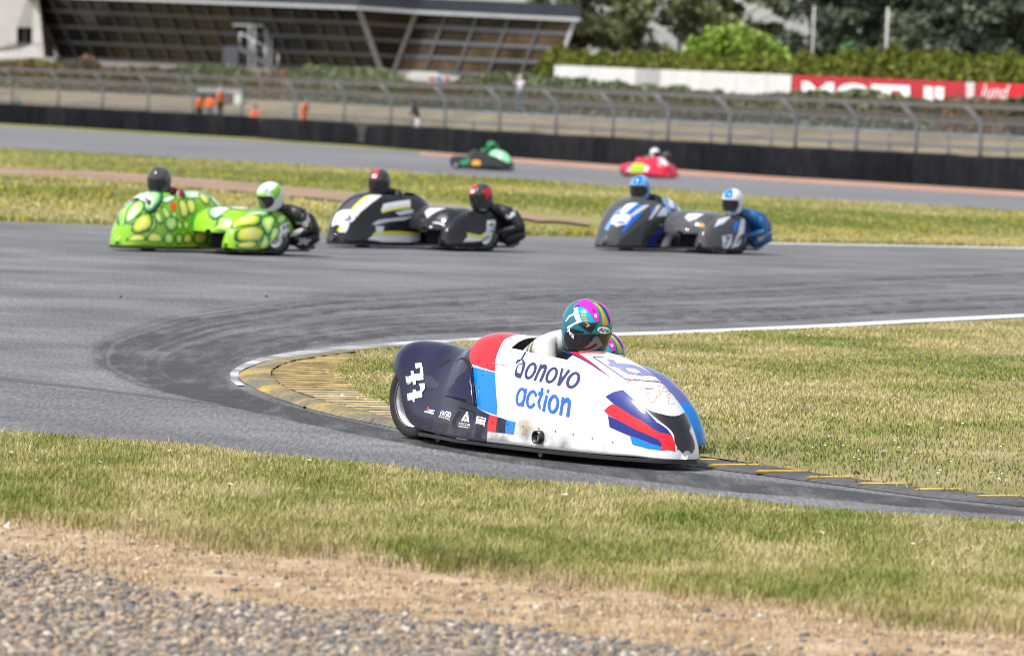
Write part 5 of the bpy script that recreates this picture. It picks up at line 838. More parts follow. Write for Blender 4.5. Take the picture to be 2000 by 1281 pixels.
def grass_cols(P, sc, dry=0.5, seed=3, contrast=2.2):
    n = fbm(P[:, 0]*sc, P[:, 1]*sc*0.55, seed); k = np.clip((n - 0.5) * contrast + dry + RG.normal(0, 0.16, len(P)), 0, 1)[:, None]
    gr = np.array([0.140, 0.195, 0.035]); md = np.array([0.30, 0.295, 0.090]); st = np.array([0.50, 0.43, 0.23])
    c = np.where(k < 0.5, gr*(1-2*k) + md*2*k, md*(2-2*k) + st*(2*k-1))
    return c * RG.uniform(0.75, 1.25, (len(P), 1)), k[:, 0]
P, t = scatter(V_NEAR, V_FAR, 230000, 0.015, -0.10, 1.01)
hgt = fbm(P[:, 0]*1.6, P[:, 1]*0.8, 9)
c, k = grass_cols(P, 2.1, 0.60, 3, 1.6)
edge = np.clip((0.10 + 0.12*(hgt - 0.5) - t) / 0.12, 0, 1)
c = c * (1 - 0.35*edge[:, None]) + np.array([0.15, 0.095, 0.05]) * 0.35*edge[:, None]
keep = RG.random(len(P)) < np.clip(0.15 + 1.45*hgt - 0.25*edge, 0.0, 1) * np.clip((t + 0.10 + 0.25*(hgt - 0.5)) / 0.20, 0, 1) ** 1.5
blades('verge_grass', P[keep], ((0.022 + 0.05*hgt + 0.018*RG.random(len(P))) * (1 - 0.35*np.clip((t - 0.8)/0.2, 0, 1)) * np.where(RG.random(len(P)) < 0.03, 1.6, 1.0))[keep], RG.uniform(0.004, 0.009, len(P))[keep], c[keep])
P, t = scatter(I_LOW, I_UP, 150000, 0.015, -0.01, 1.0, 0.75)
hgt = fbm(P[:, 0]*1.2, P[:, 1]*0.5, 19)
c, k = grass_cols(P, 1.2, 0.58, 31, 2.0)
near_ = np.clip((0.25 - t) / 0.25, 0, 1)[:, None]
c = c * (1 - 0.6*near_) + np.array([0.16, 0.195, 0.05]) * 0.6*near_ * RG.uniform(0.7, 1.4, (len(P), 1))
dd_ = P - CAM; pxx, pyy = PX0 + FOC*(dd_ @ RT)/(dd_ @ FW), PY0 - FOC*(dd_ @ UP)/(dd_ @ FW)
ribz = (pxx < np.interp(pyy, rr[:, 1], rr[:, 0]) - 12 + 30*(hgt - 0.5)) & (pxx < 930) & (pyy > 692)
keep = (RG.random(len(P)) < np.clip(0.3 + 1.2*hgt, 0.1, 1)) & ~ribz
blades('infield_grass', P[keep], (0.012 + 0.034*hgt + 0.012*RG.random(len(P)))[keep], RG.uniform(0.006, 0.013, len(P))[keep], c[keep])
# the meadow between the two straights
M_N = [(-300, 424), (0, 431), (220, 439), (640, 454), (1000, 459), (1200, 462), (1500, 471), (2000, 485), (2300, 493)]
P, t = scatter(M_N, FARN, 130000, 0.0, 0.0, 1.0, 1.7)
n1 = fbm(P[:, 0]*0.22, P[:, 1]*0.10, 71); n2 = fbm(P[:, 0]*0.5, P[:, 1]*0.25, 23)
kk = np.clip((n1 - 0.5)*2.5 + 0.45 + 0.6*np.clip((0.08 - t)/0.04, 0, 1) + RG.normal(0, 0.12, len(P)), 0, 1)[:, None]
c = np.array([0.19, 0.22, 0.05])*(1-kk) + np.array([0.44, 0.39, 0.18])*kk
yf = (n2 > 0.60) & (RG.random(len(P)) < 0.22)
c[yf] = np.array([0.55, 0.42, 0.02])
c *= RG.uniform(0.75, 1.25, (len(P), 1))
wp = np.array([(-30, 0), (1, 0)])
PA = ground_line([(-300, 321), (0, 336), (200, 344), (400, 360), (640, 382), (900, 410), (1150, 437)], 80)
dpt = np.min(np.hypot((P[:, None, 0] - PA[None, ::2, 0]), (P[:, None, 1] - PA[None, ::2, 1]) * 0.16), 1)
keep = dpt > 0.75 + 0.6*n2
blades('meadow_grass', P[keep], (0.05 + 0.07*n2)[keep], RG.uniform(0.02, 0.045, len(P))[keep], c[keep])
# dry straw on the bare earth
P, t = scatter([(p[0], p[1] + 40) for p in G_TOP], V_NEAR, 34000, 0.012, 0, 1.3)
c = np.array([0.50, 0.38, 0.22]) * RG.uniform(0.45, 1.25, (len(P), 1))
n3 = fbm(P[:, 0]*1.5, P[:, 1]*0.8, 55); keep = RG.random(len(P)) < np.clip(n3*2.2 - 0.55, 0.05, 1)
blades('dry_straw', P[keep], RG.uniform(0.01, 0.04, len(P))[keep], RG.uniform(0.003, 0.007, len(P))[keep], c[keep], bend=0.99)

def stones(name, P, r, col):
    ph = (1 + 5 ** 0.5) / 2
    iv = np.array([(-1, ph, 0), (1, ph, 0), (-1, -ph, 0), (1, -ph, 0), (0, -1, ph), (0, 1, ph), (0, -1, -ph), (0, 1, -ph), (ph, 0, -1), (ph, 0, 1), (-ph, 0, -1), (-ph, 0, 1)]) / 1.902
    it = np.array([(0,11,5), (0,5,1), (0,1,7), (0,7,10), (0,10,11), (1,5,9), (5,11,4), (11,10,2), (10,7,6), (7,1,8), (3,9,4), (3,4,2), (3,2,6), (3,6,8), (3,8,9), (4,9,5), (2,4,11), (6,2,10), (8,6,7), (9,8,1)])
    n = len(P); q = RG.normal(size=(n, 4)); q /= np.linalg.norm(q, axis=1, keepdims=True); w, x, y, z = q.T
    R = np.stack([1-2*(y*y+z*z), 2*(x*y-z*w), 2*(x*z+y*w), 2*(x*y+z*w), 1-2*(x*x+z*z), 2*(y*z-x*w), 2*(x*z-y*w), 2*(y*z+x*w), 1-2*(x*x+y*y)], 1).reshape(n, 3, 3)
    S = iv[None] * RG.uniform(0.75, 1.2, (n, 12, 1)) * np.stack([r*RG.uniform(0.9, 1.5, n), r, r*RG.uniform(0.5, 0.9, n)], 1)[:, None]
    V = np.einsum('nij,nkj->nki', R, S); V[..., 2] *= 0.75; V += P[:, None]
    T = it[None] + (np.arange(n) * 12)[:, None, None]
    return tag(tri_obj(name, V.reshape(-1, 3), T.reshape(-1, 3), mat('stone', (0.3, 0.3, 0.3), rough=0.8, attr='Col', vary=0.15, scale=25), attr=np.repeat(col[:, None], 12, 1).reshape(-1, 3)), kind='stuff')
pal = np.array([(0.34, 0.29, 0.235), (0.20, 0.19, 0.18), (0.12, 0.12, 0.125), (0.42, 0.30, 0.20), (0.52, 0.46, 0.39), (0.24, 0.20, 0.165), (0.47, 0.34, 0.22), (0.17, 0.165, 0.17), (0.30, 0.235, 0.17)])
P, t = scatter([(-120, 1560), (1000, 1560), (2150, 1560)], [(p[0], p[1] - 4) for p in G_TOP], 30000, 0.028, 0.02, 1.0)
r = 0.007 + 0.020 * RG.random(len(P)) ** 2.2; keep = RG.random(len(P)) < np.clip((1.04 - t) / 0.12, 0.1, 1)
col = 0.82 * pal[RG.integers(0, len(pal), len(P))] * RG.uniform(0.8, 1.2, (len(P), 1))
stones('gravel', P[keep], r[keep], col[keep])
P, t = scatter(G_TOP, V_NEAR, 700, 0.016, 0, 0.9, 1.8)
stones('loose_stones', P, RG.uniform(0.008, 0.022, len(P)), pal[RG.integers(0, len(pal), len(P))])
# crumbs of rubber beside the line
P, t = scatter(I_LOW, [(p[0], p[1] - 3) for p in I_LOW], 90, 0.03, -3.0, 0.4)
stones('rubber_crumbs', P, RG.uniform(0.003, 0.008, len(P)), np.full((len(P), 3), 0.015))
for x, y, r_ in ((1674, 932, 0.032), (520, 582, 0.014), (595, 801, 0.018), (236, 583, 0.014)):
    p = ground_at(x, y); o = stones('rubber_clump', np.array([[p[0], p[1], 0.02]]), np.array([r_]), np.full((1, 3), 0.012))
    o['kind'] = 'thing'
    tag(o, {1674: 'black lump of tyre rubber on the dark kerb', 520: 'rubber crumb lying on the track above the kerb tip', 595: 'rubber crumb at the outer edge of the ribbed kerb', 236: 'rubber crumb on the open track left of the corner'}[x], 'rubber lump')
# wild flowers
PET = mat('petal', (0.78, 0.78, 0.74), rough=0.6); EYE = mat('flower_eye', (0.65, 0.42, 0.03), rough=0.6); STEM = mat('stem', (0.07, 0.12, 0.03), rough=0.6)
def daisy_meshes(sz, h):
    V, F_ = [(0, 0, h)], []
    for k in range(11):
        a = 2*math.pi*k/11
        for da, rr_, dz in ((-0.16, 0.75, 0.002), (0, 1.0, 0.0), (0.16, 0.75, 0.002)):
            V.append((math.cos(a+da)*sz*rr_, math.sin(a+da)*sz*rr_, h + dz + sz*0.25))
        F_.append((0, 3*k+1, 3*k+2, 3*k+3))
    st = MB(); st.tube([(0, 0, 0), (0.004, 0, h*0.5), (0, 0, h)], 0.0022, 5)
    ey = MB(); ey.lathe([(sz*0.30, h+sz*0.2), (sz*0.22, h+sz*0.34), (0.001, h+sz*0.38)], axis='z', n=8)
    return V, F_, st, ey
d0 = empty('daisy'); V, F_, st, ey = daisy_meshes(0.016, 0.075)
mesh_obj('petals', V, F_, PET, d0); st.build('stem', STEM, d0); ey.build('eye', EYE, d0)
dpx = [(15, 908), (42, 918), (62, 921), (130, 931), (181, 888), (181, 925), (66, 955), (337, 905), (358, 907), (378, 911), (532, 910), (597, 925), (488, 936), (468, 953), (379, 976), (439, 977), (553, 945), (555, 972), (585, 981), (657, 973), (422, 1017), (1407, 1036), (1591, 1065), (1765, 1086), (1781, 1092), (1799, 1086), (1846, 1093), (1855, 1104), (1873, 1097), (1887, 1095), (900, 985), (1105, 995)]
for i, (x, y) in enumerate(dpx):
    p = ground_at(x, y + 4); o = d0 if i == 0 else copy_tree(d0)
    o.location = (p[0], p[1], 0.02); o.rotation_euler = (RG.normal(0, 0.35) + 0.3, RG.normal(0, 0.3), RG.uniform(0, 6)); s_ = RG.uniform(0.8, 1.25); o.scale = (s_, s_, s_)
    tag(o, 'white daisy standing in the grass of the near verge', 'flower', 'daisies in the near verge')
def flower_specks(name, P, r, col):
    n = len(P); V = np.zeros((n, 5, 3)); V[:] = P[:, None]
    for k, (a, b, cc) in enumerate(((-1, -0.4, 0), (1, -0.4, 0), (0.8, 0.8, 0.35), (-0.8, 0.8, 0.35), (0, 0, 0.5))):
        V[:, k, 0] += a*r; V[:, k, 1] += b*r; V[:, k, 2] += cc*r
    b = (np.arange(n)*5)[:, None]
    T = np.concatenate([b+[0, 1, 4], b+[1, 2, 4], b+[2, 3, 4], b+[3, 0, 4]], 0)
    return tag(tri_obj(name, V.reshape(-1, 3), T, mat('flower_speck', (1, 1, 1), rough=0.6, attr='Col'), attr=np.repeat(col[:, None], 5, 1).reshape(-1, 3)), kind='stuff')
P, t = scatter(I_LOW, I_UP, 420, 0.075, 0.02, 0.9, 1.6)
nn = fbm(P[:, 0]*1.1, P[:, 1]*0.3, 77); P, nn = P[nn > 0.47], nn[nn > 0.47]
yl = RG.random(len(P)) < 0.30
flower_specks('infield_flowers', P, RG.uniform(0.005, 0.010, len(P)), np.where(yl[:, None], [[0.75, 0.50, 0.01]], [[0.78, 0.78, 0.74]]))
# ------------------------------------------------------------------ the three machines on the far side of the corner
FEND, DECK = Shell(FEND_TAB), Shell(DECK_TAB)
def sidecar(loc, deg, k, body, deckm, label, group='racing sidecars on the circuit', mirror=False, skirt=None, lod=1.0):
    root = empty('racing_sidecar', tuple(loc), deg)
    tag(root, label, 'sidecar', group)
    fair = Shell(stretched(FAIR_TAB, k))
    hole = lambda x, v: 0.98*k < x < 1.72*k and 0.36 < v < 0.64
    q = lambda n: max(12, int(n * lod))
    skin_mesh('fairing', fair, [body], root, nx=q(110), nv=q(60), hole=hole)
    skin_mesh('deck', DECK, [deckm], root, nx=q(46), nv=q(36))
    skin_mesh('chair_fender', FEND, [body], root, nx=q(60), nv=q(40))
    pb = MB(); pb.box((0.78, 0.745, 0.19), (0.70, 0.42, 0.20)); bevel(pb.build('radiator_box', HOLLOW if lod == 1 else CARBON, root), 0.02)
    pf = MB(); pf.box((0.55, 0.62, 0.065), (1.45, 1.0, 0.03)); bevel(pf.build('platform', CARBON, root), 0.008)
    ps = MB(); ps.box((0.98, 1.05, 0.055), (0.62, 0.5, 0.028)); bevel(ps.build('skid_plate', skirt or STEELD, root), 0.008)
    floor_pan(root, fair, 0.35*k, 2.555*k, z=0.035, t=0.028)
    wheel('rear_wheel', root, (0, 0, 0.26), r=0.26, w=0.24, out=-1)
    wheel('front_wheel', root, (1.95*k, 0, 0.235), r=0.235, w=0.18, out=1)
    wheel('chair_wheel', root, (0.555, 1.16, 0.255), r=0.255, w=0.2, out=1)
    if mirror: root.scale = (1, -1, 1)
    return root, fair

def crew(root, k, leathers, pleathers, dlabel, plabel, dh, ph, hx=1.58, group='riders and passengers on the sidecars', mirror=False):
    """rider kneeling in the fairing and passenger hanging out behind the chair wheel"""
    d = empty('person', root.location, root.rotation_euler.z); tag(d, dlabel, 'person', group)
    X = hx
    body_mesh('body', {'pelvis': ((X-0.80, 0, 0.42), 0.15), 'waist': ((X-0.60, 0, 0.52), 0.145), 'chest': ((X-0.33, 0, 0.68), (0.19, 0.16)), 'neck': ((X-0.14, 0, 0.82), 0.08), 'head': ((X-0.04, 0, 0.90), 0.07),
        'sh_l': ((X-0.20, 0.165, 0.785), 0.095), 'sh_r': ((X-0.20, -0.165, 0.785), 0.095), 'el_l': ((X-0.06, 0.16, 0.54), 0.055), 'el_r': ((X-0.06, -0.16, 0.54), 0.055), 'wr_l': ((X+0.16, 0.17, 0.46), 0.04), 'wr_r': ((X+0.16, -0.17, 0.46), 0.04),
        'hip_l': ((X-0.78, 0.12, 0.36), 0.10), 'hip_r': ((X-0.78, -0.12, 0.36), 0.10), 'kn_l': ((X-0.45, 0.22, 0.22), 0.075), 'kn_r': ((X-0.45, -0.22, 0.22), 0.075), 'an_l': ((X-0.80, 0.22, 0.16), 0.05), 'an_r': ((X-0.80, -0.22, 0.16), 0.05), 'toe_l': ((X-0.92, 0.22, 0.13), 0.04), 'toe_r': ((X-0.92, -0.22, 0.13), 0.04)}, d, leathers, sub=2)
    p = empty('person', root.location, root.rotation_euler.z); tag(p, plabel, 'person', group)
    passenger_body(p, pleathers, sub=2)
    dh(d, (X + 0.03, 0, 0.975)); ph(p, (0.69, 1.19, 0.825))
    if mirror: d.scale = (1, -1, 1); p.scale = (1, -1, 1)
    return d, p

def plain_helmet(shellm, stripes=(), yaw=0.0, pitch=0.12, roll=0.0, sc=1.13, drop=0.14, badge=None, vis=True):
    def f(person, loc):
        h = put_helmet(person, loc, yaw, pitch, roll, shellm, sc)
        for nm_, polys, mm in stripes: decal(nm_, HELMET, polys, mm, h, off=0.003, du=0.15, dv=0.05)
        if badge: decal('badge', HELMET, [[(0.22*math.cos(t), 0.60 + 0.055*math.sin(t)) for t in np.linspace(0, 2*np.pi, 14, endpoint=False)]], badge, h, off=0.007, du=0.2, dv=0.08)
        if vis: visor(h, drop)
        return h
    return f
CROWN = [(-0.45, 0.56), (0.45, 0.56), (0.62, 0.72), (0.75, 0.85), (0.6, 0.96), (-0.6, 0.96), (-0.75, 0.85), (-0.62, 0.72)]
SIDE_L = [(0.9, 0.60), (1.5, 0.62), (2.1, 0.70), (2.4, 0.60), (1.9, 0.45), (1.35, 0.30), (1.1, 0.25), (1.35, 0.45)]
BACK = [(1.45, 0.20), (1.35, 0.60), (1.25, 0.97), (3.1, 0.97), (3.1, 0.20)]
GREYU = paint('mid_grey', (0.07, 0.072, 0.08))
REPT = paint('reptile_lime', (0.24, 0.50, 0.03))
GREEN, gf = sidecar((-3.725, 78.346, 0.004), math.pi + math.radians(46), 0.92, REPT, REPT, 'green and yellow reptile-scaled racing sidecar leading the group of three across the track')
BLACK, bf = sidecar((-0.95, 84.133, 0.004), math.pi + math.radians(48), 0.975, BLACKP, BLACKP, 'black racing sidecar with white and yellow stripes, middle of the group of three')
BLUE, uf = sidecar((2.766, 87.852, 0.004), math.pi + math.radians(52), 0.90, GREYU, GREYU, 'grey and blue racing sidecar with white flashes, last of the group of three')

def chaikin(p, k=2):
    p = np.array(p, float)
    for _ in range(k):
        q = np.roll(p, -1, 0); p = np.stack([p*0.75 + q*0.25, p*0.25 + q*0.75], 1).reshape(-1, 2)
    return p
AIRB = mat('airbrush', (1, 1, 1), rough=0.3, coat=0.9, attr='Col')
TONES = {'cell': ((0.04, 0.46, 0.03), (0.42, 0.74, 0.06), (0.80, 0.86, 0.38)), 'yel': ((0.22, 0.55, 0.02), (0.72, 0.72, 0.03), (0.84, 0.78, 0.26)), 'pale': ((0.10, 0.50, 0.14), (0.50, 0.76, 0.42), (0.78, 0.84, 0.72)), 'leaf': ((0.02, 0.36, 0.02), (0.06, 0.46, 0.03), (0.18, 0.52, 0.08))}
def scale_paint(sh, kind, pts, parent, lvl):
    """one airbrushed reptile scale, shading from its rim to its middle"""
    p = np.array(pts, float); c = p.mean(0); p = chaikin(c + (p - c) * 1.24, 1 if len(p) > 6 else 2); w = p - c
    th = np.arctan2(w[:, 1] * 2.2, w[:, 0]); rr_ = np.hypot(w[:, 0], w[:, 1] * 2.2); o_ = np.argsort(th); th, rr_ = th[o_], rr_[o_]
    def colf(uv):
        d = uv - c; r = np.hypot(d[:, 0], d[:, 1] * 2.2) / np.interp(np.arctan2(d[:, 1] * 2.2, d[:, 0]), th, rr_, period=2*np.pi)
        return np.stack([np.interp(r, [0.15, 0.58, 0.78, 0.86, 0.89, 1.0], [TONES[kind][k][q] for k in (2, 1, 0)] + [0.02, 0.008, 0.008]) for q in range(3)], 1)
    ext = np.ptp(p, 0)
    return decal('scale_paint', sh, [[tuple(q) for q in p]], AIRB, parent, off=0.0028 + 0.00006*lvl, du=min(0.04, ext[0]/7), dv=min(0.02, ext[1]/7), colf=colf)
lv_ = 0
more_scales = [('F', 'cell', [(2.08, 0.53), (2.22, 0.51), (2.29, 0.60), (2.26, 0.70), (2.12, 0.72), (2.04, 0.63)]), ('F', 'yel', [(2.06, 0.76), (2.22, 0.75), (2.27, 0.82), (2.22, 0.90), (2.02, 0.89)]), ('F', 'pale', [(0.60, 0.60), (0.80, 0.58), (0.84, 0.71), (0.64, 0.73)]), ('F', 'cell', [(0.62, 0.76), (0.84, 0.74), (0.88, 0.86), (0.66, 0.88)]), ('F', 'yel', [(0.90, 0.60), (1.05, 0.60), (1.06, 0.73), (0.92, 0.73)]), ('F', 'pale', [(0.62, 0.44), (0.86, 0.44), (0.86, 0.55), (0.62, 0.55)]),
    ('D', 'pale', [(0.44, 0.28), (0.74, 0.28), (0.77, 0.46), (0.46, 0.46)]), ('D', 'cell', [(0.81, 0.28), (1.04, 0.28), (1.07, 0.47), (0.83, 0.47)]), ('D', 'pale', [(0.48, 0.50), (0.76, 0.50), (0.78, 0.64), (0.50, 0.64)]), ('D', 'yel', [(0.83, 0.52), (1.08, 0.52), (1.08, 0.66), (0.84, 0.66)])]
for a, b, pts in DM['g'] + more_scales:
    if b in TONES:
        if a == 'F' and max(q[0] for q in pts) > 2.325: continue
        lv_ += 1
        sh_ = {'F': gf, 'D': DECK, 'C': FEND}[a]
        if b == 'leaf': decal('green_panel', sh_, [[tuple(q) for q in pts]], paint('leaf_green', (0.05, 0.45, 0.03)), GREEN, off=0.0026)
        else: scale_paint(sh_, b, pts, GREEN, lv_)
ORANGE = paint('orange', (0.75, 0.12, 0.01)); MBLUE = paint('mid_blue', (0.008, 0.17, 0.68)); PBLUE = paint('pale_blue', (0.18, 0.36, 0.72)); PALEW = paint('pale_grey_white', (0.60, 0.62, 0.68))
PM = {'plate': INKW, 'eye': ORANGE, 'blue': MBLUE, 'grey': GREYP, 'white': WHITE, 'yellow': YELLOW, 'silver': SILVERP, 'dark': CARBON, 'ink': INKW, 'lblue': PBLUE, 'pale': PALEW, 'navy': NAVY2, 'gold': M_GOLD}
PN = {'plate': 'number_plate', 'eye': 'eye_emblem', 'grey': 'nose_panel', 'white': 'white_flash', 'yellow': 'yellow_stripe', 'silver': 'silver_panel_and_sheen', 'dark': 'lower_panel', 'ink': 'lettering', 'blue': 'blue_flash', 'lblue': 'pale_blue_flash', 'pale': 'pale_panel', 'navy': 'blue_bar', 'gold': 'emblem'}  # silver: crest highlight painted on the black fairing; on decks, a silver panel
for key, root, fr, num in (('g', GREEN, gf, '33'), ('b', BLACK, bf, '72'), ('u', BLUE, uf, '7')):
    lvl = 0
    for a, b, pts in DM[key]:
        if key == 'u' and b == 'dark': pts = [(0.72, 0.995), (2.25, 0.995), (2.22, 0.93), (2.0, 0.895), (1.75, 0.86), (1.4, 0.825), (1.0, 0.81), (0.75, 0.82)]
        sh_ = {'F': fr, 'D': DECK, 'C': FEND}[a]
        if b == 'num':
            text_on('race_number', sh_, num, pts, INKK if key != 'u' else NAVY2, root, off=0.007, bold=0.03)
        elif not (key == 'g' and b in TONES):
            lvl += 1
            decal(PN[b], sh_, [[tuple(q) for q in (chaikin(pts, 1) if b in ('eye', 'blue', 'gold') else pts)]], PM[b], root, off=0.0028 + 0.00012*lvl, du=0.04, dv=0.02)
LBK = leather('black', (0.012, 0.012, 0.014))
GRN2 = paint('lime', (0.25, 0.60, 0.03))
gd_, gp_ = crew(GREEN, 0.92, leather('maroon', (0.20, 0.015, 0.04)), LBK, 'rider in maroon leathers and a dark grey helmet in the green sidecar', 'passenger in black leathers and a white and green helmet hanging off the green sidecar',
     plain_helmet(GREYP, (('paint_panel', [CROWN], paint('dark_grey', (0.05, 0.05, 0.055))),), yaw=0.35, drop=0.12), plain_helmet(WHITE, (('paint_panel', [SIDE_L], GRN2), ('paint_panel', [[(-0.5, 0.5), (0.5, 0.5), (0.9, 0.62), (0.3, 0.60), (-0.4, 0.58)]], GRN2), ('paint_panel', [[(0.2, 0.62), (0.8, 0.66), (1.1, 0.74), (0.6, 0.70)]], MBLUE)), yaw=0.0, pitch=0.35), hx=1.60)
GRY3 = paint('helmet_grey', (0.045, 0.05, 0.055))
STRIPE = [(-0.3, 0.52), (0.3, 0.52), (0.36, 0.75), (0.5, 0.97), (-0.5, 0.97), (-0.36, 0.75)]
bd2_, bp_ = crew(BLACK, 0.975, LBK, LBK, 'rider in black leathers and a grey helmet with a red crest in the black sidecar', 'passenger in black leathers and a dark helmet with red flashes hanging off the black sidecar',
     plain_helmet(GRY3, (('crest', [STRIPE], RED),), yaw=0.30, badge=INKW), plain_helmet(GRY3, (('crest', [[(-0.45, 0.5), (-0.1, 0.5), (0.2, 0.7), (0.3, 0.95), (-0.5, 0.9)]], RED), ('paint_panel', [SIDE_L], RED)), yaw=0.0, pitch=0.2, badge=INKW), hx=1.56)
LBL = leather('blue', (0.01, 0.10, 0.28))
d_, p_ = crew(BLUE, 0.90, LBK, LBL, 'rider in dark leathers and a bright blue helmet in the grey and blue sidecar', 'passenger in blue leathers and a white helmet hanging off the grey and blue sidecar',
     plain_helmet(PBLUE, (('crest', [CROWN], MBLUE),), yaw=0.30), plain_helmet(WHITE, (('crest', [CROWN], MBLUE), ('paint_panel', [[(0.3, 0.05), (0.9, 0.05), (1.1, 0.25), (0.6, 0.22)]], MBLUE)), yaw=0.15, pitch=0.2), hx=1.42)

def two_tone(person, m, f):
    me = person.children[0].data; me.materials.append(m); me.polygons.foreach_set('material_index', [1 if f(p.center) else 0 for p in me.polygons])
two_tone(p_, leather('white', (0.55, 0.57, 0.62)), lambda c: c.y > 1.33 and abs((c.z - 0.36) + 0.75*(c.x - 0.02)) < 0.035)
two_tone(gp_, leather('pale_grey', (0.42, 0.42, 0.40)), lambda c: (c.y > 1.36 and abs((c.z - 0.50) + 1.6*(c.x - 0.27)) < 0.06) or (c.y > 1.30 and 0.15 < c.z < 0.24 and c.x > 0.10))
two_tone(bp_, leather('soft_white', (0.5, 0.5, 0.5)), lambda c: c.y > 1.40 and abs((c.z - 0.56) + 0.9*(c.x - 0.30)) < 0.03)
decal('hump_panel', uf, [[(0.60, 0.53), (0.92, 0.53), (0.96, 0.70), (0.84, 0.80), (0.66, 0.74)]], WHITE, BLUE, off=0.0045)
decal('blue_flash', uf, [[(0.70, 0.58), (0.76, 0.56), (0.90, 0.74), (0.84, 0.77)]], MBLUE, BLUE, off=0.0055)
decal('blue_flash', uf, [[(0.99, 0.60), (1.10, 0.58), (1.16, 0.78), (1.06, 0.80)]], PBLUE, BLUE, off=0.0050)
decal('white_flash', FEND, [[(0.75, 0.62), (1.05, 0.60), (1.2, 0.70), (1.0, 0.72)]], PALEW, BLUE, off=0.0040)
# ------------------------------------------------------------------ two machines on the far straight
def far_machine(px, py, deg, k, body, deckm, lab, dlab, plab, l1, l2, dhel, phel, extras):
    p = ground_at(px, py)
    r, f = sidecar((p[0], p[1], p[2] + 0.008), -math.radians(deg), k, body, deckm, lab, mirror=False, lod=0.5)
    for nm_, sh, poly, m in extras: decal(nm_, f if sh == 'F' else FEND, [poly], m, r, off=0.004, du=0.08, dv=0.04)
    d, q = crew(r, k, l1, l2, dlab, plab, dhel, phel, hx=1.55)
    for e_ in (r, d, q): e_.scale = (0.96, 0.92, 0.86)
    return r, d, q
LGN = leather('green', (0.01, 0.20, 0.05)); DGREEN = paint('race_green', (0.012, 0.22, 0.07)); MINT = paint('mint', (0.25, 0.62, 0.36))
# mirror pair: chair on the left, seen from the right like the white machine
far_machine(893, 330.5, 42, 1.0, BLACKP, BLACKP, 'black and green racing sidecar alone on the far straight', 'rider in green leathers and a green helmet on the black and green sidecar', 'passenger with a green helmet crouched at the back of the black and green sidecar', LGN, LBK,
    plain_helmet(DGREEN, (), vis=True), plain_helmet(DGREEN, ()), [('nose_paint', 'F', [(1.75, 0.22), (2.3, 0.20), (2.5, 0.25), (2.52, 0.5), (2.3, 0.62), (1.85, 0.62)], MINT), ('tail_paint', 'F', [(0.3, 0.05), (0.8, 0.05), (0.9, 0.14), (0.4, 0.16)], DGREEN), ('yellow_panel', 'F', [(1.0, 0.03), (1.45, 0.03), (1.4, 0.10), (1.05, 0.11)], paint('amber', (0.65, 0.32, 0.02)))])
CRIM = paint('crimson', (0.55, 0.015, 0.05)); LIME2 = paint('lime_green', (0.30, 0.50, 0.02))
far_machine(1224, 345.5, 55, 0.95, CRIM, CRIM, 'crimson racing sidecar with a lime and yellow side panel on the far straight', 'rider in a silver helmet on the crimson sidecar', 'dark clad passenger low behind the crimson sidecar', leather('grey', (0.10, 0.10, 0.11)), LBK,
    plain_helmet(SILVERP, ()), plain_helmet(GRY3, ()), [('side_panel', 'F', [(0.55, 0.03), (1.5, 0.03), (1.45, 0.13), (0.55, 0.14)], LIME2), ('side_stripe', 'F', [(0.55, 0.145), (1.45, 0.135), (1.40, 0.18), (0.6, 0.19)], YELLOW), ('roundel', 'F', [(1.62+0.12*math.cos(t), 0.09+0.05*math.sin(t)) for t in np.linspace(0, 2*np.pi, 12, endpoint=False)], INKW), ('roundel', 'F', [(0.42+0.10*math.cos(t), 0.12+0.05*math.sin(t)) for t in np.linspace(0, 2*np.pi, 12, endpoint=False)], INKW), ('nose_paint', 'F', [(1.95, 0.38), (2.3, 0.36), (2.3, 0.55), (1.95, 0.55)], PALEW)])

# ------------------------------------------------------------------ tyre barrier, catch fence, bank
WALL = [(-420, 221), (-200, 231), (0, 241), (250, 255), (500, 270), (700, 284), (900, 300), (1050, 311), (1200, 321.5), (1350, 333), (1500, 343), (1700, 354), (1900, 366), (2150, 381), (2450, 400)]
WL = np.array([ground_at(*p) for p in WALL])
def along(L, step):
    d = np.r_[0, np.cumsum(np.hypot(*np.diff(L[:, :2], axis=0).T))]; n = int(d[-1] / step)
    t = np.linspace(0, d[-1], n + 1); return np.stack([np.interp(t, d, L[:, i]) for i in range(3)], 1)
WP = along(WL, 2.6)
def back_of(P, off):
    """the same line moved off metres further from the camera"""
    P = np.asarray(P, float); d = P[..., :2] / np.linalg.norm(P[..., :2], axis=-1, keepdims=True)
    Q = P.copy(); Q[..., :2] += d * off; return Q
BELT = [mat('belt_%d' % i, c, rough=1.0, spec=0.08, vary=0.35, scale=1.6, bump=0.3, bscale=5) for i, c in enumerate(((0.008, 0.009, 0.013), (0.011, 0.012, 0.017), (0.007, 0.008, 0.011), (0.014, 0.014, 0.018)))]
tw = empty('tyre_barrier', tuple(WP[0])); tag(tw, 'long low black tyre barrier faced with rubber belting beyond the far straight', 'barrier')
inv_ = Matrix.Translation(-Vector(WP[0]))
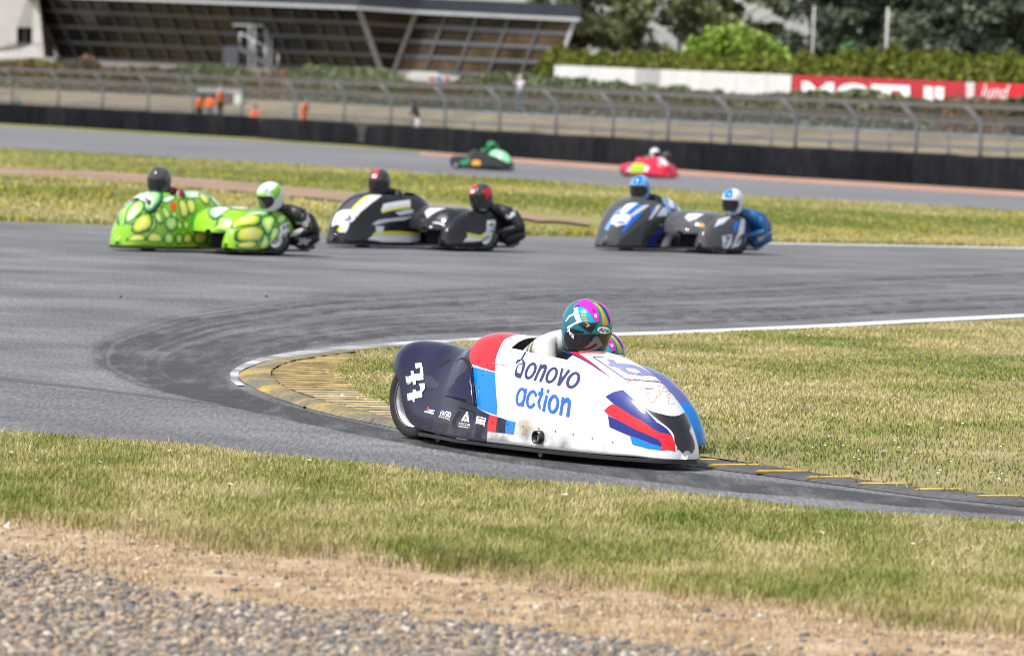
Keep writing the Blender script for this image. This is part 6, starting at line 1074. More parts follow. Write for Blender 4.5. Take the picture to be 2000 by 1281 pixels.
for i in range(len(WP) - 1):
    a, b = Vector(WP[i]), Vector(WP[i+1]); d = (b - a); ln = d.length; d.normalize(); nrm = Vector((d.y, -d.x, 0)); nrm = nrm if nrm.y > 0 else -nrm
    h = float(np.interp(WP[i][1], [190, 370], [1.08, 1.26])) * RG.uniform(0.985, 1.015); th = 0.7
    a2, b2 = a + d*0.02, b - d*0.02; sh_ = nrm * RG.uniform(-0.03, 0.03)
    V = []
    for q in (a2, b2):
        for off, z in ((0.02, -0.05), (0.0, h*0.45), (0.03, h*0.9), (0.12, h), (th, h), (th, -0.05)): V.append(q + sh_ + nrm*off + Vector((0, 0, z)) - Vector(WP[0]))
    F_ = [(j, j+1, j+7, j+6) for j in range(5)] + [(0, 5, 4, 3, 2, 1), (6, 7, 8, 9, 10, 11)]
    mesh_obj('belt_panel', V, F_, BELT[int(RG.integers(0, 4))], tw)
BANKM = ground_mat('bank', [(0.12, 0.095, 0.055), (0.18, 0.14, 0.085), (0.22, 0.175, 0.105)], 0.15, fine=(2, 0.25), bump=0)
offs = [0.4, 3, 7, 12, 18, 26, 45, 120, 600]; zs = [None, -0.1, 0.35, 0.8, 1.15, 1.3, 1.35, 1.4, 1.5]
BL = along(WL, 6.0); V, F_ = [], []
for p in BL:
    for o_, z in zip(offs, zs):
        q = back_of(p, o_); V.append((q[0], q[1], p[2] if z is None else z))
no = len(offs)
F_ = [(i*no+j, i*no+j+1, (i+1)*no+j+1, (i+1)*no+j) for i in range(len(BL)-1) for j in range(no-1)]
tag(mesh_obj('bank', V, F_, BANKM, None, smooth=True), kind='structure')

GALV = mat('galvanised', (0.19, 0.205, 0.22), rough=0.5, metal=0.2, vary=0.15, scale=2)
def mesh_sheet_mat(name, op):
    m = bpy.data.materials.new(name); m.use_nodes = True; nt = m.node_tree
    b = nt.nodes['Principled BSDF']; b.inputs['Base Color'].default_value = (0.20, 0.205, 0.21, 1); b.inputs['Roughness'].default_value = 0.5
    g = nt.nodes.new('ShaderNodeNewGeometry'); w = nt.nodes.new('ShaderNodeTexNoise'); w.inputs['Scale'].default_value = 3
    nt.links.new(g.outputs['Position'], w.inputs['Vector'])
    mr = nt.nodes.new('ShaderNodeMapRange'); mr.inputs['To Min'].default_value = op*0.8; mr.inputs['To Max'].default_value = op*1.2
    nt.links.new(w.outputs['Fac'], mr.inputs['Value']); nt.links.new(mr.outputs[0], b.inputs['Alpha'])
    return m
NET = mesh_sheet_mat('wire_net', 0.24)
def on_line(L, px):
    """where the line passes behind pixel column px, walking along it in photo space"""
    u = []
    for p in L:
        d = p - CAM; u.append(PX0 + FOC * (d @ RT) / (d @ FW))
    return np.array([np.interp(px, u, L[:, i]) for i in range(3)])
def z_at(P, py):
    """height above P at which photo row py is met"""
    lo, hi = -3.0, 40.0
    for _ in range(40):
        m_ = (lo + hi) / 2; d = np.array([P[0], P[1], m_]) - CAM; y = PY0 - FOC * (d @ UP) / (d @ FW)
        if y > py: lo = m_
        else: hi = m_
    return lo
FL = back_of(WL, 1.4)
cf = empty('catch_fence', (0, 0, 0)); tag(cf, 'galvanised catch fence with cranked posts standing behind the tyre barrier', 'fence')
prev = None
for x in (-160, -70, 23, 115, 200, 289, 380, 472, 578, 672, 766, 870, 976, 1085, 1195, 1304, 1424, 1552, 1670, 1788, 1912, 2040, 2170):
    P = on_line(FL, x); zb = z_at(P, 153 + (x - 23) * 0.0455)
    Q = on_line(FL, x + 30); d = Vector((Q[0]-P[0], Q[1]-P[1], 0)).normalized(); nrm = Vector((d.y, -d.x, 0)); nrm = nrm if nrm.y < 0 else -nrm
    base = Vector((P[0], P[1], P[2] - 0.1)); kn = Vector((P[0], P[1], zb)); tip = kn + nrm*0.62 + Vector((0, 0, 0.52))
    m_ = MB(); m_.tube([base, kn - Vector((0, 0, 0.12)), kn, tip], 0.072, 8); m_.build('post', GALV, cf, smooth=True)
    if prev is not None:
        b0, k0, t0 = prev
        mesh_obj('wire_net', [b0 + Vector((0, 0, 0.3)), base + Vector((0, 0, 0.3)), kn, k0, tip, t0], [(0, 1, 2, 3), (3, 2, 4, 5)], NET, cf)
        w_ = MB()
        for f in (0.98, 0.62):
            w_.tube([b0.lerp(k0, f), base.lerp(kn, f)], 0.020, 4)
        w_.tube([t0, tip], 0.02, 4); wo_ = w_.build('strand', GALV, cf); wo_['kind'] = 'stuff'
    prev = (base, kn, tip)

RAILM = mat('guard_rail', (0.17, 0.165, 0.155), rough=0.55, metal=0.2, vary=0.3, scale=0.6); RAILM2 = mat('guard_rail_pale', (0.24, 0.25, 0.26), rough=0.5, metal=0.3, vary=0.25, scale=0.6)
def guard_rail(off, y0, y1, label, m, hpx):
    L = back_of(WL, off); r = empty('guard_rail'); tag(r, label, 'guard rail')
    xs_ = np.arange(-120, 2200, 116.0); prev = None
    for i, x in enumerate(xs_):
        P = on_line(L, x); yy = y0 + (y1 - y0) * x / 1900
        zt_ = z_at(P, yy); zl = z_at(P, yy + hpx * (1 + x/4000))
        pm = MB(); pm.box((P[0], P[1] + 0.15, (zt_ + zl) / 2 - 0.35), (0.12, 0.12, zt_ - zl + 0.9)); pm.build('post', GALV, r)
        cur = (P, zt_, zl)
        if prev:
            a, za, la = prev; b = P
            h_ = (za - la); V = []
            for q, zt2, zl2 in ((a, za, la), (b, zt_, zl)):
                for dy, f in ((0, 0), (-0.06, 0.15), (-0.06, 0.35), (0, 0.5), (-0.06, 0.65), (-0.06, 0.85), (0, 1)): V.append((q[0], q[1] + dy, zt2 + (zl2 - zt2) * f))
            mesh_obj('beam', V, [(j, j+1, j+8, j+7) for j in range(6)], m, r)
        prev = cur
guard_rail(6.5, 194, 284, 'weathered steel guard rail low behind the catch fence', RAILM, 5.0)
guard_rail(19, 174, 262, 'paler upper guard rail along the top of the dry bank', RAILM2, 5.5)
# post and rail fence
BROWN = mat('brown_timber', (0.085, 0.07, 0.06), rough=0.8, vary=0.3, scale=2)
L = back_of(WL, 22.5); tf = empty('timber_fence'); tag(tf, 'dark brown post and rail fence in front of the ivy hedge', 'fence')
x = -130.0; prev = None
while x < 2150:
    P = on_line(L, x); yt = 134 + 0.0385 * x; zt_ = z_at(P, yt); zm = z_at(P, yt + 18 + 0.004*x); zg = z_at(P, yt + 40 + 0.008*x)
    m_ = MB(); m_.box((P[0], P[1], (zt_ + zg)/2), (0.20, 0.14, zt_ - zg + 0.3)); m_.build('post', BROWN, tf)
    if prev:
        for q, z in ((1, zt_), (2, zm)):
            m_ = MB(); m_.bar((prev[0][0], prev[0][1]-0.1, prev[q]), (P[0], P[1]-0.1, z), 0.06, 0.26); m_.build('rail', BROWN, tf)
    prev = (P, zt_, zm); x += 80 + x * 0.018

# ------------------------------------------------------------------ planting
LEAF = {}
def leaf_cloud(name, P, size, col, parent=None, m=None):
    n = len(P); a = RG.normal(size=(n, 3)); a /= np.linalg.norm(a, axis=1, keepdims=True)
    b = np.cross(a, RG.normal(size=(n, 3))); b /= np.linalg.norm(b, axis=1, keepdims=True)
    s_ = (size * RG.uniform(0.6, 1.4, n))[:, None]
    V = np.stack([P - a*s_, P + b*s_*0.55, P + a*s_, P - b*s_*0.55], 1)
    T = np.arange(n*4).reshape(n, 4)
    return tri_obj(name, V.reshape(-1, 3), T, m or mat('leaf', (0.1, 0.1, 0.1), rough=0.55, spec=0.3, attr='Col'), parent, attr=np.repeat(col[:, None], 4, 1).reshape(-1, 3), quads=True)
def cols(base, n, v=0.3, alt=None, pa=0.0):
    c = np.array(base)[None] * RG.uniform(1-v, 1+v, (n, 1))
    if alt is not None:
        k = RG.random(n) < pa; c[k] = np.array(alt) * RG.uniform(0.8, 1.2, (k.sum(), 1))
    return c
HL = back_of(WL, 25.0)
def hedge(x0, x1, top, base, alt, pa, label, thick=1.3, dens=1.0, name='hedge'):
    """irregular leafy bank between photo columns x0 and x1; top = [(x, y)...] of its outline"""
    xs_ = np.linspace(x0, x1, 24); tp = np.array(top, float); pts = []
    n = int(46 * (x1 - x0) * dens)
    u = RG.uniform(x0, x1, n); O = np.array([on_line(HL, q) for q in xs_])
    Pb = np.stack([np.interp(u, xs_, O[:, i]) for i in range(3)], 1)
    zt_ = np.interp(u, xs_, [z_at(O[i], np.interp(q, tp[:, 0], tp[:, 1])) for i, q in enumerate(xs_)])
    bump_ = vnoise(u*0.06, u*0 + 3.3, int(x0) + 7); zt_ = zt_ + (bump_ - 0.5) * 0.30
    zb_ = np.full(n, 1.15)
    f = RG.random(n) ** 0.75; dep = RG.uniform(-0.5, 0.5, n) * thick * np.sqrt(np.clip(1.05 - f**3, 0.02, 1))
    P = back_of(Pb, 0.0); d = P[:, :2] / np.linalg.norm(P[:, :2], axis=1, keepdims=True); P[:, :2] += d * dep[:, None]
    P[:, 2] = zb_ + (zt_ - zb_) * f
    o = empty(name, tuple(O[12])); tag(o, label, 'hedge')
    lc = leaf_cloud('foliage', P - O[12], 0.13, cols(base, n, 0.4, alt, pa) * (0.75 + 0.5 * fbm(u*0.05, P[:, 2]*2, 4))[:, None], o); lc['kind'] = 'stuff'
    m_ = MB()
    for q in range(3, 24, 6): m_.tube([O[q] - O[12] + [0, 0, 1.1 - O[q][2]], O[q] - O[12] + [0.1, 0, 1.9 - O[q][2]]], 0.03, 5)
    for q in range(2): pass
    st = m_.build('stems', mat('bark', (0.06, 0.045, 0.03), rough=0.9), o); st['kind'] = 'stuff'
    return o
IVY = (0.09, 0.125, 0.06); IVY2 = (0.24, 0.27, 0.15)
hedge(-150, 120, [(-150, 118), (0, 122), (60, 116), (120, 128)], (0.17, 0.085, 0.06), (0.20, 0.24, 0.03), 0.35, 'low reddish and yellow flowering border under the pale building')
hedge(120, 345, [(120, 132), (170, 108), (200, 130), (340, 134)], (0.10, 0.09, 0.055), (0.30, 0.15, 0.12), 0.3, 'thin border with pink blooms below the left end of the glass facade', dens=0.8)
hedge(345, 490, [(345, 128), (400, 126), (490, 136)], IVY, IVY2, 0.35, 'grey-green ivy clump left of the metal stair')
hedge(490, 565, [(490, 143), (530, 140), (565, 143)], (0.28, 0.165, 0.115), IVY, 0.3, 'dry pinkish shrub at the foot of the metal stair')
hedge(565, 790, [(565, 136), (600, 129), (700, 134), (790, 146)], IVY, IVY2, 0.4, 'dense ivy hedge right of the metal stair')
hedge(790, 910, [(790, 156), (850, 166), (910, 150)], (0.20, 0.14, 0.09), IVY, 0.4, 'low dry hedge below the white and red trackside board')
hedge(905, 1095, [(905, 150), (960, 143), (1095, 152)], IVY, IVY2, 0.35, 'ivy hedge behind the standing photographer')
hedge(1095, 1430, [(1095, 150), (1180, 160), (1260, 168), (1320, 170), (1430, 186)], IVY, IVY2, 0.4, 'ivy hedge below the white corrugated wall')
hedge(1430, 1560, [(1430, 186), (1490, 190), (1530, 184), (1560, 178)], IVY2, IVY, 0.4, 'thin pale stretch of hedge below the end of the white wall')
hedge(1555, 1830, [(1555, 180), (1600, 176), (1700, 182), (1830, 196)], IVY, IVY2, 0.35, 'thick ivy hedge below the large white letters')
hedge(1825, 1970, [(1825, 196), (1900, 190), (1970, 202)], (0.15, 0.095, 0.055), (0.30, 0.21, 0.12), 0.4, 'dead brown bush below the red board')
hedge(1965, 2130, [(1965, 190), (2010, 184), (2130, 200)], (0.035, 0.075, 0.03), IVY, 0.3, 'dark green bush at the right end of the hedge')
# ------------------------------------------------------------------ buildings
PLAST = mat('pale_plaster', (0.52, 0.50, 0.48), rough=0.85, vary=0.08, scale=0.7)
ALU = mat('grey_aluminium', (0.12, 0.125, 0.14), rough=0.45, metal=0.2, vary=0.15, scale=1.5)
ALUP = mat('pale_aluminium', (0.42, 0.43, 0.45), rough=0.4, metal=0.2, vary=0.1, scale=1.5)
FASC = mat('navy_fascia', (0.014, 0.018, 0.030), rough=0.5, vary=0.15, scale=0.8)
GL = [mat('dark_glass_%d' % i, c, rough=0.22, spec=0.10, vary=0.45, scale=0.5) for i, c in enumerate(((0.012, 0.010, 0.010), (0.018, 0.013, 0.011), (0.009, 0.009, 0.010), (0.026, 0.016, 0.012)))]
GB = [mat('brown_glass_%d' % i, c, rough=0.22, spec=0.12, vary=0.5, scale=0.6) for i, c in enumerate(((0.05, 0.034, 0.022), (0.075, 0.05, 0.03), (0.030, 0.020, 0.014)))]
hall = empty('pavilion', tuple(at(757, 145, 352))); HO = Vector(hall.location)
tag(hall, 'dark glass pavilion with leaning mullions and a navy flat roof', 'building')
def patch(bl, br, tr, tl, nc, nr, gl, db, dt, lean=None):
    """leaning glazed facade between four corners (photo column, row, depth): panes as pieces, mullions and rails"""
    C_ = [Vector(at(*q)) - HO for q in (bl, br, tr, tl)]
    f = lambda u, v: (C_[0]*(1-u) + C_[1]*u)*(1-v) + (C_[3]*(1-u) + C_[2]*u)*v
    nrm = (C_[1]-C_[0]).cross(C_[3]-C_[0]).normalized(); nrm = nrm if nrm.y < 0 else -nrm
    for i in range(nc):
        for j in range(nr):
            e = 0.004
            q = [f((i+e)/nc, (j+e)/nr), f((i+1-e)/nc, (j+e)/nr), f((i+1-e)/nc, (j+1-e)/nr), f((i+e)/nc, (j+1-e)/nr)]
            mesh_obj('pane', q + [p - nrm*0.03 for p in q], [(0,1,2,3), (7,6,5,4), (0,4,5,1), (1,5,6,2), (2,6,7,3), (3,7,4,0)], gl[int(RG.integers(0, len(gl)))], hall)
    for i in range(nc + 1):
        m_ = MB(); w = 0.30 if i in (0, nc) else 0.17
        m_.bar(f(i/nc, 0) + nrm*0.08, f(i/nc, 1) + nrm*0.08, w, 0.10, up=nrm); m_.build('mullion', ALUP if i in (0, nc) else ALU, hall)
    for j in range(nr + 1):
        m_ = MB(); m_.bar(f(0, j/nr) + nrm*0.05, f(1, j/nr) + nrm*0.05, 0.22, 0.08, up=nrm); m_.build('transom', ALU, hall)
    return f
D0, D1, D2 = 402, 352, 340
patch((118, 112, D0), (745, 138, D1), (700, 14, D1-1.6), (62, -11, D0-1.6), 16, 4, GL, 0, 0)
patch((745, 138, D1), (770, 139, D1), (815, 22, D1-1.6), (700, 14, D1-1.6), 1, 4, GB, 0, 0)
patch((770, 139, D1), (1083, 152, D2), (1126, 38, D2-1.6), (815, 22, D1-1.6), 5, 4, GB, 0, 0)
# flat roof with its deep fascia
rf = [at(40, -12, D0-2.4), at(700, 13, D1-2.6), at(815, 21, D1-2.6), at(1134, 36, D2-2.4), at(1134, 36, D2+14), at(40, -12, D0+14)]
V = [Vector(p) - HO for p in rf]; V = [Vector((p.x, p.y, p.z)) for p in V] + [Vector((p.x, p.y, p.z + 0.78)) for p in V]
n = len(rf); mesh_obj('roof', V, [tuple(range(n))[::-1], tuple(range(n, 2*n))] + [(i, (i+1) % n, n+(i+1) % n, n+i) for i in range(n)], FASC, hall)
m_ = MB()
for a, b in ((0, 1), (1, 2), (2, 3)):
    m_.bar(V[a] + Vector((0, -0.05, -0.10)), V[b] + Vector((0, -0.05, -0.10)), 0.25, 0.20)
m_.build('roof_trim', ALUP, hall)
m_ = MB(); ba = [Vector(at(118, 116, D0+1)) - HO, Vector(at(750, 141, D1+1)) - HO, Vector(at(1083, 155, D2+1)) - HO]
for a, b in ((0, 1), (1, 2)):
    m_.bar(ba[a] - Vector((0, 0, 0.5)), ba[b] - Vector((0, 0, 0.5)), 0.8, 1.2)
m_.build('plinth', PLAST, hall)
m_ = MB()
for a, b in ((0, 1), (1, 2)): m_.bar(ba[a] + Vector((0, 6, 1.5)), ba[b] + Vector((0, 6, 1.5)), 0.3, 5.5)
m_.build('inner_wall', mat('dim_interior', (0.05, 0.035, 0.028), rough=0.9), hall)
# outside stair
sr_ = empty('metal_stair', tuple(at(500, 135, 364.5))); so = Vector(sr_.location); tag(sr_, 'grey metal stair and door frame in front of the glass facade', 'stair')
for x in (487, 497, 520, 529):
    m_ = MB(); m_.bar(Vector(at(x, 136, 365.5)) - so, Vector(at(x, 48 + (x-487)*0.05, 365.5)) - so, 0.16, 0.16); m_.build('upright', ALUP, sr_)
m_ = MB(); m_.bar(Vector(at(455, 49, 365.5)) - so, Vector(at(560, 52, 365.5)) - so, 0.15, 0.15); m_.build('lintel', ALUP, sr_)
for k in range(9):
    f = k / 8; p = Vector(at(470 + 68*f, 92 + 44*f, 364 - 0.6*f)) - so
    m_ = MB(); m_.box(p, (0.5, 1.1, 0.06)); m_.build('tread', ALU, sr_)
for dy in (-0.6, 0.6):
    m_ = MB(); a, b = Vector(at(468, 95, 364)) - so, Vector(at(542, 138, 363.4)) - so
    m_.bar(a + Vector((0, dy, 0)), b + Vector((0, dy, 0)), 0.06, 0.25); m_.build('stringer', ALU, sr_)
    m_ = MB(); m_.tube([a + Vector((0, dy, 1.0)), b + Vector((0, dy, 1.0))], 0.035, 6)
    for f in (0, 0.33, 0.66, 1): m_.tube([a.lerp(b, f) + Vector((0, dy, 0)), a.lerp(b, f) + Vector((0, dy, 1.0))], 0.03, 6)
    m_.build('handrail', ALUP, sr_, smooth=True)
m_ = MB(); m_.box(Vector(at(450, 112, 365)) - so, (1.0, 0.1, 1.4)); m_.build('landing_screen', ALU, sr_)
# pale house at the left edge
ho = empty('pale_house', tuple(at(20, 110, 400))); hq = Vector(ho.location); tag(ho, 'pale plastered house end with one dark window at the left edge', 'house')
c4 = [at(-160, 118, 400), at(86, 112, 398), at(70, -60, 398), at(-160, -60, 400)]
fr_ = [Vector(p) - hq for p in c4]
wn_ = [Vector(at(*p)) - hq for p in ((33, 88, 398.4), (63, 88, 398.4), (63, 54, 398.4), (33, 54, 398.4))]
V = fr_ + wn_; bk_ = [p + Vector((0, 9, 0)) for p in fr_]
mesh_obj('wall', V + bk_, [(0, 1, 5, 4), (1, 2, 6, 5), (2, 3, 7, 6), (3, 0, 4, 7), (1, 9, 10, 2), (2, 10, 11, 3), (0, 3, 11, 8)], PLAST, ho)
wr = mesh_obj('window', [p + Vector((0, 0.25, 0)) for p in wn_], [(0, 1, 2, 3)], GL[2], ho)
m_ = MB()
for a, b in ((0, 1), (1, 2), (2, 3), (3, 0)): m_.bar(wn_[a] + Vector((0, 0.1, 0)), wn_[b] + Vector((0, 0.1, 0)), 0.08, 0.08)
m_.bar((wn_[0] + wn_[1])/2 + Vector((0, 0.1, 0)), (wn_[2] + wn_[3])/2 + Vector((0, 0.1, 0)), 0.06, 0.06); m_.build('window_frame', ALU, wr)
m_ = MB()
for k in range(9): m_.tube([Vector(at(14 + 8*k, 110, 396)) - hq, Vector(at(14 + 8*k, 84, 396)) - hq], 0.025, 5)
m_.tube([Vector(at(14, 84, 396)) - hq, Vector(at(78, 86, 396)) - hq], 0.03, 5); m_.build('railing', ALU, ho)

# corrugated boundary wall and advertising boards
CORR = mat('white_sheet', (0.60, 0.60, 0.60), rough=0.6, vary=0.07, scale=1.2); CORG = mat('grey_sheet', (0.36, 0.36, 0.37), rough=0.6, vary=0.08, scale=1.2); REDS = mat('red_sheet', (0.42, 0.020, 0.035), rough=0.5, vary=0.12, scale=1.0); REDS2 = mat('bright_red_sheet', (0.58, 0.010, 0.025), rough=0.5, vary=0.08, scale=1.0)
WB_ = lambda x: np.interp(x, [1080, 1545, 2200], [296, 272, 246])
def sheet(x0, x1, m, label, parent=None, nm='corrugated_wall', rib=0.16):
    a, b = at(x0, 128 + (x0-1085)*0.0405, WB_(x0)), at(x1, 128 + (x1-1085)*0.0405, WB_(x1))
    n_ = max(4, int(np.linalg.norm(b - a) / rib)); V, F_ = [], []
    for i in range(n_ + 1):
        p = a + (b - a) * i / n_; o_ = 0.035 if i % 2 else 0.0
        V += [(p[0], p[1] - o_, 0.7), (p[0], p[1] - o_, p[2]), (p[0], p[1] + 0.1, p[2]), (p[0], p[1] + 0.1, 0.7)]
    for i in range(n_): F_ += [(4*i+j, 4*i+4+j, 4*i+5+j, 4*i+1+j) for j in range(3)]
    o = mesh_obj(nm, V, F_, m, parent)
    if label: tag(o, label, 'wall')
    return o
cw = empty('corrugated_wall', (0, 0, 0)); tag(cw, 'white corrugated sheet wall between the pavilion and the red boards', 'wall')
for i, x0 in enumerate((1083, 1150, 1243, 1290, 1370, 1440, 1500)):
    x1 = (1150, 1243, 1290, 1370, 1440, 1500, 1546)[i]
    sheet(x0, x1 - 0.5, CORG if i == 2 else CORR, None, cw, 'sheet')
rbd = sheet(1549, 1908, REDS, None, None, 'advertising_board'); tag(rbd, 'dark red trackside board with large white capitals half hidden by the hedge', 'board', 'advertising boards')
rbe = sheet(1911, 2160, REDS2, None, None, 'advertising_board'); tag(rbe, 'bright red trackside board with white script at the right edge', 'board', 'advertising boards')
def board_text(s, x0, x1, y0, y1, m, parent, bold=0.02, shear=0.0, s0=1549, s1=1908):
    v, f = text_geo(s, bold, shear)
    A_, B_ = at(s0, 160, WB_(s0)), at(s1, 160, WB_(s1))
    def on_sheet(x, y):
        q = at(x, y, 100.0) - CAM; w_ = np.array([B_[0]-A_[0], B_[1]-A_[1]]); k_ = (A_[0]*w_[1] - A_[1]*w_[0]) / (q[0]*w_[1] - q[1]*w_[0])
        r_ = CAM + q * k_; r_[1] -= 0.09; return r_
    bl, br, tl, tr = [on_sheet(x, y) for x, y in ((x0, y1), (x1, y1 + (x1-x0)*0.0405), (x0, y0), (x1, y0 + (x1-x0)*0.0405))]
    P = [bl*(1-a)*(1-b) + br*a*(1-b) + tr*a*b + tl*(1-a)*b for a, b in v]
    return mesh_obj('lettering', P, f, m, parent)
board_text('MOTUL', 1566, 1872, 159, 206, INKW, rbd, 0.045)
board_text('lund', 1916, 1972, 164, 192, INKW, rbe, 0.0, 0.4, 1911, 2160)
m_ = MB(); m_.bar(at(1896, 196, WB_(1896) - 0.3), at(1896, 161, WB_(1896) - 0.3), 0.42, 0.03, up=(0, 1, 0)); m_.build('white_bar', INKW, rbd)
sb = empty('trackside_board', tuple(at(845, 155, 300))); tag(sb, 'low white board with red and blue marks below the pavilion', 'board'); sq = Vector(sb.location)
m_ = MB(); m_.bar(Vector(at(805, 152, 300)) - sq, Vector(at(915, 157, 300)) - sq, 0.05, 0.32, up=(0, 0, 1)); m_.build('panel', CORR, sb)
for x, mm in ((838, INKR), (852, INKB), (868, INKR)):
    m_ = MB(); m_.bar(Vector(at(x, 154.5, 299.9)) - sq, Vector(at(x + 11, 155, 299.9)) - sq, 0.03, 0.16); m_.build('mark', mm, sb)
# marshals' hut
hut = empty('marshal_hut', tuple(at(430, 225, 348))); hq = Vector(hut.location); tag(hut, 'small pale marshal hut behind the tyre barrier', 'hut')
for nm_, q, mm in (('roof', ((385, 172, 347), (474, 176, 347), (474, 184, 347), (385, 180, 347)), ALUP), ('side_wall', ((428, 180, 348), (474, 184, 348), (474, 232, 348), (428, 230, 348)), PLAST), ('sign', ((457, 184, 346.8), (475, 185, 346.8), (475, 211, 346.8), (457, 210, 346.8)), INKW), ('back_wall', ((388, 178, 351), (430, 181, 351), (430, 230, 351), (388, 228, 351)), FASC)):
    P = [Vector(at(*p)) - hq for p in q]; t_ = 1.4 if nm_ == 'roof' else 0.12
    mesh_obj(nm_, P + [p + Vector((0, t_, 0)) for p in P], [(0,1,2,3), (7,6,5,4), (0,4,5,1), (1,5,6,2), (2,6,7,3), (3,7,4,0)], mm, hut)
# lamp poles
for (x, yt, yb, lab) in ((1585, 12, 112, 'thin pale pole left of the dark pines'), (1729, 15, 114, 'thicker pale pole in front of the dark pines')):
    a = at(x, yb + 40, 302); b = at(x, yt, 302)
    po = empty('pole', (a[0], a[1], 1.4)); tag(po, lab, 'pole', 'poles behind the boundary wall')
    m_ = MB(); m_.tube([(0, 0, 0), (0, 0, b[2] - 1.4)], [0.09, 0.07] if x > 1600 else [0.065, 0.05], 10); m_.build('shaft', mat('concrete_pole', (0.45, 0.44, 0.43), rough=0.8, vary=0.1), po, smooth=True)
    m_ = MB(); m_.box((0, 0, 0.05), (0.5, 0.5, 0.1)); m_.build('base', PLAST, po)

# ------------------------------------------------------------------ trees
BARK = mat('bark', (0.06, 0.045, 0.03), rough=0.9); BARK2 = mat('dark_bark', (0.028, 0.022, 0.02), rough=0.9)
def tree(px, d, h, r, base, label, n=5000, size=0.22, crown=(0.35, 1.0), alt=None, pa=0.0, trunk=0.16, clumps=46, gap=0.45, name='tree', bark=BARK, flat=1.0):
    p0 = at(px, 200, d); root = empty(name, (p0[0], p0[1], 1.4)); tag(root, label, 'tree', None)
    z0, z1 = h*crown[0], h*crown[1]; cl = []
    for k in range(clumps):
        a = RG.uniform(0, 2*np.pi); f = RG.random(); rr_ = r * np.sqrt(RG.uniform(0.05, 1)) * math.sin(math.pi * min(0.92, 0.18 + 0.75*f))
        cl.append((rr_*math.cos(a), rr_*math.sin(a)*0.8, z0 + (z1 - z0)*f, r*RG.uniform(0.20, 0.40)))
    cl = np.array(cl); i = RG.integers(0, clumps, n); v = RG.normal(size=(n, 3)); v /= np.linalg.norm(v, axis=1, keepdims=True)
    P = cl[i, :3] + v * (cl[i, 3] * RG.random(n) ** gap)[:, None] * np.array([1, 1, 0.65*flat])
    tone = RG.uniform(0.7, 1.3, clumps)[i][:, None]
    lc = leaf_cloud('crown', P, size, cols(base, n, 0.3, alt, pa) * tone, root)
    m_ = MB(); m_.tube([(0, 0, -0.2), (0.1, 0, h*0.3), (-0.05, 0.1, h*0.6), (0.1, 0, h*0.85)], [trunk, trunk*0.8, trunk*0.5, trunk*0.15], 8)
    for k in range(0, clumps, 2):
        q = cl[k]; zs_ = min(q[2]*0.75, h*0.8); m_.tube([(0.0, 0, zs_), (q[0]*0.5, q[1]*0.5, (zs_ + q[2])/2 + 0.1), (q[0], q[1], q[2])], [trunk*0.35, trunk*0.22, trunk*0.08], 5)
    m_.build('trunk', bark, root, smooth=True)
    return root
OLV = (0.17, 0.20, 0.095); OLV2 = (0.26, 0.28, 0.13)
tree(1130, 345, 11, 3.4, OLV, 'tall loose tree with sky showing through, just right of the pavilion roof', n=8500, crown=(0.28, 1.0), alt=OLV2, pa=0.3)
tree(1225, 352, 12, 3.6, OLV, 'tall loose olive tree, second from the pavilion', n=6000, crown=(0.20, 1.0), alt=OLV2, pa=0.3)
tree(1320, 350, 12, 3.4, OLV2, 'tall loose tree above the left end of the conifer row', n=6000, crown=(0.20, 1.0), alt=OLV, pa=0.4)
tree(1420, 356, 12.5, 3.6, OLV, 'tall tree rising behind the bright green tree', n=8500, crown=(0.30, 1.0), alt=OLV2, pa=0.3)
tree(1035, 372, 13, 3.6, OLV, 'far tree showing over the pavilion roof', n=8500, crown=(0.3, 1.0), alt=OLV2, pa=0.3)
tree(1445, 318, 4.9, 3.2, (0.17, 0.27, 0.03), 'bright spring green rounded tree behind the conifer row', n=7000, size=0.20, crown=(0.25, 0.98), clumps=40, alt=(0.24, 0.33, 0.05), pa=0.4)
PINE = (0.070, 0.095, 0.068); PINE2 = (0.11, 0.135, 0.085)
for px, d, h, r, lab in ((1600, 345, 12, 3.6, 'dark pine behind the thin pole'), (1690, 352, 13, 3.8, 'dark spreading pine left of the thicker pole'), (1765, 345, 11, 3.4, 'dark pine right of the thicker pole'), (1850, 340, 12, 3.8, 'dark pine with a low crown near the right edge'), (1935, 345, 12, 4.0, 'dense dark pine, second from the right edge'), (2030, 340, 12, 4.0, 'dense dark pine cut by the right edge')):
    tree(px, d, h, r, PINE, lab, n=8500, size=0.22, crown=(0.20, 1.0), alt=PINE2, pa=0.5, trunk=0.24, bark=BARK2, name='pine_tree', clumps=50, gap=0.5)
tree(1650, 320, 4.2, 1.3, (0.10, 0.20, 0.08), 'small green tree in the gap between the two poles', n=1500, size=0.18, crown=(0.3, 1.0), clumps=14)
def conifer(px, ytop, w, label):
    d = float(np.interp(px, [1080, 2050], [303, 262])); a = at(px, 150, d); zt_ = z_at(a, ytop); root = empty('conifer', (a[0], a[1], 1.35)); tag(root, label, 'conifer', 'row of clipped conifers behind the boundary wall')
    H_ = zt_ - 1.35; n = 3600; f = RG.random(n) ** 0.8; th = RG.uniform(0, 2*np.pi, n); rr_ = w * (np.clip(1.04 - f**5, 0.12, 1)) * (0.72 + 0.5*vnoise(th*2.2 + 9, f*5, int(px))) * RG.uniform(0.6, 1, n)**0.4
    P = np.stack([rr_*np.cos(th), rr_*np.sin(th)*0.8, f*H_], 1)
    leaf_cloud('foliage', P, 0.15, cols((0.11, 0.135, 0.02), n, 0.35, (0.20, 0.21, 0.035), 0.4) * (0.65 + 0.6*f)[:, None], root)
    m_ = MB(); m_.tube([(0, 0, 0), (0, 0, H_*0.85)], [0.09, 0.02], 6); m_.build('trunk', BARK, root)
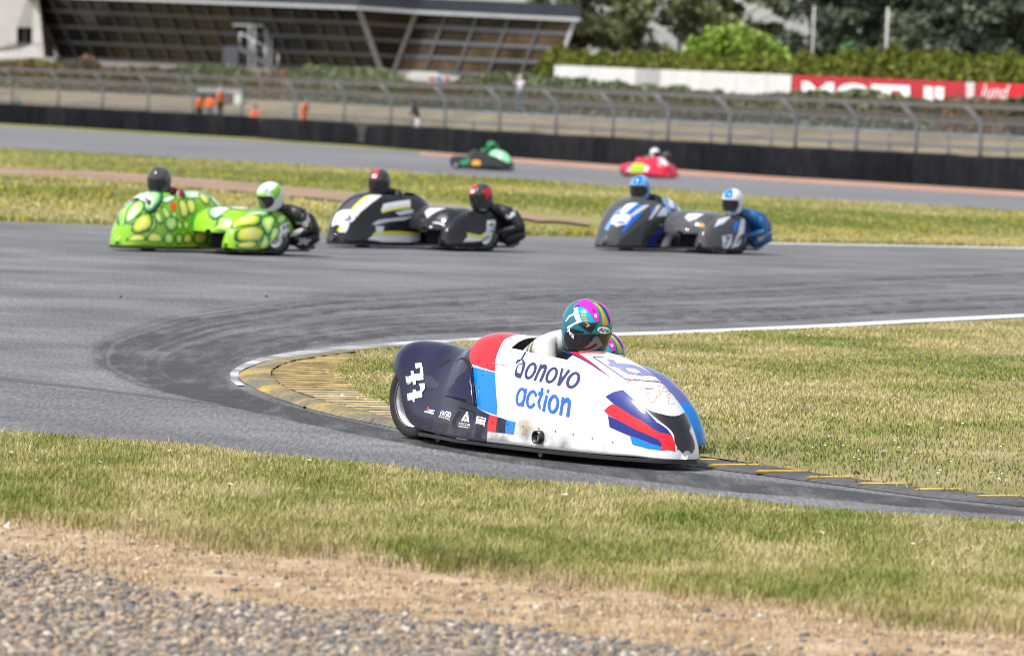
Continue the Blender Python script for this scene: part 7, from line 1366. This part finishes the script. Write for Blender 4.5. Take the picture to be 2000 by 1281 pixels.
ct = [(1092, 92), (1135, 96), (1178, 94), (1222, 100), (1265, 98), (1308, 106), (1352, 104), (1395, 108), (1438, 106), (1482, 110), (1526, 108), (1570, 106), (1614, 104), (1658, 103), (1702, 104), (1746, 90), (1792, 102), (1838, 106), (1882, 100), (1926, 104), (1970, 108), (2015, 104)]
orders = ['first', 'second', 'third', 'fourth', 'fifth', 'sixth', 'seventh', 'eighth', 'ninth', 'tenth', 'eleventh', 'twelfth', 'thirteenth', 'fourteenth', 'fifteenth', 'sixteenth', 'seventeenth', 'eighteenth', 'nineteenth', 'twentieth', 'twenty-first', 'twenty-second']
for (x, y), o_ in zip(ct, orders): conifer(x, y + RG.uniform(-7, 9), RG.uniform(1.1, 1.6), 'olive green conifer behind the boundary wall, %s of the row from the pavilion' % o_)

# ------------------------------------------------------------------ people behind the barrier
SKIN_ = mat('skin', (0.42, 0.25, 0.18), rough=0.55); ORNG = mat('orange_overall', (0.85, 0.16, 0.03), rough=0.7, vary=0.15, scale=4, bump=0.3, bscale=10); DARKC = mat('dark_cloth', (0.02, 0.02, 0.025), rough=0.8, vary=0.2); DENIM = mat('denim', (0.10, 0.16, 0.24), rough=0.8, vary=0.2, scale=6); PALEC = mat('pale_cloth', (0.75, 0.70, 0.74), rough=0.8, vary=0.15, scale=5)
def onlooker(P, yaw, label, top, legs=None, hat=None, lean=0.0, arms='down', h=1.75, sit=False):
    o = empty('person', tuple(P), yaw); tag(o, label, 'person', 'people behind the tyre barrier'); k = h / 1.75
    q = lambda x, y, z: ((x + lean*max(0, z - 0.9))*k, y*k, (z - (0.42 if sit else 0) * (z > 0.3))*k)
    hd = {'down': ((0.05, 0.26, 1.12), (0.12, 0.24, 0.88)), 'up': ((0.26, 0.24, 1.30), (0.30, 0.07, 1.56)), 'front': ((0.12, 0.27, 1.10), (0.34, 0.14, 1.08))}[arms]
    J = {'pelvis': (q(0, 0, 0.95), 0.14), 'waist': (q(0, 0, 1.10), 0.13), 'chest': (q(0, 0, 1.32), (0.17, 0.13)), 'neck': (q(0, 0, 1.50), 0.06), 'head': (q(0.01, 0, 1.56), 0.055)}
    for s_, sg in (('l', 1), ('r', -1)):
        J['sh_'+s_] = (q(0, 0.19*sg, 1.40), 0.07); J['el_'+s_] = (q(hd[0][0], hd[0][1]*sg, hd[0][2]), 0.05); J['wr_'+s_] = (q(hd[1][0], hd[1][1]*sg, hd[1][2]), 0.036)
        J['hip_'+s_] = (q(0, 0.09*sg, 0.88), 0.10)
        J['kn_'+s_] = (q(0.38 if sit else 0.02, 0.11*sg, 0.50 if not sit else 0.86), 0.07); J['an_'+s_] = (q(0.36 if sit else 0, 0.12*sg, 0.09), 0.05); J['toe_'+s_] = (q(0.50 if sit else 0.15, 0.13*sg, 0.05), 0.045)
    b = body_mesh('body', J, o, top, sub=2)
    if legs: two_tone(o, legs, lambda c: c.z < 0.93*k)
    z = (1.64 - (0.42 if sit else 0)) * k; hx_ = lean*0.75
    m_ = MB(); m_.lathe([(0.001, 0.13), (0.05, 0.118), (0.085, 0.07), (0.095, 0.0), (0.088, -0.06), (0.06, -0.115), (0.03, -0.13)], axis='z', n=14); m_.tube([(0.088, 0, 0.01), (0.118, 0, -0.025)], 0.014, 6)
    for s_ in (-1, 1): m_.tube([(0, 0.093*s_, 0.02), (0, 0.105*s_, -0.02)], 0.016, 6)
    hdm = m_.build('head', SKIN_, o, smooth=True); hdm.location = (hx_*k, 0, z); hdm.scale = (k, k, k)
    m_ = MB(); m_.lathe([(0.001, 0.145), (0.06, 0.13), (0.10, 0.075), (0.106, 0.02), (0.10, 0.0)], axis='z', n=14); m_.box((-0.03, 0, 0.0), (0.14, 0.19, 0.1))
    hm_ = m_.build('hair' if hat is None else 'cap', hat or DARKC, o, smooth=True); hm_.location = (hx_*k, 0, z); hm_.scale = (k, k, k)
    return o
def behind(px): return float(on_line(WL, px)[1]) + 1.05
def feet(px, ytop, d, h=1.75, sit=False):
    a = at(px, ytop, d); return (a[0], a[1], a[2] - (h if not sit else h - 0.42) * 1.0)
WCAP = mat('white_cap', (0.6, 0.6, 0.6), rough=0.7); TCAP = mat('teal_cap', (0.10, 0.30, 0.30), rough=0.7)
fwd = -math.pi/2
onlooker(feet(391, 184, behind(391)), fwd + 0.4, 'marshal in orange overalls, leftmost of those at the hut', ORNG, DARKC, None, 0.15)
onlooker(feet(411, 183, behind(411)), fwd - 0.2, 'marshal in orange overalls with crossed arms, middle of those at the hut', ORNG, DENIM, None, 0.1, 'front')
onlooker(feet(431, 173, behind(431)), fwd + 0.8, 'marshal in orange with a white cap, beside the wall of the hut', ORNG, DARKC, WCAP, 0.0)
onlooker(feet(499, 205, behind(499)), fwd, 'orange clad marshal standing alone right of the hut', ORNG, None, None, 0.0, 'front')
onlooker(feet(594, 193, behind(594)), fwd + 0.9, 'orange clad marshal in a teal cap leaning by a fence post', ORNG, None, TCAP, 0.3)
onlooker(feet(818, 198, behind(818)), fwd - 0.9, 'dark clothed person leaning over behind the barrier', DARKC, PALEC, None, 0.45, 'front')
onlooker(feet(1017, 147, 279, 1.72), fwd - 0.25, 'photographer in a pale top and blue jeans standing on the bank', PALEC, DENIM, mat('sandy_cap', (0.45, 0.35, 0.25), rough=0.8), 0.0, 'up', 1.72)
onlooker(feet(34, 186, 366), fwd, 'small figure in a teal top peering over the barrier at the far left', mat('teal_cloth', (0.03, 0.12, 0.11), rough=0.8), None, mat('mauve_cap', (0.30, 0.18, 0.30), rough=0.8))
cm = empty('camera_body', tuple(at(1010, 157, 278.4))); tag(cm, 'small camera held up by the photographer on the bank', 'camera')
m_ = MB(); m_.box((0, 0, 0), (0.15, 0.08, 0.10)); m_.build('housing', DARKC, cm); m_ = MB(); m_.lathe([(0.04, -0.18), (0.04, 0.0)], n=12); m_.build('lens', DARKC, cm)
